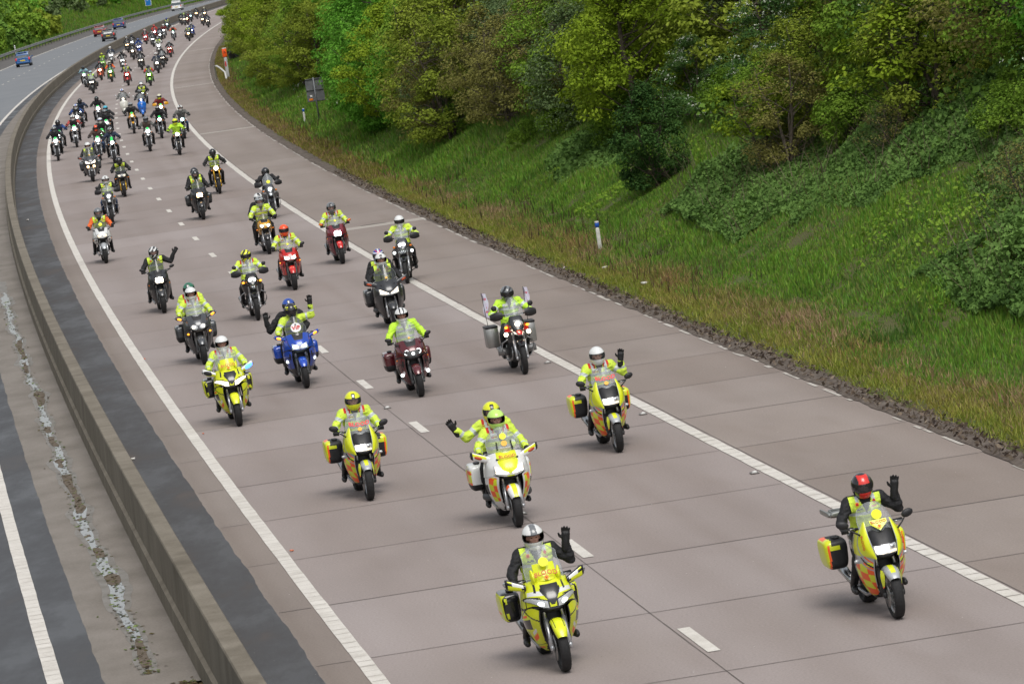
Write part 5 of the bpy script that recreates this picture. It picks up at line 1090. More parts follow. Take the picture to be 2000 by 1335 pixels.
def bike_scooter(name, label, col):
    o = empty(name, (0, 0, 0), 0, label, 'scooter'); base = MP[col]
    A = [[(0, .50, .98), (.06, .49, .98), (.11, .46, .96), (.13, .42, .94)], [(0, .56, .84), (.11, .54, .84), (.20, .49, .84), (.25, .42, .83)], [(0, .56, .62), (.12, .54, .62), (.21, .48, .61), (.245, .41, .60)], [(0, .50, .42), (.09, .48, .41), (.16, .43, .40), (.20, .36, .39)], [(0, .40, .30), (.07, .39, .29), (.13, .34, .28), (.18, .28, .27)]]
    MB().grid(gsurf(A, 20, 34), 0, mirror=True).build('leg_shield', [base], o)
    MB().disc((0, .560, .80), .035, (0, 1, .1), 0, 18, .012).build('badge', mDiscW, o)
    MB().box((0, .53, .62), (.07, .08, .10), 0, .4).build('horn_cover', [base], o); MB().box((0, .30, .24), (.16, .28, .03), 0, .4).build('footboard', [mPlastG], o)
    wheel(o, 'front_wheel', .66, .23, .11, 5, base); wheel(o, 'rear_wheel', -.62, .23, .12, 5, mSteel)
    mudguard(o, base, .66, .23, .105, -5, 160, .12); fork(o, .5, .7, .66, .23, .06, mSteel, r=.02)
    b = MB(); b.box((0, .42, 1.04), (.13, .08, .055), 0, .6); h = b.build('headlight_cowl', [base], o); MB().ell((0, .50, 1.045), (.058, .03, .058), 0).build('headlight', [mLampW if col != 'scblue' else mLampW], o)
    bars(o, .36, .36, 1.07, sweep=.06); screen(o, 0, .34, .85, mGlass, wt=.19, base=(.48, 1.10), lean=.35)
    B = [[(0, -.02, .74), (.10, -.02, .72), (.15, -.03, .60), (.14, -.02, .34)], [(0, -.3, .78), (.13, -.3, .75), (.21, -.32, .60), (.19, -.3, .34)], [(0, -.7, .78), (.12, -.7, .75), (.22, -.7, .60), (.2, -.7, .38)], [(0, -.98, .68), (.06, -.97, .66), (.10, -.96, .58), (.08, -.95, .45)]]
    MB().grid(gsurf(B, 14, 22), 0, mirror=True).build('body_panel', [base], o)
    MB().box((0, -.32, .80), (.14, .36, .05), 0, .5).build('seat', [mSeat], o); MB().box((0, -1.0, .68), (.06, .03, .05), 0, .5).build('tail_light', [mat('tail_light_red', (.4, .01, .01), .3)], o)
    for sx in (-1, 1):
        b = MB(); b.tube([(sx*.30, .38, 1.08), (sx*.40, .36, 1.26)], .007, 0, 6); b.ell((sx*.42, .36, 1.29), (.06, .015, .04), 1); b.build('mirror', [mChrome, mChrome], o)
    return o
# ---------------- people
mSkin = mat('skin', (.66, .36, .27), .5); mTrB = mat('trousers_black', (.014, .014, .016), .75, noise=.3, nscale=14, bump=.5, bscale=30); mJean = mat('jeans_blue', (.03, .06, .13), .8, noise=.3, nscale=14); mBoot = mat('boots_black', (.012, .012, .013), .45)
mGlv = mat('gloves_black', (.010, .010, .011), .6, noise=.3, nscale=40)
def cloth(name, c, rough=.75, n=.14): return mat('cloth_'+name, c, rough, noise=n*1.3, nscale=9, bump=1.0, bscale=13)
CL = dict(hiv=cloth('fluorescent_yellow', (.60, .78, .075)), hivg=cloth('fluorescent_lime', (.50, .80, .05)), silver=mat('reflective_tape', (.50, .55, .55), .4, spec=.7), red=cloth('red', (.52, .03, .02)), white=cloth('white', (.62, .62, .60)), black=cloth('black', (.013, .013, .015)), grey=cloth('grey', (.10, .10, .095)), brown=cloth('brown', (.075, .05, .04)), navy=cloth('navy', (.018, .03, .06)), maroon=cloth('maroon', (.16, .02, .02)), teal=cloth('pale_blue', (.22, .36, .42)), orange=cloth('orange', (.75, .14, .03)), pink=cloth('salmon_red', (.42, .07, .06)), bluej=cloth('blue', (.02, .06, .22)), green=cloth('green', (.02, .22, .06)), purple=cloth('slate', (.09, .10, .13)))
HC = dict(white=mat('helmet_white', (.70, .71, .70), .25, coat=.6), black=mat('helmet_black', (.016, .016, .018), .22, coat=.6), grey=mat('helmet_grey', (.15, .16, .17), .25, coat=.6), yellow=mat('helmet_yellow', (.70, .74, .02), .3, coat=.4), lime=mat('helmet_lime', (.50, .78, .16), .3, coat=.4), red=mat('helmet_red', (.65, .03, .02), .25, coat=.6), orange=mat('helmet_orange', (.85, .09, .02), .3, coat=.4), blue=mat('helmet_blue', (.02, .07, .35), .25, coat=.6), silver=mat('helmet_silver', (.35, .37, .38), .25, .3, coat=.6), cyan=mat('helmet_cyan', (.05, .4, .55), .3), green=mat('helmet_green', (.02, .14, .08), .3, coat=.6), cream=mat('helmet_cream', (.6, .58, .45), .3))
mLiner = mat('helmet_lining', (.012, .012, .012), .9); mVisD = mat('visor_dark', (.02, .02, .024), .08, alpha=.82, spec=.9); mVisC = mat('visor_clear', (.35, .37, .38), .06, alpha=.10, spec=.9)
mEye = mat('eye_dark', (.02, .015, .012), .4)
POSES = {}
def pose(name):
    """joint table of each pose; +x is the rider's right"""
    J = dict(pel=(0, -.22, .92), spine=(0, -.17, 1.08), chest=(0, -.09, 1.275), neck=(0, -.03, 1.415), head=(0, .015, 1.515),
             shR=(.185, -.07, 1.350), elR=(.335, .03, 1.130), haR=(.345, .225, 1.075), shL=(-.185, -.07, 1.350), elL=(-.335, .03, 1.130), haL=(-.345, .225, 1.075),
             hpR=(.10, -.20, .89), knR=(.235, .20, .74), anR=(.27, -.15, .35), toR=(.30, .04, .30), hpL=(-.10, -.20, .89), knL=(-.235, .20, .74), anL=(-.27, -.15, .35), toL=(-.30, .04, .30), grip='both', dirR=(0, .6, -.35), dirL=(0, .6, -.35))
    if name in ('waveL', 'waveLopen'): J.update(elL=(-.39, .0, 1.19), haL=(-.37, .05, 1.40), dirL=(-.15, .12, 1.), grip='R')
    if name == 'waveLbent': J.update(elL=(-.40, .0, 1.24), haL=(-.50, .04, 1.42), dirL=(-.5, .1, .7), grip='R')
    if name == 'waveLhigh': J.update(elL=(-.40, -.04, 1.36), haL=(-.40, .0, 1.60), dirL=(-.05, .12, 1.), grip='R')
    if name == 'upright': J.update(pel=(0, -.30, .92), spine=(0, -.29, 1.10), chest=(0, -.23, 1.28), neck=(0, -.19, 1.415), head=(0, -.15, 1.51), shR=(.19, -.22, 1.35), shL=(-.19, -.22, 1.35), elR=(.37, -.05, 1.17), elL=(-.37, -.05, 1.17), haR=(.385, .20, 1.145), haL=(-.385, .20, 1.145), hpR=(.10, -.28, .90), hpL=(-.10, -.28, .90), knR=(.24, .13, .77), knL=(-.24, .13, .77), anR=(.235, -.16, .37), anL=(-.235, -.16, .37), toR=(.255, .03, .33), toL=(-.255, .03, .33))
    if name == 'sport': J.update(chest=(0, .0, 1.20), neck=(0, .09, 1.31), head=(0, .15, 1.385), shR=(.185, .04, 1.26), shL=(-.185, .04, 1.26), elR=(.34, .10, 1.06), elL=(-.34, .10, 1.06), haR=(.33, .235, 1.01), haL=(-.33, .235, 1.01), spine=(0, -.14, 1.05))
    if name == 'scooter': J.update(pel=(0, -.30, .90), spine=(0, -.28, 1.06), chest=(0, -.22, 1.25), neck=(0, -.18, 1.385), head=(0, -.14, 1.475), shR=(.19, -.21, 1.32), shL=(-.19, -.21, 1.32), elR=(.33, -.05, 1.12), elL=(-.33, -.05, 1.12), haR=(.35, .29, 1.085), haL=(-.35, .29, 1.085), hpR=(.09, -.28, .87), hpL=(-.09, -.28, .87), knR=(.17, .16, .72), knL=(-.17, .16, .72), anR=(.14, .10, .33), anL=(-.14, .10, .33), toR=(.15, .30, .28), toL=(-.15, .30, .28))
    if name.startswith('pillion'):
        for k in list(J):
            if isinstance(J[k], tuple) and not k.startswith('dir'): J[k] = (J[k][0], J[k][1]-.42, J[k][2]+.075)
        J.update(knR=(.26, -.22, .80), knL=(-.26, -.22, .80), anR=(.255, -.50, .46), anL=(-.255, -.50, .46), toR=(.27, -.31, .42), toL=(-.27, -.31, .42), elR=(.31, -.45, 1.16), elL=(-.31, -.45, 1.16), haR=(.19, -.27, 1.03), haL=(-.19, -.27, 1.03), dirR=(-.3, .8, 0), dirL=(.3, .8, 0))
        if name == 'pillionwaveR': J.update(elR=(.42, -.45, 1.27), haR=(.58, -.42, 1.42), dirR=(.45, .1, .8), grip='L')
        if name == 'pillionwaveRlow': J.update(elR=(.46, -.45, 1.15), haR=(.50, -.42, 1.36), dirR=(.0, .1, 1.), grip='L')
    return J
def hand_bones(J, side):
    """palm, four unequal fingers and a thumb from the side of the palm"""
    w_ = Vector(J['ha'+side]); el = Vector(J['el'+side]); d = Vector(J['dir'+side]).normalized(); sx = 1 if side == 'R' else -1; up = d.z > .5 or abs(d.x) > .4 and d.z > .3
    B = []
    if up:
        fwd = Vector((0, 1, 0)); s = d.cross(fwd).normalized()      # across the palm
        if s.x*sx > 0: s = -s            # thumb towards the head
        kn = w_+d*.100
        w_ = w_+d*.01; B.append((w_-d*.09, w_, .047, .044)); B.append((w_, w_+d*.03, .036, .038)); B.append((w_+d*.02+s*.012, kn-d*.004+s*.014, .036, .034)); B.append((w_+d*.02-s*.012, kn-d*.004-s*.018, .036, .034))
        for i, (off, L_, sp) in enumerate(((.036, .088, .13), (.0125, .102, .05), (-.012, .096, -.05), (-.035, .080, -.15))):
            b0 = kn+s*off-d*.012; d1 = (d+s*sp+fwd*.10).normalized(); b1 = b0+d1*L_*.55; d2 = (d1+fwd*.22).normalized(); b2 = b1+d2*L_*.45; B.append((b0, b1, .0120, .0115)); B.append((b1, b2, .0115, .0105))
        t0 = w_+d*.04+s*.034; t1 = t0+(s*.85+d*.45+fwd*.25).normalized()*.046; t2 = t1+(s*.4+d*.9+fwd*.2).normalized()*.040; B.append((t0, t1, .0165, .015)); B.append((t1, t2, .015, .012))
    else:
        g = Vector((sx*.022, .05, -.004)) if abs(d.x) < .2 else d*.05; palm = w_+g; s = Vector((-sx, 0, 0)); B.append((w_, palm, .031, .034))
        for i, (off, L_) in enumerate(((.034, .055), (.012, .06), (-.011, .058), (-.033, .05))):
            b0 = palm+s*off+Vector((0, .01, .014)); b1 = b0+Vector((0, .032, -.012)); b2 = b1+Vector((0, -.004, -.032)); B.append((b0, b1, .0115, .011)); B.append((b1, b2, .011, .0095))
        t0 = palm+s*.034; t1 = t0+Vector((-sx*.014, .012, -.018)); B.append((w_+s*.015+g*.5, t0, .014, .0125)); B.append((t0, t1+Vector((0, .012, -.012)), .0125, .010))
    return B
def remesh(V, F, vox, smooth_it=3):
    me = bpy.data.meshes.new('r'); me.from_pydata([tuple(v) for v in V], [], [tuple(int(i) for i in f) for f in F]); o = bpy.data.objects.new('r', me); C.objects.link(o)
    m = o.modifiers.new('r', 'REMESH'); m.mode = 'VOXEL'; m.voxel_size = vox; m.use_smooth_shade = True
    if smooth_it: s = o.modifiers.new('s', 'SMOOTH'); s.iterations = smooth_it; s.factor = .5
    dg = bpy.context.evaluated_depsgraph_get(); dg.update(); out = bpy.data.meshes.new_from_object(o.evaluated_get(dg)); bpy.data.objects.remove(o); return out
def capsule(mb, a, b, ra, rb, k=12, sq=1.):
    a = np.array(a, float); b = np.array(b, float); d = b-a; L_ = np.linalg.norm(d)+1e-9; d /= L_; pth = []; r = []
    for t in (-.99, -.8, -.45): pth.append(a+d*ra*t*.98); r.append(ra*math.sqrt(max(1e-4, 1-t*t)))
    pth.append(a); r.append(ra); pth.append(b); r.append(rb)
    for t in (.45, .8, .99): pth.append(b+d*rb*t*.98); r.append(rb*math.sqrt(max(1e-4, 1-t*t)))
    V, F = tube_np(pth, r, k); F = list(F)+[tuple(range(k))[::-1], tuple(range(len(V)-k, len(V)))]; mb.add(V, F)
def loft_torso(mb, J, grow=1., hips=True):
    c = [(Vector(J['pel'])-Vector((0, 0, .06)), .165, .125), (Vector(J['pel']), .175, .135), (Vector(J['spine']), .158, .12), (Vector(J['spine']).lerp(Vector(J['chest']), .55), .172, .128), (Vector(J['chest']), .190, .130), (Vector(J['chest']).lerp(Vector(J['neck']), .55), .185, .105), (Vector(J['neck'])-Vector((0, .0, .02)), .10, .075), (Vector(J['neck'])+Vector((0, .005, .02)), .066, .064)]
    k = 20; V = []
    for p, w_, dp in c:
        for j in range(k):
            a = 2*PI*j/k; ca, sa = math.cos(a), math.sin(a); V.append((p.x+np.sign(ca)*abs(ca)**.85*w_*grow, p.y+np.sign(sa)*abs(sa)**.85*dp*grow, p.z))
    F = [(i*k+j, i*k+(j+1) % k, (i+1)*k+(j+1) % k, (i+1)*k+j) for i in range(len(c)-1) for j in range(k)]+[tuple(range(k))[::-1], tuple(range((len(c)-1)*k, len(c)*k))]; mb.add(V, F)
def segd(P_, a, b):
    a = np.array(a, float); b = np.array(b, float); d = b-a; t = np.clip(((P_-a)@d)/(d@d), 0, 1); return np.linalg.norm(P_-(a+t[:, None]*d), axis=1), t
def poly_c(me):
    n = len(me.polygons); c = np.empty(n*3, np.float32); me.polygons.foreach_get('center', c); nr = np.empty(n*3, np.float32); me.polygons.foreach_get('normal', nr); return c.reshape(-1, 3), nr.reshape(-1, 3)
def make_pose(name):
    if name in POSES: return POSES[name]
    J = pose(name); mb = MB(); loft_torso(mb, J, .86)
    for s in 'RL':
        capsule(mb, J['sh'+s], J['el'+s], .052, .042); capsule(mb, J['el'+s], J['ha'+s], .041, .029)
        capsule(mb, J['hp'+s], J['kn'+s], .095, .068, 14); capsule(mb, J['kn'+s], J['an'+s], .066, .047, 14)
        an = np.array(J['an'+s]); to = np.array(J['to'+s]); heel = an+[0, -.035, -.055]; capsule(mb, an, heel, .050, .044); capsule(mb, heel, to+[0, 0, -.01], .045, .040); capsule(mb, to+[0, -.05, .0], to+[0, .045, -.012], .043, .036)
        for (a, b, ra, rb) in hand_bones(J, s): capsule(mb, a, b, ra*1.12, rb*1.12, 8)
    hd = np.array(J['head']); nk = np.array(J['neck']); capsule(mb, nk-[0, 0, .03], hd-[0, .01, .04], .058, .055)
    # head: skull, jaw, brow, nose, cheeks
    mb.ell(tuple(hd+[0, -.012, .025]), (.074, .092, .095)); mb.ell(tuple(hd+[0, .035, -.03]), (.055, .058, .07)); mb.ell(tuple(hd+[0, .088, -.005]), (.013, .020, .024)); mb.ell(tuple(hd+[0, .075, .028]), (.05, .02, .012)); mb.ell(tuple(hd+[0, .078, -.052]), (.024, .014, .008))
    for sx in (-1, 1): mb.ell(tuple(hd+[sx*.035, .062, -.012]), (.022, .02, .018)); mb.ell(tuple(hd+[sx*.075, -.01, .0]), (.012, .02, .03))
    me = remesh(np.concatenate(mb.v), mb.f, .0075, 2); me.name = 'body'; c, nr = poly_c(me); mi = np.zeros(len(c), int)   # 0 trousers 1 boots 2 gloves 3 skin 4 torso 5 eyes
    for s in 'RL':
        d, t = segd(c, J['an'+s], np.array(J['an'+s])*1.02); dk, tk = segd(c, J['kn'+s], J['an'+s]); mi[(dk < .10) & (tk > .62)] = 1; mi[np.linalg.norm(c-np.array(J['to'+s]), axis=1) < .13] = 1
        w_ = np.array(J['ha'+s]); e = np.array(J['el'+s]); df, tf = segd(c, e, w_); mi[(df < .07)] = 4; dd = (w_-e)/np.linalg.norm(w_-e); mi[(((c-w_)@dd) > -.06) & (np.linalg.norm(c-w_, axis=1) < .24) & (df < .21) & (np.abs(c[:, 0]) > .12)] = 2
        du, tu = segd(c, J['sh'+s], e); mi[(du < .075) & (mi != 2)] = 4
    tor = (c[:, 2] > J['pel'][2]+.05) & (np.abs(c[:, 0]) < .24) & (mi != 2) & (c[:, 2] < J['neck'][2]-.02) & (c[:, 1] < J['chest'][1]+.2) & (np.linalg.norm(c-np.array(J['knR']), axis=1) > .2) & (np.linalg.norm(c-np.array(J['knL']), axis=1) > .2); mi[tor] = 4
    hm = np.linalg.norm(c-(hd+[0, 0, -.02]), axis=1) < .15; mi[hm & (c[:, 2] > J['neck'][2]-.02)] = 3
    for sx in (-1, 1): mi[(np.linalg.norm((c-(hd+[sx*.030, .075, .008]))*[1, 1, 1.6], axis=1) < .012)] = 5
    mi[(np.linalg.norm((c-(hd+[0, .088, -.052]))*[1, 1, 2.5], axis=1) < .016)] = 6
    me.materials.clear()
    for m in (mTrB, mBoot, mGlv, mSkin, CL['black'], mEye, mat('lips', (.32, .10, .08), .5)): me.materials.append(m)
    me.polygons.foreach_set('material_index', mi.astype(np.int32)); me.polygons.foreach_set('use_smooth', [True]*len(mi))
    # jacket
    jb = MB(); loft_torso(jb, J, 1.13)
    for s in 'RL':
        capsule(jb, J['sh'+s], J['el'+s], .080, .068, 14); w_ = Vector(J['ha'+s]); e = Vector(J['el'+s]); cu = w_.lerp(e, .12); capsule(jb, J['el'+s], cu, .068, .050, 14)
        capsule(jb, np.array(J['neck'])*[1, 1, 1]-[0, .01, .05], np.array(J['sh'+s])+[0, 0, -.004], .082, .076, 14)
    capsule(jb, np.array(J['neck'])-[0, 0, .03], np.array(J['neck'])+[0, 0, .02], .072, .070)
    jm = remesh(np.concatenate(jb.v), jb.f, .0125, 3); jm.name = 'jacket'
    # wrinkles
    n = len(jm.vertices); co_ = np.empty(n*3, np.float32); jm.vertices.foreach_get('co', co_); co_ = co_.reshape(-1, 3); no_ = np.empty(n*3, np.float32); jm.vertices.foreach_get('normal', no_); no_ = no_.reshape(-1, 3)
    wr = (fbm(co_[:, 0]*9+co_[:, 2]*5, co_[:, 2]*24+co_[:, 1]*9, 3, 3)-.5)*.040; co_ = co_+no_*wr[:, None]; jm.vertices.foreach_set('co', co_.ravel()); jm.update()
    c, nr = poly_c(jm); Z = c[:, 2]; ch = J['chest']; nk = J['neck']; fr = nr[:, 1] > -.2; mi = np.zeros(len(c), int)    # 0 torso 1 sleeve 2 tape torso 3 tape sleeve 4 shoulder red 5 shoulder white 6 collar dark 7 patch
    dl, dr = [segd(c, J['sh'+s], J['el'+s]) for s in 'LR']; fl, frr = [segd(c, J['el'+s], J['ha'+s]) for s in 'LR']
    dt = np.minimum(np.minimum(dl[0], dr[0]), np.minimum(fl[0], frr[0])); ax = np.abs(c[:, 0]-0); slv = (dt < .085) & (ax > .165); mi[slv] = 1
    for (dd, tt) in (dl, dr): mi[(dd < .095) & slv & (tt > .42) & (tt < .62)] = 3
    for (dd, tt) in (fl, frr): mi[(dd < .085) & slv & (tt > .38) & (tt < .56)] = 3
    zc = ch[2]; mi[(mi == 0) & (np.abs(Z-(zc-.045)) < .026)] = 2; mi[(mi == 0) & (np.abs(Z-(zc-.17)) < .026)] = 2
    mi[(mi == 0) & (np.abs(ax-.105) < .024) & (Z > zc-.04)] = 2
    sh = (Z > zc+.055) & (nr[:, 2] > -.1) & (ax < .20); mi[sh & (ax > .065)] = 4; mi[sh & (ax > .088) & (ax < .132)] = 5; mi[sh & (ax > .17) & (mi == 4)] = 0
    mi[(Z > nk[2]-.035) & (ax < .1)] = 4; vn = fr & (ax < .012+.42*np.clip(Z-(zc-.02), 0, .14)) & (Z > zc-.06) & (ax < .055) & (mi != 4); mi[vn] = 6
    mi[(c[:, 0] > .03) & (c[:, 0] < .115) & (np.abs(Z-(zc+.035)) < .022) & fr] = 7; mi[(c[:, 0] > .03) & (c[:, 0] < .115) & (np.abs(Z-(zc-.003)) < .009) & fr] = 4
    jm.materials.clear(); 
    for m in range(8): jm.materials.append(CL['black'])
    jm.polygons.foreach_set('material_index', mi.astype(np.int32)); jm.polygons.foreach_set('use_smooth', [True]*len(mi))
    # vest: the torso skin pushed outwards, open in a V, no sleeves
    tor = (dt > .055) | (ax < .168); tor &= (ax < .190) & (Z > J['spine'][2]-.08) & (Z < nk[2]-.01); V_open = (c[:, 1] > ch[1]-.02) & (ax < .008+.42*np.clip(Z-(zc-.06), 0, .3)) & (Z > zc-.075) & (nr[:, 1] > -.3)
    sel = np.where(tor & ~V_open & ~((Z > zc+.06) & (ax < .055)))[0]
    vi = {}; VV = []; FF = []; MM = []
    cpy = co_; nn = np.empty(n*3, np.float32); jm.vertices.foreach_get('normal', nn); nn = nn.reshape(-1, 3)
    for p in sel:
        pv = list(jm.polygons[int(p)].vertices); f = []
        for v in pv:
            if v not in vi: vi[v] = len(VV); VV.append(tuple(cpy[v]+nn[v]*.011))
            f.append(vi[v])
        FF.append(f); cc = c[p]; z_ = cc[2]; a_ = abs(cc[0]); f_ = nr[p][1] > -.1
        m = 0
        if abs(z_-(zc-.075)) < .022: m = 1
        elif a_ > .075 and a_ < .115 and z_ > zc-.03 and z_ > zc+.06: m = 1
        if f_ and (cc[0]-.105)**2+(z_-(zc+.045))**2 < .0235**2: m = 2
        if f_ and (cc[0]-.105)**2+(z_-(zc+.045))**2 < .014**2: m = 3
        if f_ and .045 < cc[0] < .125 and abs(z_-(zc-.022)) < .010: m = 4
        if f_ and -.125 < cc[0] < -.055 and abs(z_-(zc-.005)) < .011: m = 5
        if f_ and (cc[0]+.10)**2+(z_-(zc+.055))**2 < .020**2: m = 3
        MM.append(m)
    vm = bpy.data.meshes.new('hi_vis_vest'); vm.from_pydata(VV, [], FF)
    for m in (CL['hiv'], CL['silver'], mDiscO, mRedTxt, CL['black'], cloth('pink_badge', (.6, .25, .2))): vm.materials.append(m)
    vm.polygons.foreach_set('material_index', MM); vm.polygons.foreach_set('use_smooth', [True]*len(MM)); vm.update()
    POSES[name] = (J, me, jm, vm); return POSES[name]
# helmets: shared shell meshes for each livery
HELM = {}
def helmet_mesh(style):
    if style in HELM: return HELM[style]
    nu, nv = 56, 36; G = []
    for i in range(nv):
        p = -PI*.40+(PI*.5+PI*.40)*i/(nv-1); row = []
        for j in range(nu+1):
            a = 2*PI*j/nu; ca, sa = math.cos(a), math.sin(a); x = .133*math.cos(p)*ca; y = .158*math.cos(p)*sa; z = (.145 if p > 0 else .158)*math.sin(p)
            if z < 0 and sa > 0: y *= 1+.05*(-z/.14); x *= 1-.12*(-z/.14)        # chin bar
            if z < -.03: x *= 1+.8*(z+.03); 
            if p < 0: k_ = math.cos(p)**.42/max(math.cos(p), .05); x *= k_; y *= k_
            row.append((x, y+(.008 if sa > 0 else 0), z))
        G.append(row)
    G = np.array(G)
    def port(c):   # eye port opening
        return (c[:, 1] > .03) & (c[:, 2] > -.040+.25*np.clip(np.abs(c[:, 0])-.07, 0, 1)) & (c[:, 2] < .040-.35*np.clip(np.abs(c[:, 0])-.075, 0, 1)*0) & (np.abs(c[:, 0]) < .128)
    def mf(u, v, c, s):
        x, y, z = c.T; ax = np.abs(x); m = np.zeros(len(u), int); rim_ = (y > .02) & (z > -.048) & (z < .047) & ~port(c)
        m[rim_ & (ax < .135)] = 2
        if style == 'crown': m[(ax < .035+.05*np.clip(.12-z, 0, 1)) & (z > .05) & (y > -.05)] = 1
        if style == 'vent': m[(ax < .028) & (z > .055) & (z < .125) & (y > 0)] = 2; m[(ax < .016) & (z > .07) & (z < .11) & (y > 0)] = 1
        if style == 'stripes': m[((ax > .02) & (ax < .045)) & (z > .04)] = 1
        if style == 'swirl': m[(np.sin(x*60+z*50) > .3)] = 1
        if style == 'flash': m[(ax > .06) & (np.abs(np.abs(z-.06)-(.02+.3*np.abs(ax-.09))) < .010) & (y > -.02)] = 1
        if style == 'flag': m[(np.abs(x) < .016) | (np.abs(z-.07) < .012)] = 1; m[((np.abs(ax-np.abs(z-.08)*1.4) < .012) & (z > .04))] = 3
        if style == 'chin': m[(z < -.06)] = 1
        if style == 'front': m[(y > .02) & (ax < .065) & (z > .045) & (z < .135)] = 1; m[(z < -.07) & (y > 0) & (ax < .07)] = 1
        if style == 'peak': m[(z > .052) & (z < .072) & (y > .02)] = 1
        return m
    HELM[style] = (G, mf, port); b = MB().grid(G, mf, mask=lambda u, v, c, s: ~port(c)); V = np.concatenate(b.v)
    me = bpy.data.meshes.new('helmet'); me.from_pydata(V.tolist(), [], b.f); 
    for k in range(4): me.materials.append(HC['black'])
    me.polygons.foreach_set('material_index', b.m); me.polygons.foreach_set('use_smooth', [True]*len(b.f)); me.update()
    v = MB().grid(G*1.025, 0, mask=lambda u, v_, c, s: port(c/1.025)); vm = bpy.data.meshes.new('visor'); vm.from_pydata(np.concatenate(v.v).tolist(), [], v.f); vm.materials.append(mVisC); vm.polygons.foreach_set('use_smooth', [True]*len(v.f)); vm.update()
    l = MB().grid(G*.955, 0, mask=lambda u, v_, c, s: ~port(c/.955)); lm = bpy.data.meshes.new('helmet_lining'); lm.from_pydata(np.concatenate(l.v).tolist(), [], l.f); lm.materials.append(mLiner); lm.polygons.foreach_set('use_smooth', [True]*len(l.f)); lm.update()
    HELM[style] = (me, vm, lm); return HELM[style]
def setmat(o, i, m): o.material_slots[i].link = 'OBJECT'; o.material_slots[i].material = m
def person(bike, label, pz='ride', jacket='hiv', sleeves=None, tape=True, shoulders=True, vest=False, helmet=('white', 'black', 'vent'), visor='clear', trousers=None, group=None, gloves=None, turn=0., vestm=None, cat='person', patch=True):
    J, bm_, jm, vm = make_pose(pz); p = empty('person', bike.location, 0, label, cat, group); p.rotation_euler = bike.rotation_euler.copy()
    b = link('body', bm_, p); tr = trousers or mTrB; setmat(b, 0, tr)
    if gloves: setmat(b, 2, gloves)
    j = link('jacket', jm, p); base = CL[jacket]; sl_ = CL[sleeves] if sleeves else base; tp = CL['silver'] if tape else None
    for i, m in enumerate((base, sl_, tp or base, tp if tp and not sleeves else sl_, CL['red'] if shoulders else base, CL['silver'] if shoulders else base, CL['grey'] if tape else base, mDiscW if patch and tape else base)): setmat(j, i, m)
    if vest:
        v = link('hi_vis_vest', vm, p)
        if vestm: setmat(v, 0, CL[vestm])
    hm, vs, ln = helmet_mesh(helmet[2]); hz = Vector(J['head'])+Vector((0, .0, .022)); h = link('helmet', hm, p); h.location = hz; h.rotation_euler = (R(-6), 0, R(turn))
    for i, m in enumerate((HC[helmet[0]], HC[helmet[1]], HC['black'], HC['red'])): setmat(h, i, m)
    v = link('visor', vs, h); v.data = vs; l = link('helmet_lining', ln, h)
    if visor == 'dark': setmat(v, 0, mVisD)
    elif visor == 'open': bpy.data.objects.remove(v)
    return p
# ---------------- placing by the ground point of the front wheel
def place(o, x, y, yaw=0., fy=.75, lean=1.2):
    """put the front tyre's contact patch at (x, y), heading along the road towards the viewer"""
    d = float(dX(y)); f = Vector((-d, -1, 0)).normalized(); f.rotate(Euler((0, 0, R(yaw)))); o.location = Vector((x, y, 0))-f*fy; o.rotation_euler = (0, R(lean), math.atan2(-f.x, f.y)); return o
V_ = dict(jacket='black', tape=False, shoulders=False, vest=True)          # hi-vis vest over a dark jacket
D_ = dict(jacket='black', tape=False, shoulders=False)                     # plain dark jacket
b = place(bike_patrol('motorcycle', 'yellow and black faired motorcycle lettered BLOOD, nearest the viewer'), 0.10, 51.62, lean=2.7)
person(b, 'rider in a yellow vest over black, white helmet, waving a black glove, nearest the viewer', 'waveL', helmet=('white', 'grey', 'crown'), visor='open', turn=0, **V_)
b = place(bike_blood_tourer('motorcycle', 'silver and yellow chequered motorcycle with a metal rack, right of all others', rack=True), 4.08, 52.12, lean=2.6)
person(b, 'waving rider in a yellow vest over black leather with a red and black helmet', 'waveL', helmet=('black', 'red', 'front'), visor='dark', **V_)
b = place(bike_white_tourer('motorcycle', 'broad white and yellow motorcycle lettered BLOOD carrying two people'), -0.27, 64.52, lean=.8)
person(b, 'rider with a lime green helmet on the white and yellow motorcycle', 'ride', 'hiv', helmet=('lime', 'lime', 'plain'), visor='open')
person(b, 'pillion passenger in a yellow helmet waving to the left behind the lime-helmeted rider', 'pillionwaveR', 'hiv', helmet=('yellow', 'black', 'vent'))
b = place(bike_blood_tourer('motorcycle', 'chequered yellow motorcycle whose rider has a yellow and black helmet'), -2.56, 69.97, lean=-.5)
person(b, 'rider with a yellow and black helmet, both hands on the bars', 'ride', 'hiv', helmet=('yellow', 'white', 'vent'))
b = place(bike_blood_tourer('motorcycle', 'chequered yellow motorcycle beside the ribbed white line, rider waving'), 1.48, 71.72, lean=1.5)
person(b, 'waving rider in a yellow jacket and white helmet beside the ribbed white line', 'waveL', 'hiv', helmet=('white', 'white', 'plain'))
b = place(bike_patrol('motorcycle', 'all-yellow patrol motorcycle with a lit blue beacon on its mirror', beacon=True, soft=True), -5.31, 83.74, lean=2.5)
person(b, 'rider in a white helmet on the yellow motorcycle with the blue beacon', 'ride', 'hiv', helmet=('white', 'white', 'plain'), visor='open')
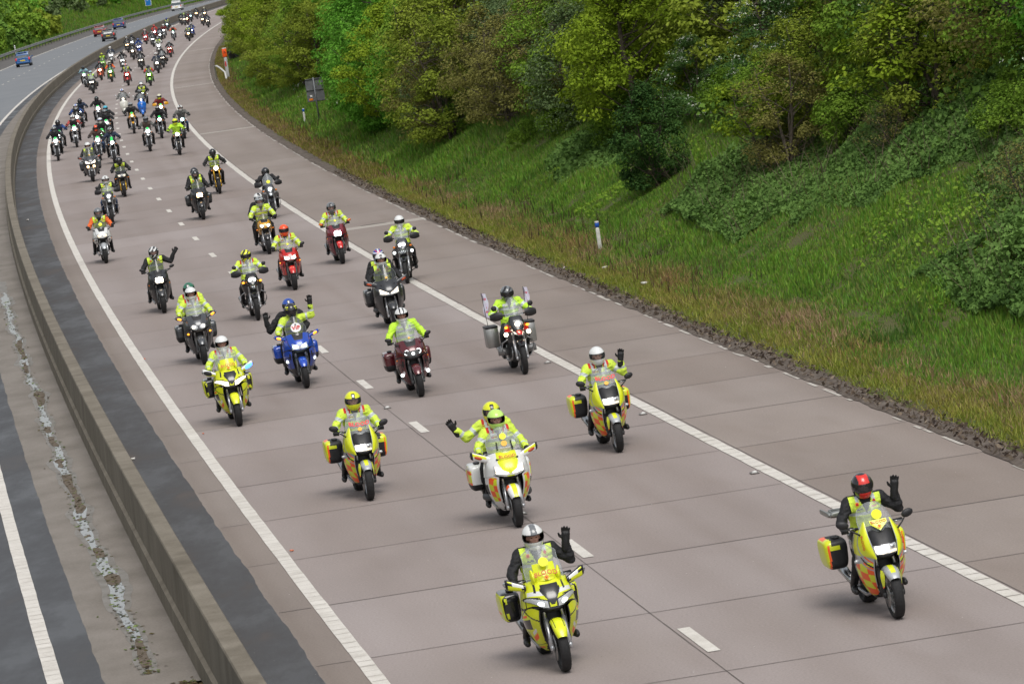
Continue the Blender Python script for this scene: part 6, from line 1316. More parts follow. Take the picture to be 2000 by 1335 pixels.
# blue tourer with the VIP disc
b = place(bike_tourer('motorcycle', 'blue touring motorcycle with a VIP disc on its screen', 'blue', 'blue', pods=True, amber_on=True, glass=mGlassD, wide=1.0, scr=.40, lamps='wide', spots=(mLampC, .27, .56), bars_=True, wtx=.17, sidem='dgrey'), -4.21, 89.18, lean=1.5)
for nm_, c_, sz in (('sticker', (0, .50, 1.215), .105),):
    q = MB().disc(c_, sz, (0, .85, .5), 0, 32, .004).build(nm_, mDiscW, b); text('lettering', 'ViP', .115, (0, .517, 1.212), (R(58), 0, PI), mRedTxt, q, bold=.004); text('lettering', 'M', .045, (0, .482, 1.275), (R(58), 0, PI), mBlkTxt, q, bold=.002)
person(b, 'rider in a black and yellow helmet waving on the blue motorcycle', 'waveLhigh', 'hiv', helmet=('black', 'yellow', 'flash'), visor='dark', shoulders=False)
person(b, 'pillion passenger in a blue helmet and dark jacket waving behind the blue motorcycle rider', 'pillionwaveRlow', helmet=('blue', 'white', 'vent'), **D_)
b = place(bike_tourer('motorcycle', 'dark red touring motorcycle with two glowing light rings', 'maroon', 'white', glass=mGlass, wide=.98, scr=.42, lamps='ring', spots=(mLampC, .25, .44), wtx=.20), -1.85, 84.49, lean=3.2)
MB().disc((0, .545, 1.13), .022, (0, .85, .5), 0, 18, .004).build('badge', mDiscO, b)
person(b, 'rider in a striped white open-face helmet on the dark red motorcycle', 'ride', 'hivg', sleeves='hivg', helmet=('white', 'black', 'stripes'), visor='open', shoulders=False)
b = place(bike_white_tourer('motorcycle', 'black touring motorcycle with a wide pale headlamp and two people aboard', white=False, col='dgrey'), -2.54, 99.82, lean=2.)
person(b, 'rider with a white helmet on the black two-up tourer', 'ride', helmet=('white', 'black', 'vent'), visor='open', **V_)
person(b, 'pillion passenger in a red, white and blue helmet behind the black tourer rider', 'pillion', helmet=('blue', 'white', 'flag'), **V_)
b = place(bike_adventure('motorcycle', 'dark adventure motorcycle with metal boxes and two small flags', 'dgrey', 'red', 'warm', boxes=True, spots=mLampW2, panel='dgrey', orange_ind=True, scr=.40), 0.17, 86.00, lean=.8, fy=.76)
person(b, 'rider in a grey and black helmet between two small flags', 'upright', 'hivg', helmet=('grey', 'black', 'swirl'), visor='dark', shoulders=False)
mFlagC = mat('flag_cloth', (.58, .50, .66), .8, col2=(.62, .66, .74), nscale=14)
for sx, lab in ((1, 'small pale flag with red lettering on the left rear of the adventure motorcycle'), (-1, 'small pale flag on the right rear of the adventure motorcycle')):
    p = empty('flag', b.location, 0, lab, 'flag'); p.rotation_euler = b.rotation_euler.copy()
    q = MB().tube([(sx*.40, -.70, .88), (sx*.42, -.86, 1.55)], .006, k=6).build('flag_pole', mPlast, p)
    Gf = []
    for i, f in enumerate(np.linspace(0, 1, 12)):
        Gf.append([(sx*(.408+.012*f)+.03*math.sin(u*7+f*6), -.74-.12*f-.20*u*(1-.35*(1-f)), 1.08+.47*f-.05*u) for u in np.linspace(0, 1, 9)])
    Gf = np.array(Gf); Gf[..., 0] -= sx*0.0+ np.linspace(0, 1, 9)[None, :]*.10; c = MB().grid(Gf, lambda u, v, c, s: np.where((np.abs(u-.5) < .22) & (np.sin(v*34) > .5) & (v > .1) & (v < .8), 1, 0)); c.build('flag_cloth', [mFlagC, mat('flag_print', (.55, .16, .22), .8)], p)
b = place(bike_tourer('motorcycle', 'grey touring motorcycle with round twin headlamps and silver side boxes', 'grey', 'warm', pods=True, amber_on=True, glass=mGlass, wide=.96, scr=.40, lamps='twin', mcol='grey', wtx=.17), -6.74, 97.49, lean=2.)
person(b, 'rider in a white flip-up helmet on the grey tourer', 'ride', 'hiv', helmet=('white', 'black', 'plain'), visor='open')
person(b, 'pillion passenger in a dark green helmet behind the grey tourer rider', 'pillion', 'hiv', helmet=('green', 'white', 'vent'), visor='dark', turn=-12)
b = place(bike_tourer('motorcycle', 'dark sports tourer with one rectangular headlamp and orange indicators', 'dgrey', 'warm', glass=mGlassD, wide=.86, scr=.34, lamps='single', panniers=False, kind='tourer'), -8.68, 113.40, lean=1.)
person(b, 'rider in a yellow vest waving a bent arm beside the grey tourer', 'waveLbent', helmet=('black', 'white', 'swirl'), **V_)
b = place(bike_adventure('motorcycle', 'black adventure motorcycle with twin round headlamps', 'dgrey', 'black', 'white', single=False, panel='black', orange_ind=True, scr=.38), -5.99, 107.21, lean=.8, fy=.76)
person(b, 'rider in a yellow and black helmet on the black adventure motorcycle', 'upright', 'hiv', helmet=('yellow', 'black', 'swirl'), visor='dark')
b = place(bike_adventure('motorcycle', 'black adventure motorcycle with crash bars and round spotlights by the white line', 'dgrey', 'grey', 'white', single=False, panel='grey', scr=.38, barsm=mPlast, spots=mLampC), -2.40, 112.14, lean=1.2, fy=.76, yaw=-8)
person(b, 'rider in a white helmet with dark visor beside the right white line', 'upright', 'hiv', helmet=('white', 'white', 'plain'), visor='dark', shoulders=False)
b = place(bike_tourer('motorcycle', 'bright red sports motorcycle with orange round indicators', 'red', 'warm', amber_on=True, glass=mGlass, wide=.84, scr=.32, lamps='wide', panniers=False, kind='tourer', sidem='dgrey', disc=(mDiscY, .028)), -5.37, 115.05, lean=1.)
person(b, 'rider in an orange-red helmet on the bright red motorcycle', 'ride', 'hiv', helmet=('orange', 'orange', 'plain'), visor='dark')
b = place(bike_tourer('motorcycle', 'wine red sports tourer with orange-backed mirrors', 'wine', 'white', mirror_amber=True, glass=mGlass, wide=.92, scr=.30, lamps='single', panniers=False, mcol='red', disc=(mDiscY, .03)), -4.30, 121.99, lean=1.8)
person(b, 'rider in a dark grey helmet on the wine red motorcycle', 'ride', 'hiv', helmet=('grey', 'black', 'vent'), turn=-8)
b = place(bike_tourer('motorcycle', 'amber yellow motorcycle with two slanted headlamps and a pillion', 'gold', 'warm', glass=mGlassD, wide=.80, scr=.22, lamps='twin', panniers=False, kind='sport', forkm=mFork, mcol='black', low=.55, tall=1.0), -6.66, 129.94, lean=1.)
person(b, 'rider in a grey helmet on the amber yellow motorcycle', 'ride', 'hiv', helmet=('silver', 'black', 'vent'), shoulders=False)
person(b, 'pillion passenger in a white helmet behind the amber yellow motorcycle rider', 'pillion', helmet=('white', 'black', 'crown'), turn=10, **D_)
b = place(bike_adventure('motorcycle', 'grey adventure motorcycle with a yellow disc on its screen', 'grey', 'silver', 'white', panel='grey', scr=.42, disc=mDiscY), -7.18, 146.59, lean=1.5, fy=.76)
person(b, 'rider in a black helmet and black suit with yellow shoulder stripes', 'upright', helmet=('black', 'black', 'plain'), visor='dark', **D_)
b = place(bike_tourer('motorcycle', 'white motorcycle with a yellow disc on its screen beside the left line', 'white', 'dim', glass=mGlassD, wide=.88, scr=.26, lamps='wide', panniers=False, disc=(mDiscY, .055), forkm=mFork, low=.62, mcol='silver'), -11.94, 135.90, lean=.6)
person(b, 'rider in a vest over orange and black sleeves on the white motorcycle', 'ride', 'black', sleeves='orange', tape=False, shoulders=False, vest=True, helmet=('grey', 'black', 'plain'))
b = place(bike_adventure('motorcycle', 'grey adventure motorcycle with blue-gloved rider near the left line', 'grey', 'silver', 'white', panel='grey', scr=.3), -13.33, 156.57, lean=.8, fy=.76)
person(b, 'rider in a white helmet, vest and blue gloves', 'upright', helmet=('white', 'black', 'vent'), gloves=mat('gloves_blue', (.03, .2, .5), .6), trousers=mJean, **V_)
b = place(bike_tourer('motorcycle', 'black sports motorcycle with one lit headlamp behind the grey adventure motorcycle', 'black', 'dim', glass=mGlassD, wide=.86, scr=.22, lamps='twin', panniers=False, kind='sport', forkm=mGold), -14.18, 173.88, lean=1.)
person(b, 'rider in a black helmet and vest on the black sports motorcycle', 'sport', helmet=('black', 'grey', 'vent'), visor='dark', **V_)
b = place(bike_naked('motorcycle', 'black naked motorcycle with gold forks beside the right white line', 'black', 'warm', board=None, forkm=mGold, usd=True, wheels='cast', scr=.2), -10.05, 166.54, lean=1., fy=.74)
person(b, 'rider in a black mohawk helmet and vest on the gold-forked motorcycle', 'upright', helmet=('black', 'black', 'vent'), visor='dark', **V_)
b = place(bike_tourer('motorcycle', 'black two-up tourer with one blazing orange headlamp', 'dgrey', 'orange', glass=mGlassD, wide=.92, scr=.36, lamps='single'), -9.82, 151.53, lean=1.5)
person(b, 'rider in a black helmet on the tourer with the blazing headlamp', 'ride', helmet=('black', 'grey', 'vent'), **V_)
person(b, 'pillion passenger in a black helmet behind the blazing headlamp', 'pillion', helmet=('black', 'silver', 'vent'), turn=-15, **V_)
b = place(bike_white_tourer('motorcycle', 'large dark tourer with three warm lamps and a wide clear screen', white=False, col='grey'), -16.74, 190.06, lean=1.)
for sg in (-1, 1): MB().ell((sg*.13, .72, .66), (.055, .03, .055), 0).build('spotlight', [mLampO], b)
person(b, 'rider in a white helmet behind the wide clear screen of the three-lamp tourer', 'ride', helmet=('white', 'white', 'plain'), visor='open', **V_)
# the pack of trail bikes with green number boards
gb = 'trail motorcycles with green number discs'
def trail(x, y, lab, col='white', lean=0.5, **k): return place(bike_naked('motorcycle', lab, col, k.pop('lamp', 'white'), high=k.pop('high', True), **k), x, y, lean=lean, fy=.74)
b = trail(-20.61, 216.60, 'white trail motorcycle with a green disc on the left edge line'); person(b, 'rider all in black on the trail motorcycle on the left edge line', 'upright', helmet=('grey', 'silver', 'peak'), visor='dark', **D_)
b = trail(-21.24, 225.69, 'trail motorcycle half hidden behind the black-clad rider at the left', 'silver'); person(b, 'rider with blue sleeves and shiny black helmet at the left', 'upright', 'navy', sleeves='bluej', tape=False, shoulders=False, helmet=('black', 'silver', 'vent'), visor='dark')
b = trail(-20.87, 230.34, 'trail motorcycle with a green disc ridden by the salmon-sleeved rider', high=False); person(b, 'rider in a white helmet with salmon red sleeves', 'upright', 'black', sleeves='pink', tape=False, shoulders=False, helmet=('white', 'black', 'vent'))
b = trail(-22.32, 249.04, 'motorcycle with a round lamp and half fairing behind the salmon-sleeved rider', board=None, high=False, scr=.2); person(b, 'rider in a blue striped jersey and white and blue helmet', 'upright', 'black', sleeves='bluej', tape=False, shoulders=False, helmet=('white', 'blue', 'crown'))
b = trail(-22.92, 258.90, 'dark motorcycle behind the blue striped rider', 'black', board=None, high=False); person(b, 'rider in dark blue and a black helmet behind the blue striped rider', 'upright', 'navy', tape=False, shoulders=False, helmet=('black', 'black', 'plain'), visor='dark')
b = trail(-21.92, 258.71, 'trail motorcycle with a green disc ridden alone behind the pack'); person(b, 'rider all in black with a black helmet, alone behind the pack', 'upright', helmet=('black', 'green', 'vent'), visor='dark', **D_)
b = trail(-19.78, 238.24, 'motorcycle hidden behind the hooded black rider', 'black', board=None); person(b, 'rider with a bright blue helmet hidden behind the black rider', 'upright', helmet=('cyan', 'cyan', 'plain'), visor='dark', **D_)
b = trail(-19.35, 232.29, 'trail motorcycle ridden by the broad black rider in the middle of the pack'); person(b, 'broad rider in black with a dull grey helmet in the pack', 'upright', helmet=('grey', 'grey', 'plain'), visor='dark', **D_)
b = trail(-18.60, 219.91, 'trail motorcycle between the brown jacket and the windshield bike', 'green'); person(b, 'rider in a white helmet with blue band and black jacket in the pack', 'upright', helmet=('white', 'blue', 'peak'), **D_)
b = trail(-18.05, 210.43, 'trail motorcycle with a green disc ridden by the brown jacket'); person(b, 'rider in a brown jacket and orange-topped black helmet', 'upright', 'brown', tape=False, shoulders=False, helmet=('black', 'orange', 'front'), visor='dark', trousers=mJean)
b = trail(-16.94, 204.93, 'slate trail motorcycle with a small windshield and green disc by the lane marks', 'dgrey', scr=.26, high=False, tank='grey'); MB().disc((0, .56, 1.18), .06, (0, 1, .35), 0, 22, .012).build('number_disc', MP['fgreen'], b); person(b, 'rider in slate blue with a patterned helmet by the lane marks', 'upright', 'navy', tape=False, shoulders=False, helmet=('black', 'silver', 'swirl'))
b = trail(-15.83, 212.84, 'silver-forked trail motorcycle with a green disc in the right lane'); person(b, 'rider in a brown waistcoat with bare grey sleeves in the right lane', 'upright', 'brown', sleeves='grey', tape=False, shoulders=False, helmet=('grey', 'black', 'vent'), visor='dark')
b = trail(-13.88, 204.34, 'black motorcycle with a round lamp ridden by the all-yellow rider', 'black', board=None, high=False, lamp='warm'); person(b, 'rider in an all-yellow jacket and yellow helmet by the right line', 'upright', 'hivg', tape=False, shoulders=False, helmet=('yellow', 'yellow', 'plain'), visor='dark')
b = trail(-14.75, 222.30, 'trail motorcycle with a cyan headlamp on the right white line', 'black', board=None, lamp='blue', high=False); person(b, 'rider in grey with a white and black helmet behind the cyan headlamp', 'upright', 'grey', tape=False, shoulders=False, helmet=('white', 'black', 'crown'), trousers=mJean)
b = trail(-16.19, 226.77, 'trail motorcycle with a green disc left of the cyan headlamp', 'black', high=False); person(b, 'rider in black with a white-browed helmet left of the cyan headlamp', 'upright', helmet=('black', 'white', 'peak'), visor='dark', **D_)
b = trail(-17.40, 246.15, 'yellow trail motorcycle with yellow hand guards', 'gold', guards=True); person(b, 'rider in black and red with a yellow-chinned white helmet', 'upright', 'maroon', sleeves='maroon', tape=False, shoulders=False, helmet=('cream', 'yellow', 'chin'), visor='dark')
b = trail(-18.44, 238.29, 'yellow motorcycle with a green disc beside the blue scooter', 'gold', high=False, lamp='dim'); person(b, 'rider in black with a silver helmet beside the blue scooter', 'upright', helmet=('silver', 'black', 'vent'), visor='dark', **D_)
b = place(bike_scooter('scooter', 'bright blue scooter with a broad leg shield', 'scblue'), -19.61, 261.80, lean=.3, fy=.66); person(b, 'rider in dark clothes and goggles on the blue scooter', 'scooter', helmet=('grey', 'black', 'vent'), visor='dark', **D_)
b = trail(-20.51, 275.84, 'dark two-up motorcycle hidden behind the blue scooter', 'black', board=None, high=False); person(b, 'rider in a vest and white helmet behind the blue scooter', 'upright', helmet=('white', 'black', 'plain'), visor='open', **V_); person(b, 'pillion passenger in a grey helmet behind the vest rider at the scooter', 'pillion', helmet=('grey', 'black', 'plain'), turn=12, **D_)
b = place(bike_scooter('scooter', 'cream white scooter left of the blue scooter', 'cream'), -21.16, 268.43, lean=.5, fy=.66); person(b, 'rider in a grey jacket and blue and white helmet on the white scooter', 'scooter', 'grey', tape=False, shoulders=False, helmet=('white', 'blue', 'crown'))
# far group
def road(x, y, lab, col, lamp='white', **k):
    if col in ('red', 'blue', 'lime', 'green', 'maroon'): k.setdefault('sidem', 'dgrey')
    return place(bike_tourer('motorcycle', lab, col, lamp, glass=k.pop('glass', mGlassD), panniers=k.pop('panniers', False), **k), x, y, lean=.3)
b = road(-27.98, 328.06, 'dark tourer with a broad screen leading the far group at the left', 'dgrey', 'warm', lamps='wide', wide=1.0, panniers=True, glass=mGlass, scr=.4); person(b, 'rider in a chequered yellow jacket and white and blue helmet leading the far group', 'ride', 'hivg', sleeves='grey', shoulders=False, helmet=('white', 'cyan', 'crown'))
b = trail(-30.32, 349.49, 'chrome cruiser with a green disc behind the leading tourer', 'silver', high=False, tw=.13, scr=.25); person(b, 'rider in a pale blue jacket on the chrome cruiser', 'upright', 'teal', tape=False, shoulders=False, helmet=('black', 'black', 'plain'), visor='dark')
b = road(-30.24, 364.09, 'orange sports motorcycle on the left of the far group', 'orange2', 'warm', lamps='single', kind='sport'); person(b, 'rider in black on the orange motorcycle', 'sport', helmet=('black', 'orange', 'vent'), visor='dark', **D_)
b = road(-32.30, 392.80, 'green and white sports motorcycle behind the orange one', 'lime', 'dim', kind='sport'); person(b, 'rider in a fluorescent chequered suit and helmet behind the orange motorcycle', 'ride', 'hivg', sleeves='black', tape=False, shoulders=False, helmet=('yellow', 'black', 'swirl'), visor='dark')
b = road(-28.61, 354.13, 'green and yellow sports motorcycle with a green disc', 'green', 'warm', lamps='single', kind='sport', mcol='gold', disc=(MP['fgreen'], .055)); person(b, 'rider with amber sleeves and a cream helmet', 'ride', 'black', sleeves='orange', tape=False, shoulders=False, helmet=('cream', 'black', 'vent'), visor='dark')
b = road(-33.66, 419.85, 'white faired motorcycle against the barrier', 'white', 'white', lamps='wide'); person(b, 'rider in navy with a white helmet against the barrier', 'ride', 'navy', tape=False, shoulders=False, helmet=('white', 'white', 'plain'))
b = road(-25.99, 336.45, 'red motorcycle with a round lamp behind the yellow vest', 'red', 'warm', lamps='single', wide=.8); person(b, 'rider in a yellow vest with a red and white helmet', 'ride', helmet=('white', 'red', 'crown'), **V_)
b = road(-30.34, 390.12, 'white-nosed motorcycle behind the red and white helmet', 'white', 'white', lamps='wide', wide=.8, kind='sport', sidem='black'); person(b, 'rider all in black on the white-nosed motorcycle', 'upright', helmet=('black', 'black', 'plain'), visor='dark', **D_)
b = road(-23.64, 326.97, 'bright green sports motorcycle in the right lane', 'lime', 'warm', lamps='single', kind='sport', sidem='green'); person(b, 'rider with red sleeves and a vest on the bright green motorcycle', 'sport', 'black', sleeves='red', tape=False, shoulders=False, vest=True, helmet=('black', 'grey', 'vent'), visor='dark')
b = road(-28.06, 380.67, 'black sports tourer with two warm lamps in the middle of the far group', 'black', 'warm', kind='tourer'); person(b, 'rider in black behind the two warm lamps', 'ride', helmet=('grey', 'black', 'swirl'), visor='dark', **D_)
b = road(-25.37, 361.44, 'dark motorcycle with one bright lamp and white side panels', 'grey', 'warm', lamps='single', sidem='black'); person(b, 'rider in blue with a white helmet and dark windscreen', 'ride', 'navy', tape=False, shoulders=False, helmet=('white', 'grey', 'vent'))
b = road(-26.04, 378.21, 'dark tourer with a tall pale screen behind the blue-jacketed rider', 'black', 'warm', lamps='twin', glass=mGlass, scr=.44, panniers=True); person(b, 'rider in black behind the tall pale screen', 'ride', helmet=('black', 'black', 'plain'), visor='dark', **D_)
b = road(-27.73, 414.32, 'red sports motorcycle with uneven lamps near the right line', 'red', 'warm', kind='sport', sidem='dgrey'); person(b, 'rider in black with a pale helmet on the red sports motorcycle', 'sport', helmet=('silver', 'white', 'vent'), visor='dark', **D_)
b = road(-32.10, 426.64, 'black motorcycle with one narrow lamp left of the middle', 'black', 'warm', lamps='single', kind='sport'); person(b, 'rider all in black behind the narrow lamp', 'sport', helmet=('black', 'black', 'vent'), visor='dark', **D_)
b = road(-35.47, 465.46, 'dark motorcycle with a yellowish lamp by the barrier', 'dgrey', 'orange', lamps='wide'); person(b, 'rider with a grey and white helmet by the barrier', 'ride', helmet=('silver', 'white', 'vent'), **D_)
b = road(-35.82, 477.22, 'motorcycle with a small bright lamp behind the yellowish lamp', 'grey', 'white', lamps='single'); person(b, 'broad rider in black behind the yellowish lamp', 'upright', helmet=('black', 'grey', 'plain'), visor='dark', **D_)
b = road(-32.79, 444.92, 'blue sports motorcycle with a broad white lamp', 'blue', 'white', lamps='wide', kind='sport'); person(b, 'rider in blue with a blue helmet', 'ride', 'bluej', tape=False, shoulders=False, helmet=('blue', 'silver', 'vent'), visor='dark')
b = road(-36.05, 501.14, 'red and white motorcycle with two round lamps', 'red', 'white', lamps='twin', sidem='black'); person(b, 'rider with a pink and white helmet', 'ride', 'black', sleeves='maroon', tape=False, shoulders=False, helmet=('white', 'red', 'crown'))
b = road(-33.63, 477.81, 'dark sports tourer with one wide lamp right of the red and white one', 'dgrey', 'white', lamps='wide'); person(b, 'rider in black with a white swirled helmet', 'ride', helmet=('white', 'black', 'swirl'), **D_)
b = road(-30.26, 436.65, 'dark motorcycle with a white and yellow nose', 'white', 'white', lamps='single', sidem='black'); person(b, 'rider in pale yellow and a silver helmet', 'ride', 'hiv', sleeves='white', tape=False, shoulders=False, helmet=('silver', 'silver', 'plain'), visor='dark')
b = road(-34.31, 500.01, 'black tourer with a bright upper lamp', 'black', 'white', lamps='single', glass=mGlass); person(b, 'broad rider in navy on the black tourer', 'ride', 'navy', tape=False, shoulders=False, helmet=('black', 'grey', 'plain'), visor='dark')
b = road(-36.74, 526.90, 'red motorcycle hidden behind the swirled helmet', 'red', 'white', lamps='single'); person(b, 'rider with a crimson jacket in the far pack', 'ride', 'red', tape=False, shoulders=False, helmet=('red', 'red', 'plain'), visor='dark')
b = trail(-35.34, 522.11, 'black motorcycle with a white nose and maroon-jacketed rider', 'white', board=None, high=False); person(b, 'rider in a maroon jacket and white helmet', 'upright', 'maroon', tape=False, shoulders=False, helmet=('white', 'white', 'plain'))
b = trail(-32.78, 499.44, 'pale blue trail motorcycle with an orange-clad rider', 'lblue'); person(b, 'rider with an orange scarf and white helmet on the pale blue trail motorcycle', 'upright', 'black', sleeves='orange', tape=False, shoulders=False, helmet=('white', 'orange', 'chin'))
b = road(-38.46, 576.23, 'dark green motorcycle with a big white lamp', 'dgrey', 'blue', lamps='single', panniers=True); person(b, 'rider in grey with a blue-grey helmet and bits of yellow', 'ride', 'grey', tape=False, shoulders=False, helmet=('blue', 'grey', 'plain'), visor='dark', vest=True)
b = road(-30.10, 483.12, 'black tourer with an orange lamp nearest the right line in the far group', 'black', 'orange', lamps='single', panniers=True); person(b, 'rider in a yellow vest and white helmet nearest the right line', 'ride', helmet=('white', 'white', 'plain'), visor='dark', **V_)
b = road(-30.82, 501.44, 'blue motorcycle behind the rider in the yellow vest', 'blue', 'white', lamps='single'); person(b, 'rider with a silver helmet and blue sleeves behind the yellow vest', 'ride', 'black', sleeves='bluej', tape=False, shoulders=False, helmet=('silver', 'silver', 'plain'), visor='dark')
b = road(-38.63, 608.70, 'black and white motorcycle farthest left near the road bend', 'black', 'dim', lamps='wide'); person(b, 'rider with a green helmet near the road bend', 'ride', helmet=('green', 'lime', 'plain'), visor='dark', **D_)
b = road(-37.81, 602.33, 'motorcycle with twin warm lamps near the road bend', 'grey', 'warm', lamps='twin'); person(b, 'rider with a pale green helmet near the road bend', 'ride', helmet=('lime', 'silver', 'plain'), visor='dark', **D_)
b = road(-37.49, 603.44, 'maroon motorcycle with one orange lamp near the road bend', 'maroon', 'orange', lamps='single'); person(b, 'rider in dark red near the road bend', 'ride', 'maroon', tape=False, shoulders=False, helmet=('grey', 'grey', 'plain'), visor='dark')
b = road(-38.45, 627.86, 'motorcycle with a cyan lamp near the road bend', 'dgrey', 'blue', lamps='single'); person(b, 'rider in grey behind the cyan lamp near the road bend', 'ride', 'grey', tape=False, shoulders=False, helmet=('silver', 'silver', 'plain'), visor='dark')
b = road(-38.82, 648.08, 'motorcycle with the biggest blazing lamp at the road bend', 'black', 'orange', lamps='wide'); person(b, 'rider behind the biggest blazing lamp at the road bend', 'ride', helmet=('black', 'black', 'plain'), visor='dark', **D_)
b = road(-33.90, 577.49, 'motorcycle with a blazing lamp right of the others at the bend', 'black', 'orange', lamps='wide'); person(b, 'rider in brown behind the blazing lamp right of the others', 'ride', 'brown', tape=False, shoulders=False, helmet=('silver', 'silver', 'plain'), visor='dark')
b = road(-32.18, 558.03, 'dark motorcycle with yellowish lamps half hidden by the leaning tree', 'black', 'warm', lamps='twin'); person(b, 'rider half hidden by the leaning tree at the bend', 'ride', 'black', sleeves='navy', tape=False, shoulders=False, helmet=('black', 'black', 'plain'), visor='dark')
b = road(-37.14, 639.53, 'motorcycle with a small orange lamp under the trees at the bend', 'black', 'orange', lamps='single'); person(b, 'rider with a cream helmet under the trees at the bend', 'ride', helmet=('cream', 'cream', 'plain'), visor='dark', **D_)
# ---------------- cars of the far carriageway, seen from behind
mCarG = mat('car_glass', (.05, .07, .08), .06, spec=1.); mCarR = mat('rear_light_red', (.55, .02, .015), .25, emit=(1, .05, .03), estr=.15); mPlate = mat('plate_yellow', (.75, .55, .03), .5); mPlateT = mBlkTxt
def car(label, px_x, px_y, col, L_=4.1, w_=.86, h=1.48, estate=.9, name='parked_car', roof=None, cat='car'):
    """hatchback; +y is its front, the origin lies under the rear axle"""
    y = px_y; d = float(dX(y)); f = Vector((d, 1, 0)).normalized(); o = empty('car', (px_x, px_y, 0), math.atan2(-f.x, f.y), label, cat); base = MP[col]
    # body: cross-sections from tail to nose
    st_ = [(-.62, .80, .36, .66, .0), (-.72, .93, .30, .82, .0), (-.60, .97, .26, .90, 0), (-.2, 1., .22, .94, 0), (.8, 1., .20, .95, 0), (2.0, 1., .20, .94, 0), (L_-1.3, .98, .22, .82, 0), (L_-.9, .90, .26, .72, 0), (L_-.72, .74, .34, .60, 0)]
    G = []
    for (yy, ws, z0, z1, _) in st_:
        ring = []
        for (a, b) in ((0, z0), (.75, z0), (.97, z0+.10), (1.0, z0*.4+z1*.6), (.95, z1), (.75, z1+.03), (0, z1+.05)): ring.append((w_*ws*a, yy, b))
        G.append(ring)
    MB().grid(gsurf(G, 26, 44), 0, mirror=True).build('body', [base], o)
    MB().add([(w_*.8*sx*k, yy, z) for (yy, z) in ((-.66, .36), (-.72, .60), (-.70, .80)) for sx, k in ((-1, 1), (1, 1))], [(0, 1, 3, 2), (2, 3, 5, 4)]).build('tailgate', [base], o, smooth=False)
    # cabin
    zr_ = h; Cb = []
    for (yy, wb, zt, wt) in ((-.62, .93, .90, .92), (-.50, .93, zr_*.86, .80), (-.28, .93, zr_-.03, .74), (.6, .95, zr_, .76), (1.3, .95, zr_-.05, .73), (1.75, .93, zr_*.82, .72), (2.25, .92, .95, .9)):
        Cb.append([(w_*wb, yy, .88), (w_*(wb*.6+wt*.4), yy, .88*.5+zt*.5), (w_*wt, yy, zt-.03), (w_*wt*.6, yy, zt), (0, yy, zt+.01)])
    MB().grid(gsurf(Cb, 20, 36), lambda u, v, c, s: np.where((c[:, 2] > zr_-.085) | (u > .50) & (v > .12) & (v < .82) | (np.abs(v-.14) < .03) & (u < .5) | (np.abs(v-.48) < .02) & (u < .5), 1, 0), mirror=True).build('cabin', [mCarG, MP[roof or col]], o)
    MB().grid(np.array([[(sx*w_*.62*(1-.15*t), -.640+.155*t-.012, .93+(zr_*.86-.95)*t) for sx in np.linspace(-1, 1, 8)] for t in np.linspace(0, 1, 6)]), 0).build('rear_window', [mCarG], o)
    MB().box((0, -.74, .44), (w_*.92, .06, .10), 0, .4).build('bumper', [base], o); MB().box((0, -.72, .30), (w_*.8, .05, .06), 0, .4).build('under_bumper', [mPlast], o)
    pl = MB().box((0, -.765, .64), (.26, .008, .055), 0, .2).build('number_plate', [mPlate], o)
    for sx in (-1, 1):
        MB().box((sx*w_*.86, -.665, .80), (.085, .06, .14), 0, .4, rot=(-.15, 0, sx*.3)).build('rear_light', [mCarR], o)
        b = MB(); b.box((sx*(w_+.09), 1.75, .96), (.08, .05, .06), 0, .6); b.build('wing_mirror', [base], o)
        for yy in (0., L_-1.55):
            o2 = MB().lathe([(sx*w_*.72, .05), (sx*w_*.72, .29), (sx*w_*.76, .305), (sx*w_*.94, .305), (sx*w_*.985, .28), (sx*w_*.985, .20)], (0, yy, .305), 24).build('wheel', [mRub], o); MB().lathe([(sx*w_*.985, .20), (sx*w_*.96, .12), (sx*w_*.98, .03), (sx*w_*.98, .001)], (0, yy, .305), 18).build('hubcap', [mFork], o2)
    b = MB(); b.box((0, -.50, zr_-.02), (w_*.66, .10, .018), 0, .4); b.build('roof_spoiler', [base], o); MB().box((0, 1.2, .27), (w_*.7, 1.3, .08), 0, .3).build('underbody', [mPlast], o)
    return o
car('bright blue small hatchback driving away, leftmost of the cars', -46.87, 469.86, 'carblue', 3.7, .80, 1.52)
car('red hatchback driving away beside the black car', -50.04, 611.16, 'carred', 4.0, .86, 1.48)
car('black hatchback driving away nearest the concrete barrier', -44.96, 561.29, 'dgrey', 4.1, .86, 1.46)
car('dark blue car with yellow plate driving away ahead of the red one', -50.87, 656.84, 'carnavy', 4.2, .88, 1.6)
car('white high-roofed car driving away, farthest of the cars', -50.77, 792.71, 'white', 4.4, .95, 1.85)
# ---------------- guard rail along the far hard shoulder
gr = empty('guard_rail', (0, 0, 0), 0, 'grey steel guard rail along the outer edge of the far carriageway', 'guard rail')
mRail = mat('galvanised_steel', (.30, .31, .31), .45, .6, noise=.15)
yy_ = np.arange(300, 960, 3.); G_ = []
for (t, z) in ((20.02, .46), (19.96, .50), (20.02, .55), (20.06, .60), (20.02, .65), (19.96, .70), (20.02, .76), (20.05, .76), (20.05, .46)):
    x_, y_ = P(yy_, t); G_.append(np.stack([x_, y_, np.full(len(yy_), z)], 1))
MB().grid(np.array(G_)).build('rail_beam', [mRail], gr)
mPost = mat('post_steel', (.10, .10, .10), .6, .4)
for k in range(96):
    x_, y_ = P(320+k*5.2, 20.1); q = MB().box((float(x_), float(y_), .36), (.05, .05, .38), 0, .3).build('post', [mPost], gr, smooth=False)
pb = MB()
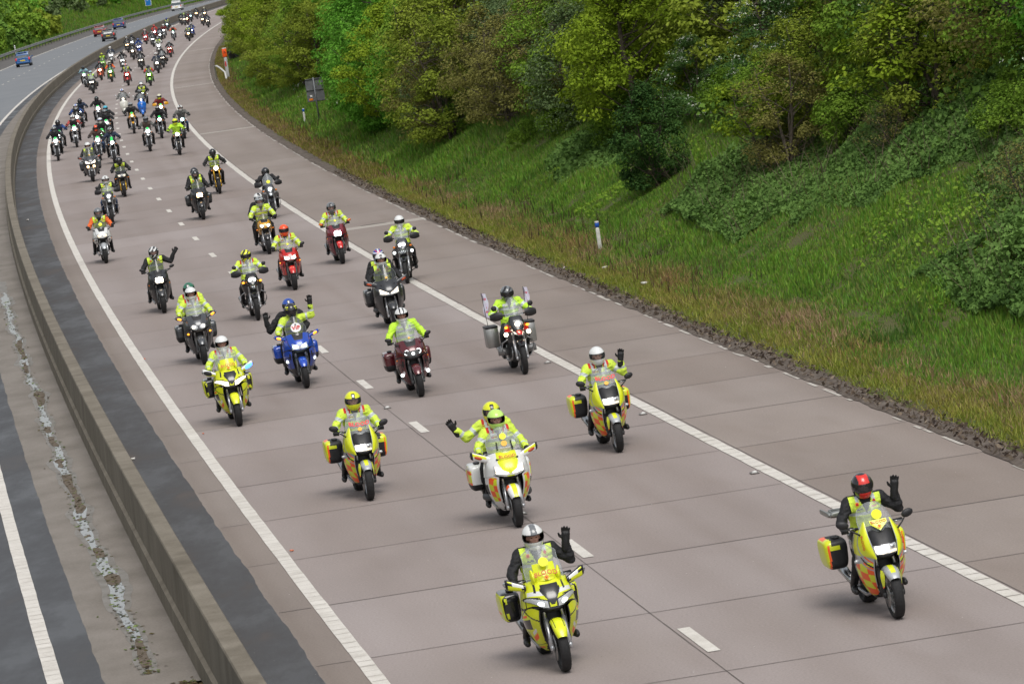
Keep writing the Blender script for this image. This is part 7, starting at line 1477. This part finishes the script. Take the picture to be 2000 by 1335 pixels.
# ---------------- signs and marker posts on the verge
def gz_at(x, y):
    for t_ in (np.arange(-7., -14., -.02),):
        xx, yy = P(y, t_); k = int(np.argmin(np.abs(xx-x))); return float(ground_z(y, t_[k]))
def marker(x, y, label, h=1.0, cap='blue'):
    z = gz_at(x, y); o = empty('marker_post', (x, y, z-.05), 0, label, 'marker post'); b = MB(); b.box((0, 0, h*.40), (.05, .035, h*.40), 0, .35); b.build('post', [mat('marker_white', (.55, .55, .50), .6, noise=.2, nscale=9)], o)
    b = MB(); b.box((0, 0, h*.875), (.052, .037, h*.075), 0, .35); b.box((0, 0, h*.965), (.05, .035, h*.03), 1, .35); b.build('cap_band', [mat('marker_blue', (.01, .08, .42), .4), mat('marker_top', (.6, .6, .6), .5)], o)
    return o
marker(2.52, 111.90, 'white roadside marker post with a blue band, standing in the near verge', .78)
marker(-8.33, 212.30, 'small white marker post with a dark blue top left of the grey sign post', .85)
marker(-18.90, 344.35, 'white marker post with a blue band at the foot of the orange emergency telephone', .9)
x_, y_ = -7.60, 211.15; z_ = gz_at(x_, y_); sg = empty('road_sign', (x_, y_, z_-.05), R(7), 'back of a grey two-panel road sign on a tall post', 'road sign')
MB().tube([(0, 0, 0), (-.02, 0, 2.15)], .038, k=10).build('sign_post', [mat('post_grey', (.16, .17, .18), .5, .4)], sg)
mSg = mat('sign_back', (.15, .155, .16), .5, .3, noise=.2, nscale=3)
MB().box((0, .06, 1.83), (.42, .012, .27), 0, .12).build('sign_panel', [mSg], sg, smooth=False); MB().box((.0, .06, 1.28), (.42, .012, .27), 0, .12).build('sign_panel', [mSg], sg, smooth=False)
b = MB(); b.box((0, .035, 2.07), (.43, .02, .025), 0, .3); b.box((0, .035, 1.55), (.43, .02, .022), 0, .3); b.box((0, .035, 1.03), (.43, .02, .022), 0, .3); b.build('sign_rail', [mat('sign_rail', (.04, .042, .045), .5)], sg)
b = MB(); b.box((-.22, .042, 1.28), (.05, .006, .045), 0, .2); b.box((-.24, .042, 1.12), (.09, .006, .045), 1, .2); b.build('sticker', [mDiscW, mAmber], sg)
x_, y_ = -17.30, 315.20; z_ = gz_at(x_, y_); ph = empty('emergency_telephone', (x_, y_, z_-.05), R(5), 'orange-topped emergency telephone post beside the hard shoulder', 'telephone')
MB().box((0, 0, .80), (.115, .10, .80), 0, .2).build('cabinet', [mat('phone_grey', (.42, .43, .43), .5, noise=.12)], ph); hb = MB().box((-.01, 0, 1.88), (.16, .13, .30), 0, .2).build('hood', [mat('phone_orange', (.85, .10, .01), .45)], ph)
MB().box((-.0, -.0, 2.20), (.15, .13, .03), 0, .3).build('top_band', [mDiscW], ph)
b = MB(); b.box((.0, -.138, 1.95), (.02, .006, .13), 0, .3, rot=(0, -.6, 0)); b.box((-.05, -.138, 1.88), (.02, .006, .05), 0, .3, rot=(0, .5, 0)); b.build('handset_symbol', [mBlkTxt], ph); MB().box((-.04, -.105, 1.1), (.05, .008, .18), 0, .2).build('red_label', [mRedTxt], ph)
hr_ = empty('hand_rail', (x_, y_, z_), 0, 'curved white rail in front of the emergency telephone', 'rail'); b = MB(); b.tube([(-.85, .6, .05), (-.88, .55, 1.0), (-.70, .2, 1.0), (-.45, -.6, .85), (-.05, -2.2, .55), (.05, -3.2, .1)], .06, k=8); b.build('rail', [mat('rail_white', (.6, .6, .58), .5)], hr_)
x_, y_ = -18.96, 360.45; z_ = gz_at(x_, y_); G_ = []
for i in range(8): G_.append([(x_+.2*j-.6+.1*math.sin(i*1.7), y_+i*.35, z_+.5+.35*math.sin(i*.9+j*.8)-.04*j*j) for j in range(8)])
tag(MB().grid(gsurf(G_, 20, 20)).build('black_sheet', [mPlast]), 'crumpled black plastic sheet on the grass behind the emergency telephone', 'plastic sheet')
x_, y_ = P(822.0, 22.4); bs = empty('motorway_sign', (float(x_), float(y_), 0), R(-3), 'blue motorway sign with white border on the far bank', 'road sign')
b = MB(); b.box((0, 0, 2.2), (.55, .03, .95), 0, .1); b.build('border', [mDiscW], bs, smooth=False); q = MB().box((0, -.02, 2.2), (.48, .03, .88), 0, .1).build('sign_face', [mat('sign_blue', (.01, .16, .50), .4)], bs, smooth=False)
lb = MB(); [lb.box((xx, -.056, zz), (.14, .006, .035), 0, .2) for xx, zz in ((-.15, 2.72), (.12, 2.72), (0, 2.5), (-.1, 2.2))]; lb.build('sign_symbol', [mDiscW], q)
b = MB(); b.box((-.35, .06, 1.2), (.05, .05, 1.2), 0, .3); b.box((.35, .06, 1.2), (.05, .05, 1.2), 0, .3); b.build('sign_post', [mPost], bs)
for (t_, y0_) in ((21.3, 560.), (21.3, 455.)):
    x_, y_ = P(y0_, t_); o_ = empty('marker_post', (float(x_), float(y_), 0), 0, 'white marker post beyond the guard rail' + (' above the parked gap left of the red car' if y0_ > 500 else ' above the bright blue car'), 'marker post'); MB().box((0, 0, .55), (.06, .04, .55), 0, .3).build('post', [mDiscW], o_)
# ---------------- litter
rl = random.Random(3)
def litter(x, y, s, lab, m, z=0.): 
    b = MB(); b.box((0, 0, s*.3), (s, s*.55, s*.3), 0, .5, rot=(rl.uniform(-.3, .3), rl.uniform(-.3, .3), rl.uniform(0, 3))); o = b.build('litter', [m]); o.location = (x, y, z+.012); tag(o, lab, 'litter')
mLit = mat('litter_white', (.62, .60, .56), .7, noise=.15); mLitO = mat('litter_orange', (.7, .22, .12), .6)
litter(2.46, 107.20, .10, 'crumpled white wrapper below the marker post', mLit, gz_at(2.46, 107.20))
litter(3.18, 101.15, .09, 'round white lid lying on the verge right of the marker post', mLit, gz_at(3.18, 101.15))
litter(-3.64, 65.20, .035, 'small orange and white scrap right of the left edge line', mLitO)
litter(-5.97, 83.10, .03, 'orange scrap beside the left edge line, higher up', mLitO)
litter(-8.31, 100.72, .035, 'pale orange scrap beside the left edge line near the grey tourer', mLitO)
litter(-7.11, 80.40, .05, 'white scrap in the drainage channel beside the barrier', mLit)
litter(-17.30, 166.35, .07, 'white scrap on the dark strip far along the barrier', mLit)
litter(1.52, 109.50, .05, 'tiny white scrap on the soil at the slab edge', mLit, .03)
rr = np.random.RandomState(4)
pts = []
for k in range(900):
    y = 50+rr.uniform(0, 1)**1.5*110; t = rr.uniform(-6.6, 5.2); x_, y2_ = P(y, t); pts.append((float(x_), float(y2_), .010))
tag(scatter_chips('grit', pts, .009, mCol, .008, pal((.55, .52, .48), (.4, .36, .33), (.10, .08, .07)), asp=.7, seed=9, up=.1), kind='stuff', label='small stones and chips strewn over the concrete slabs')
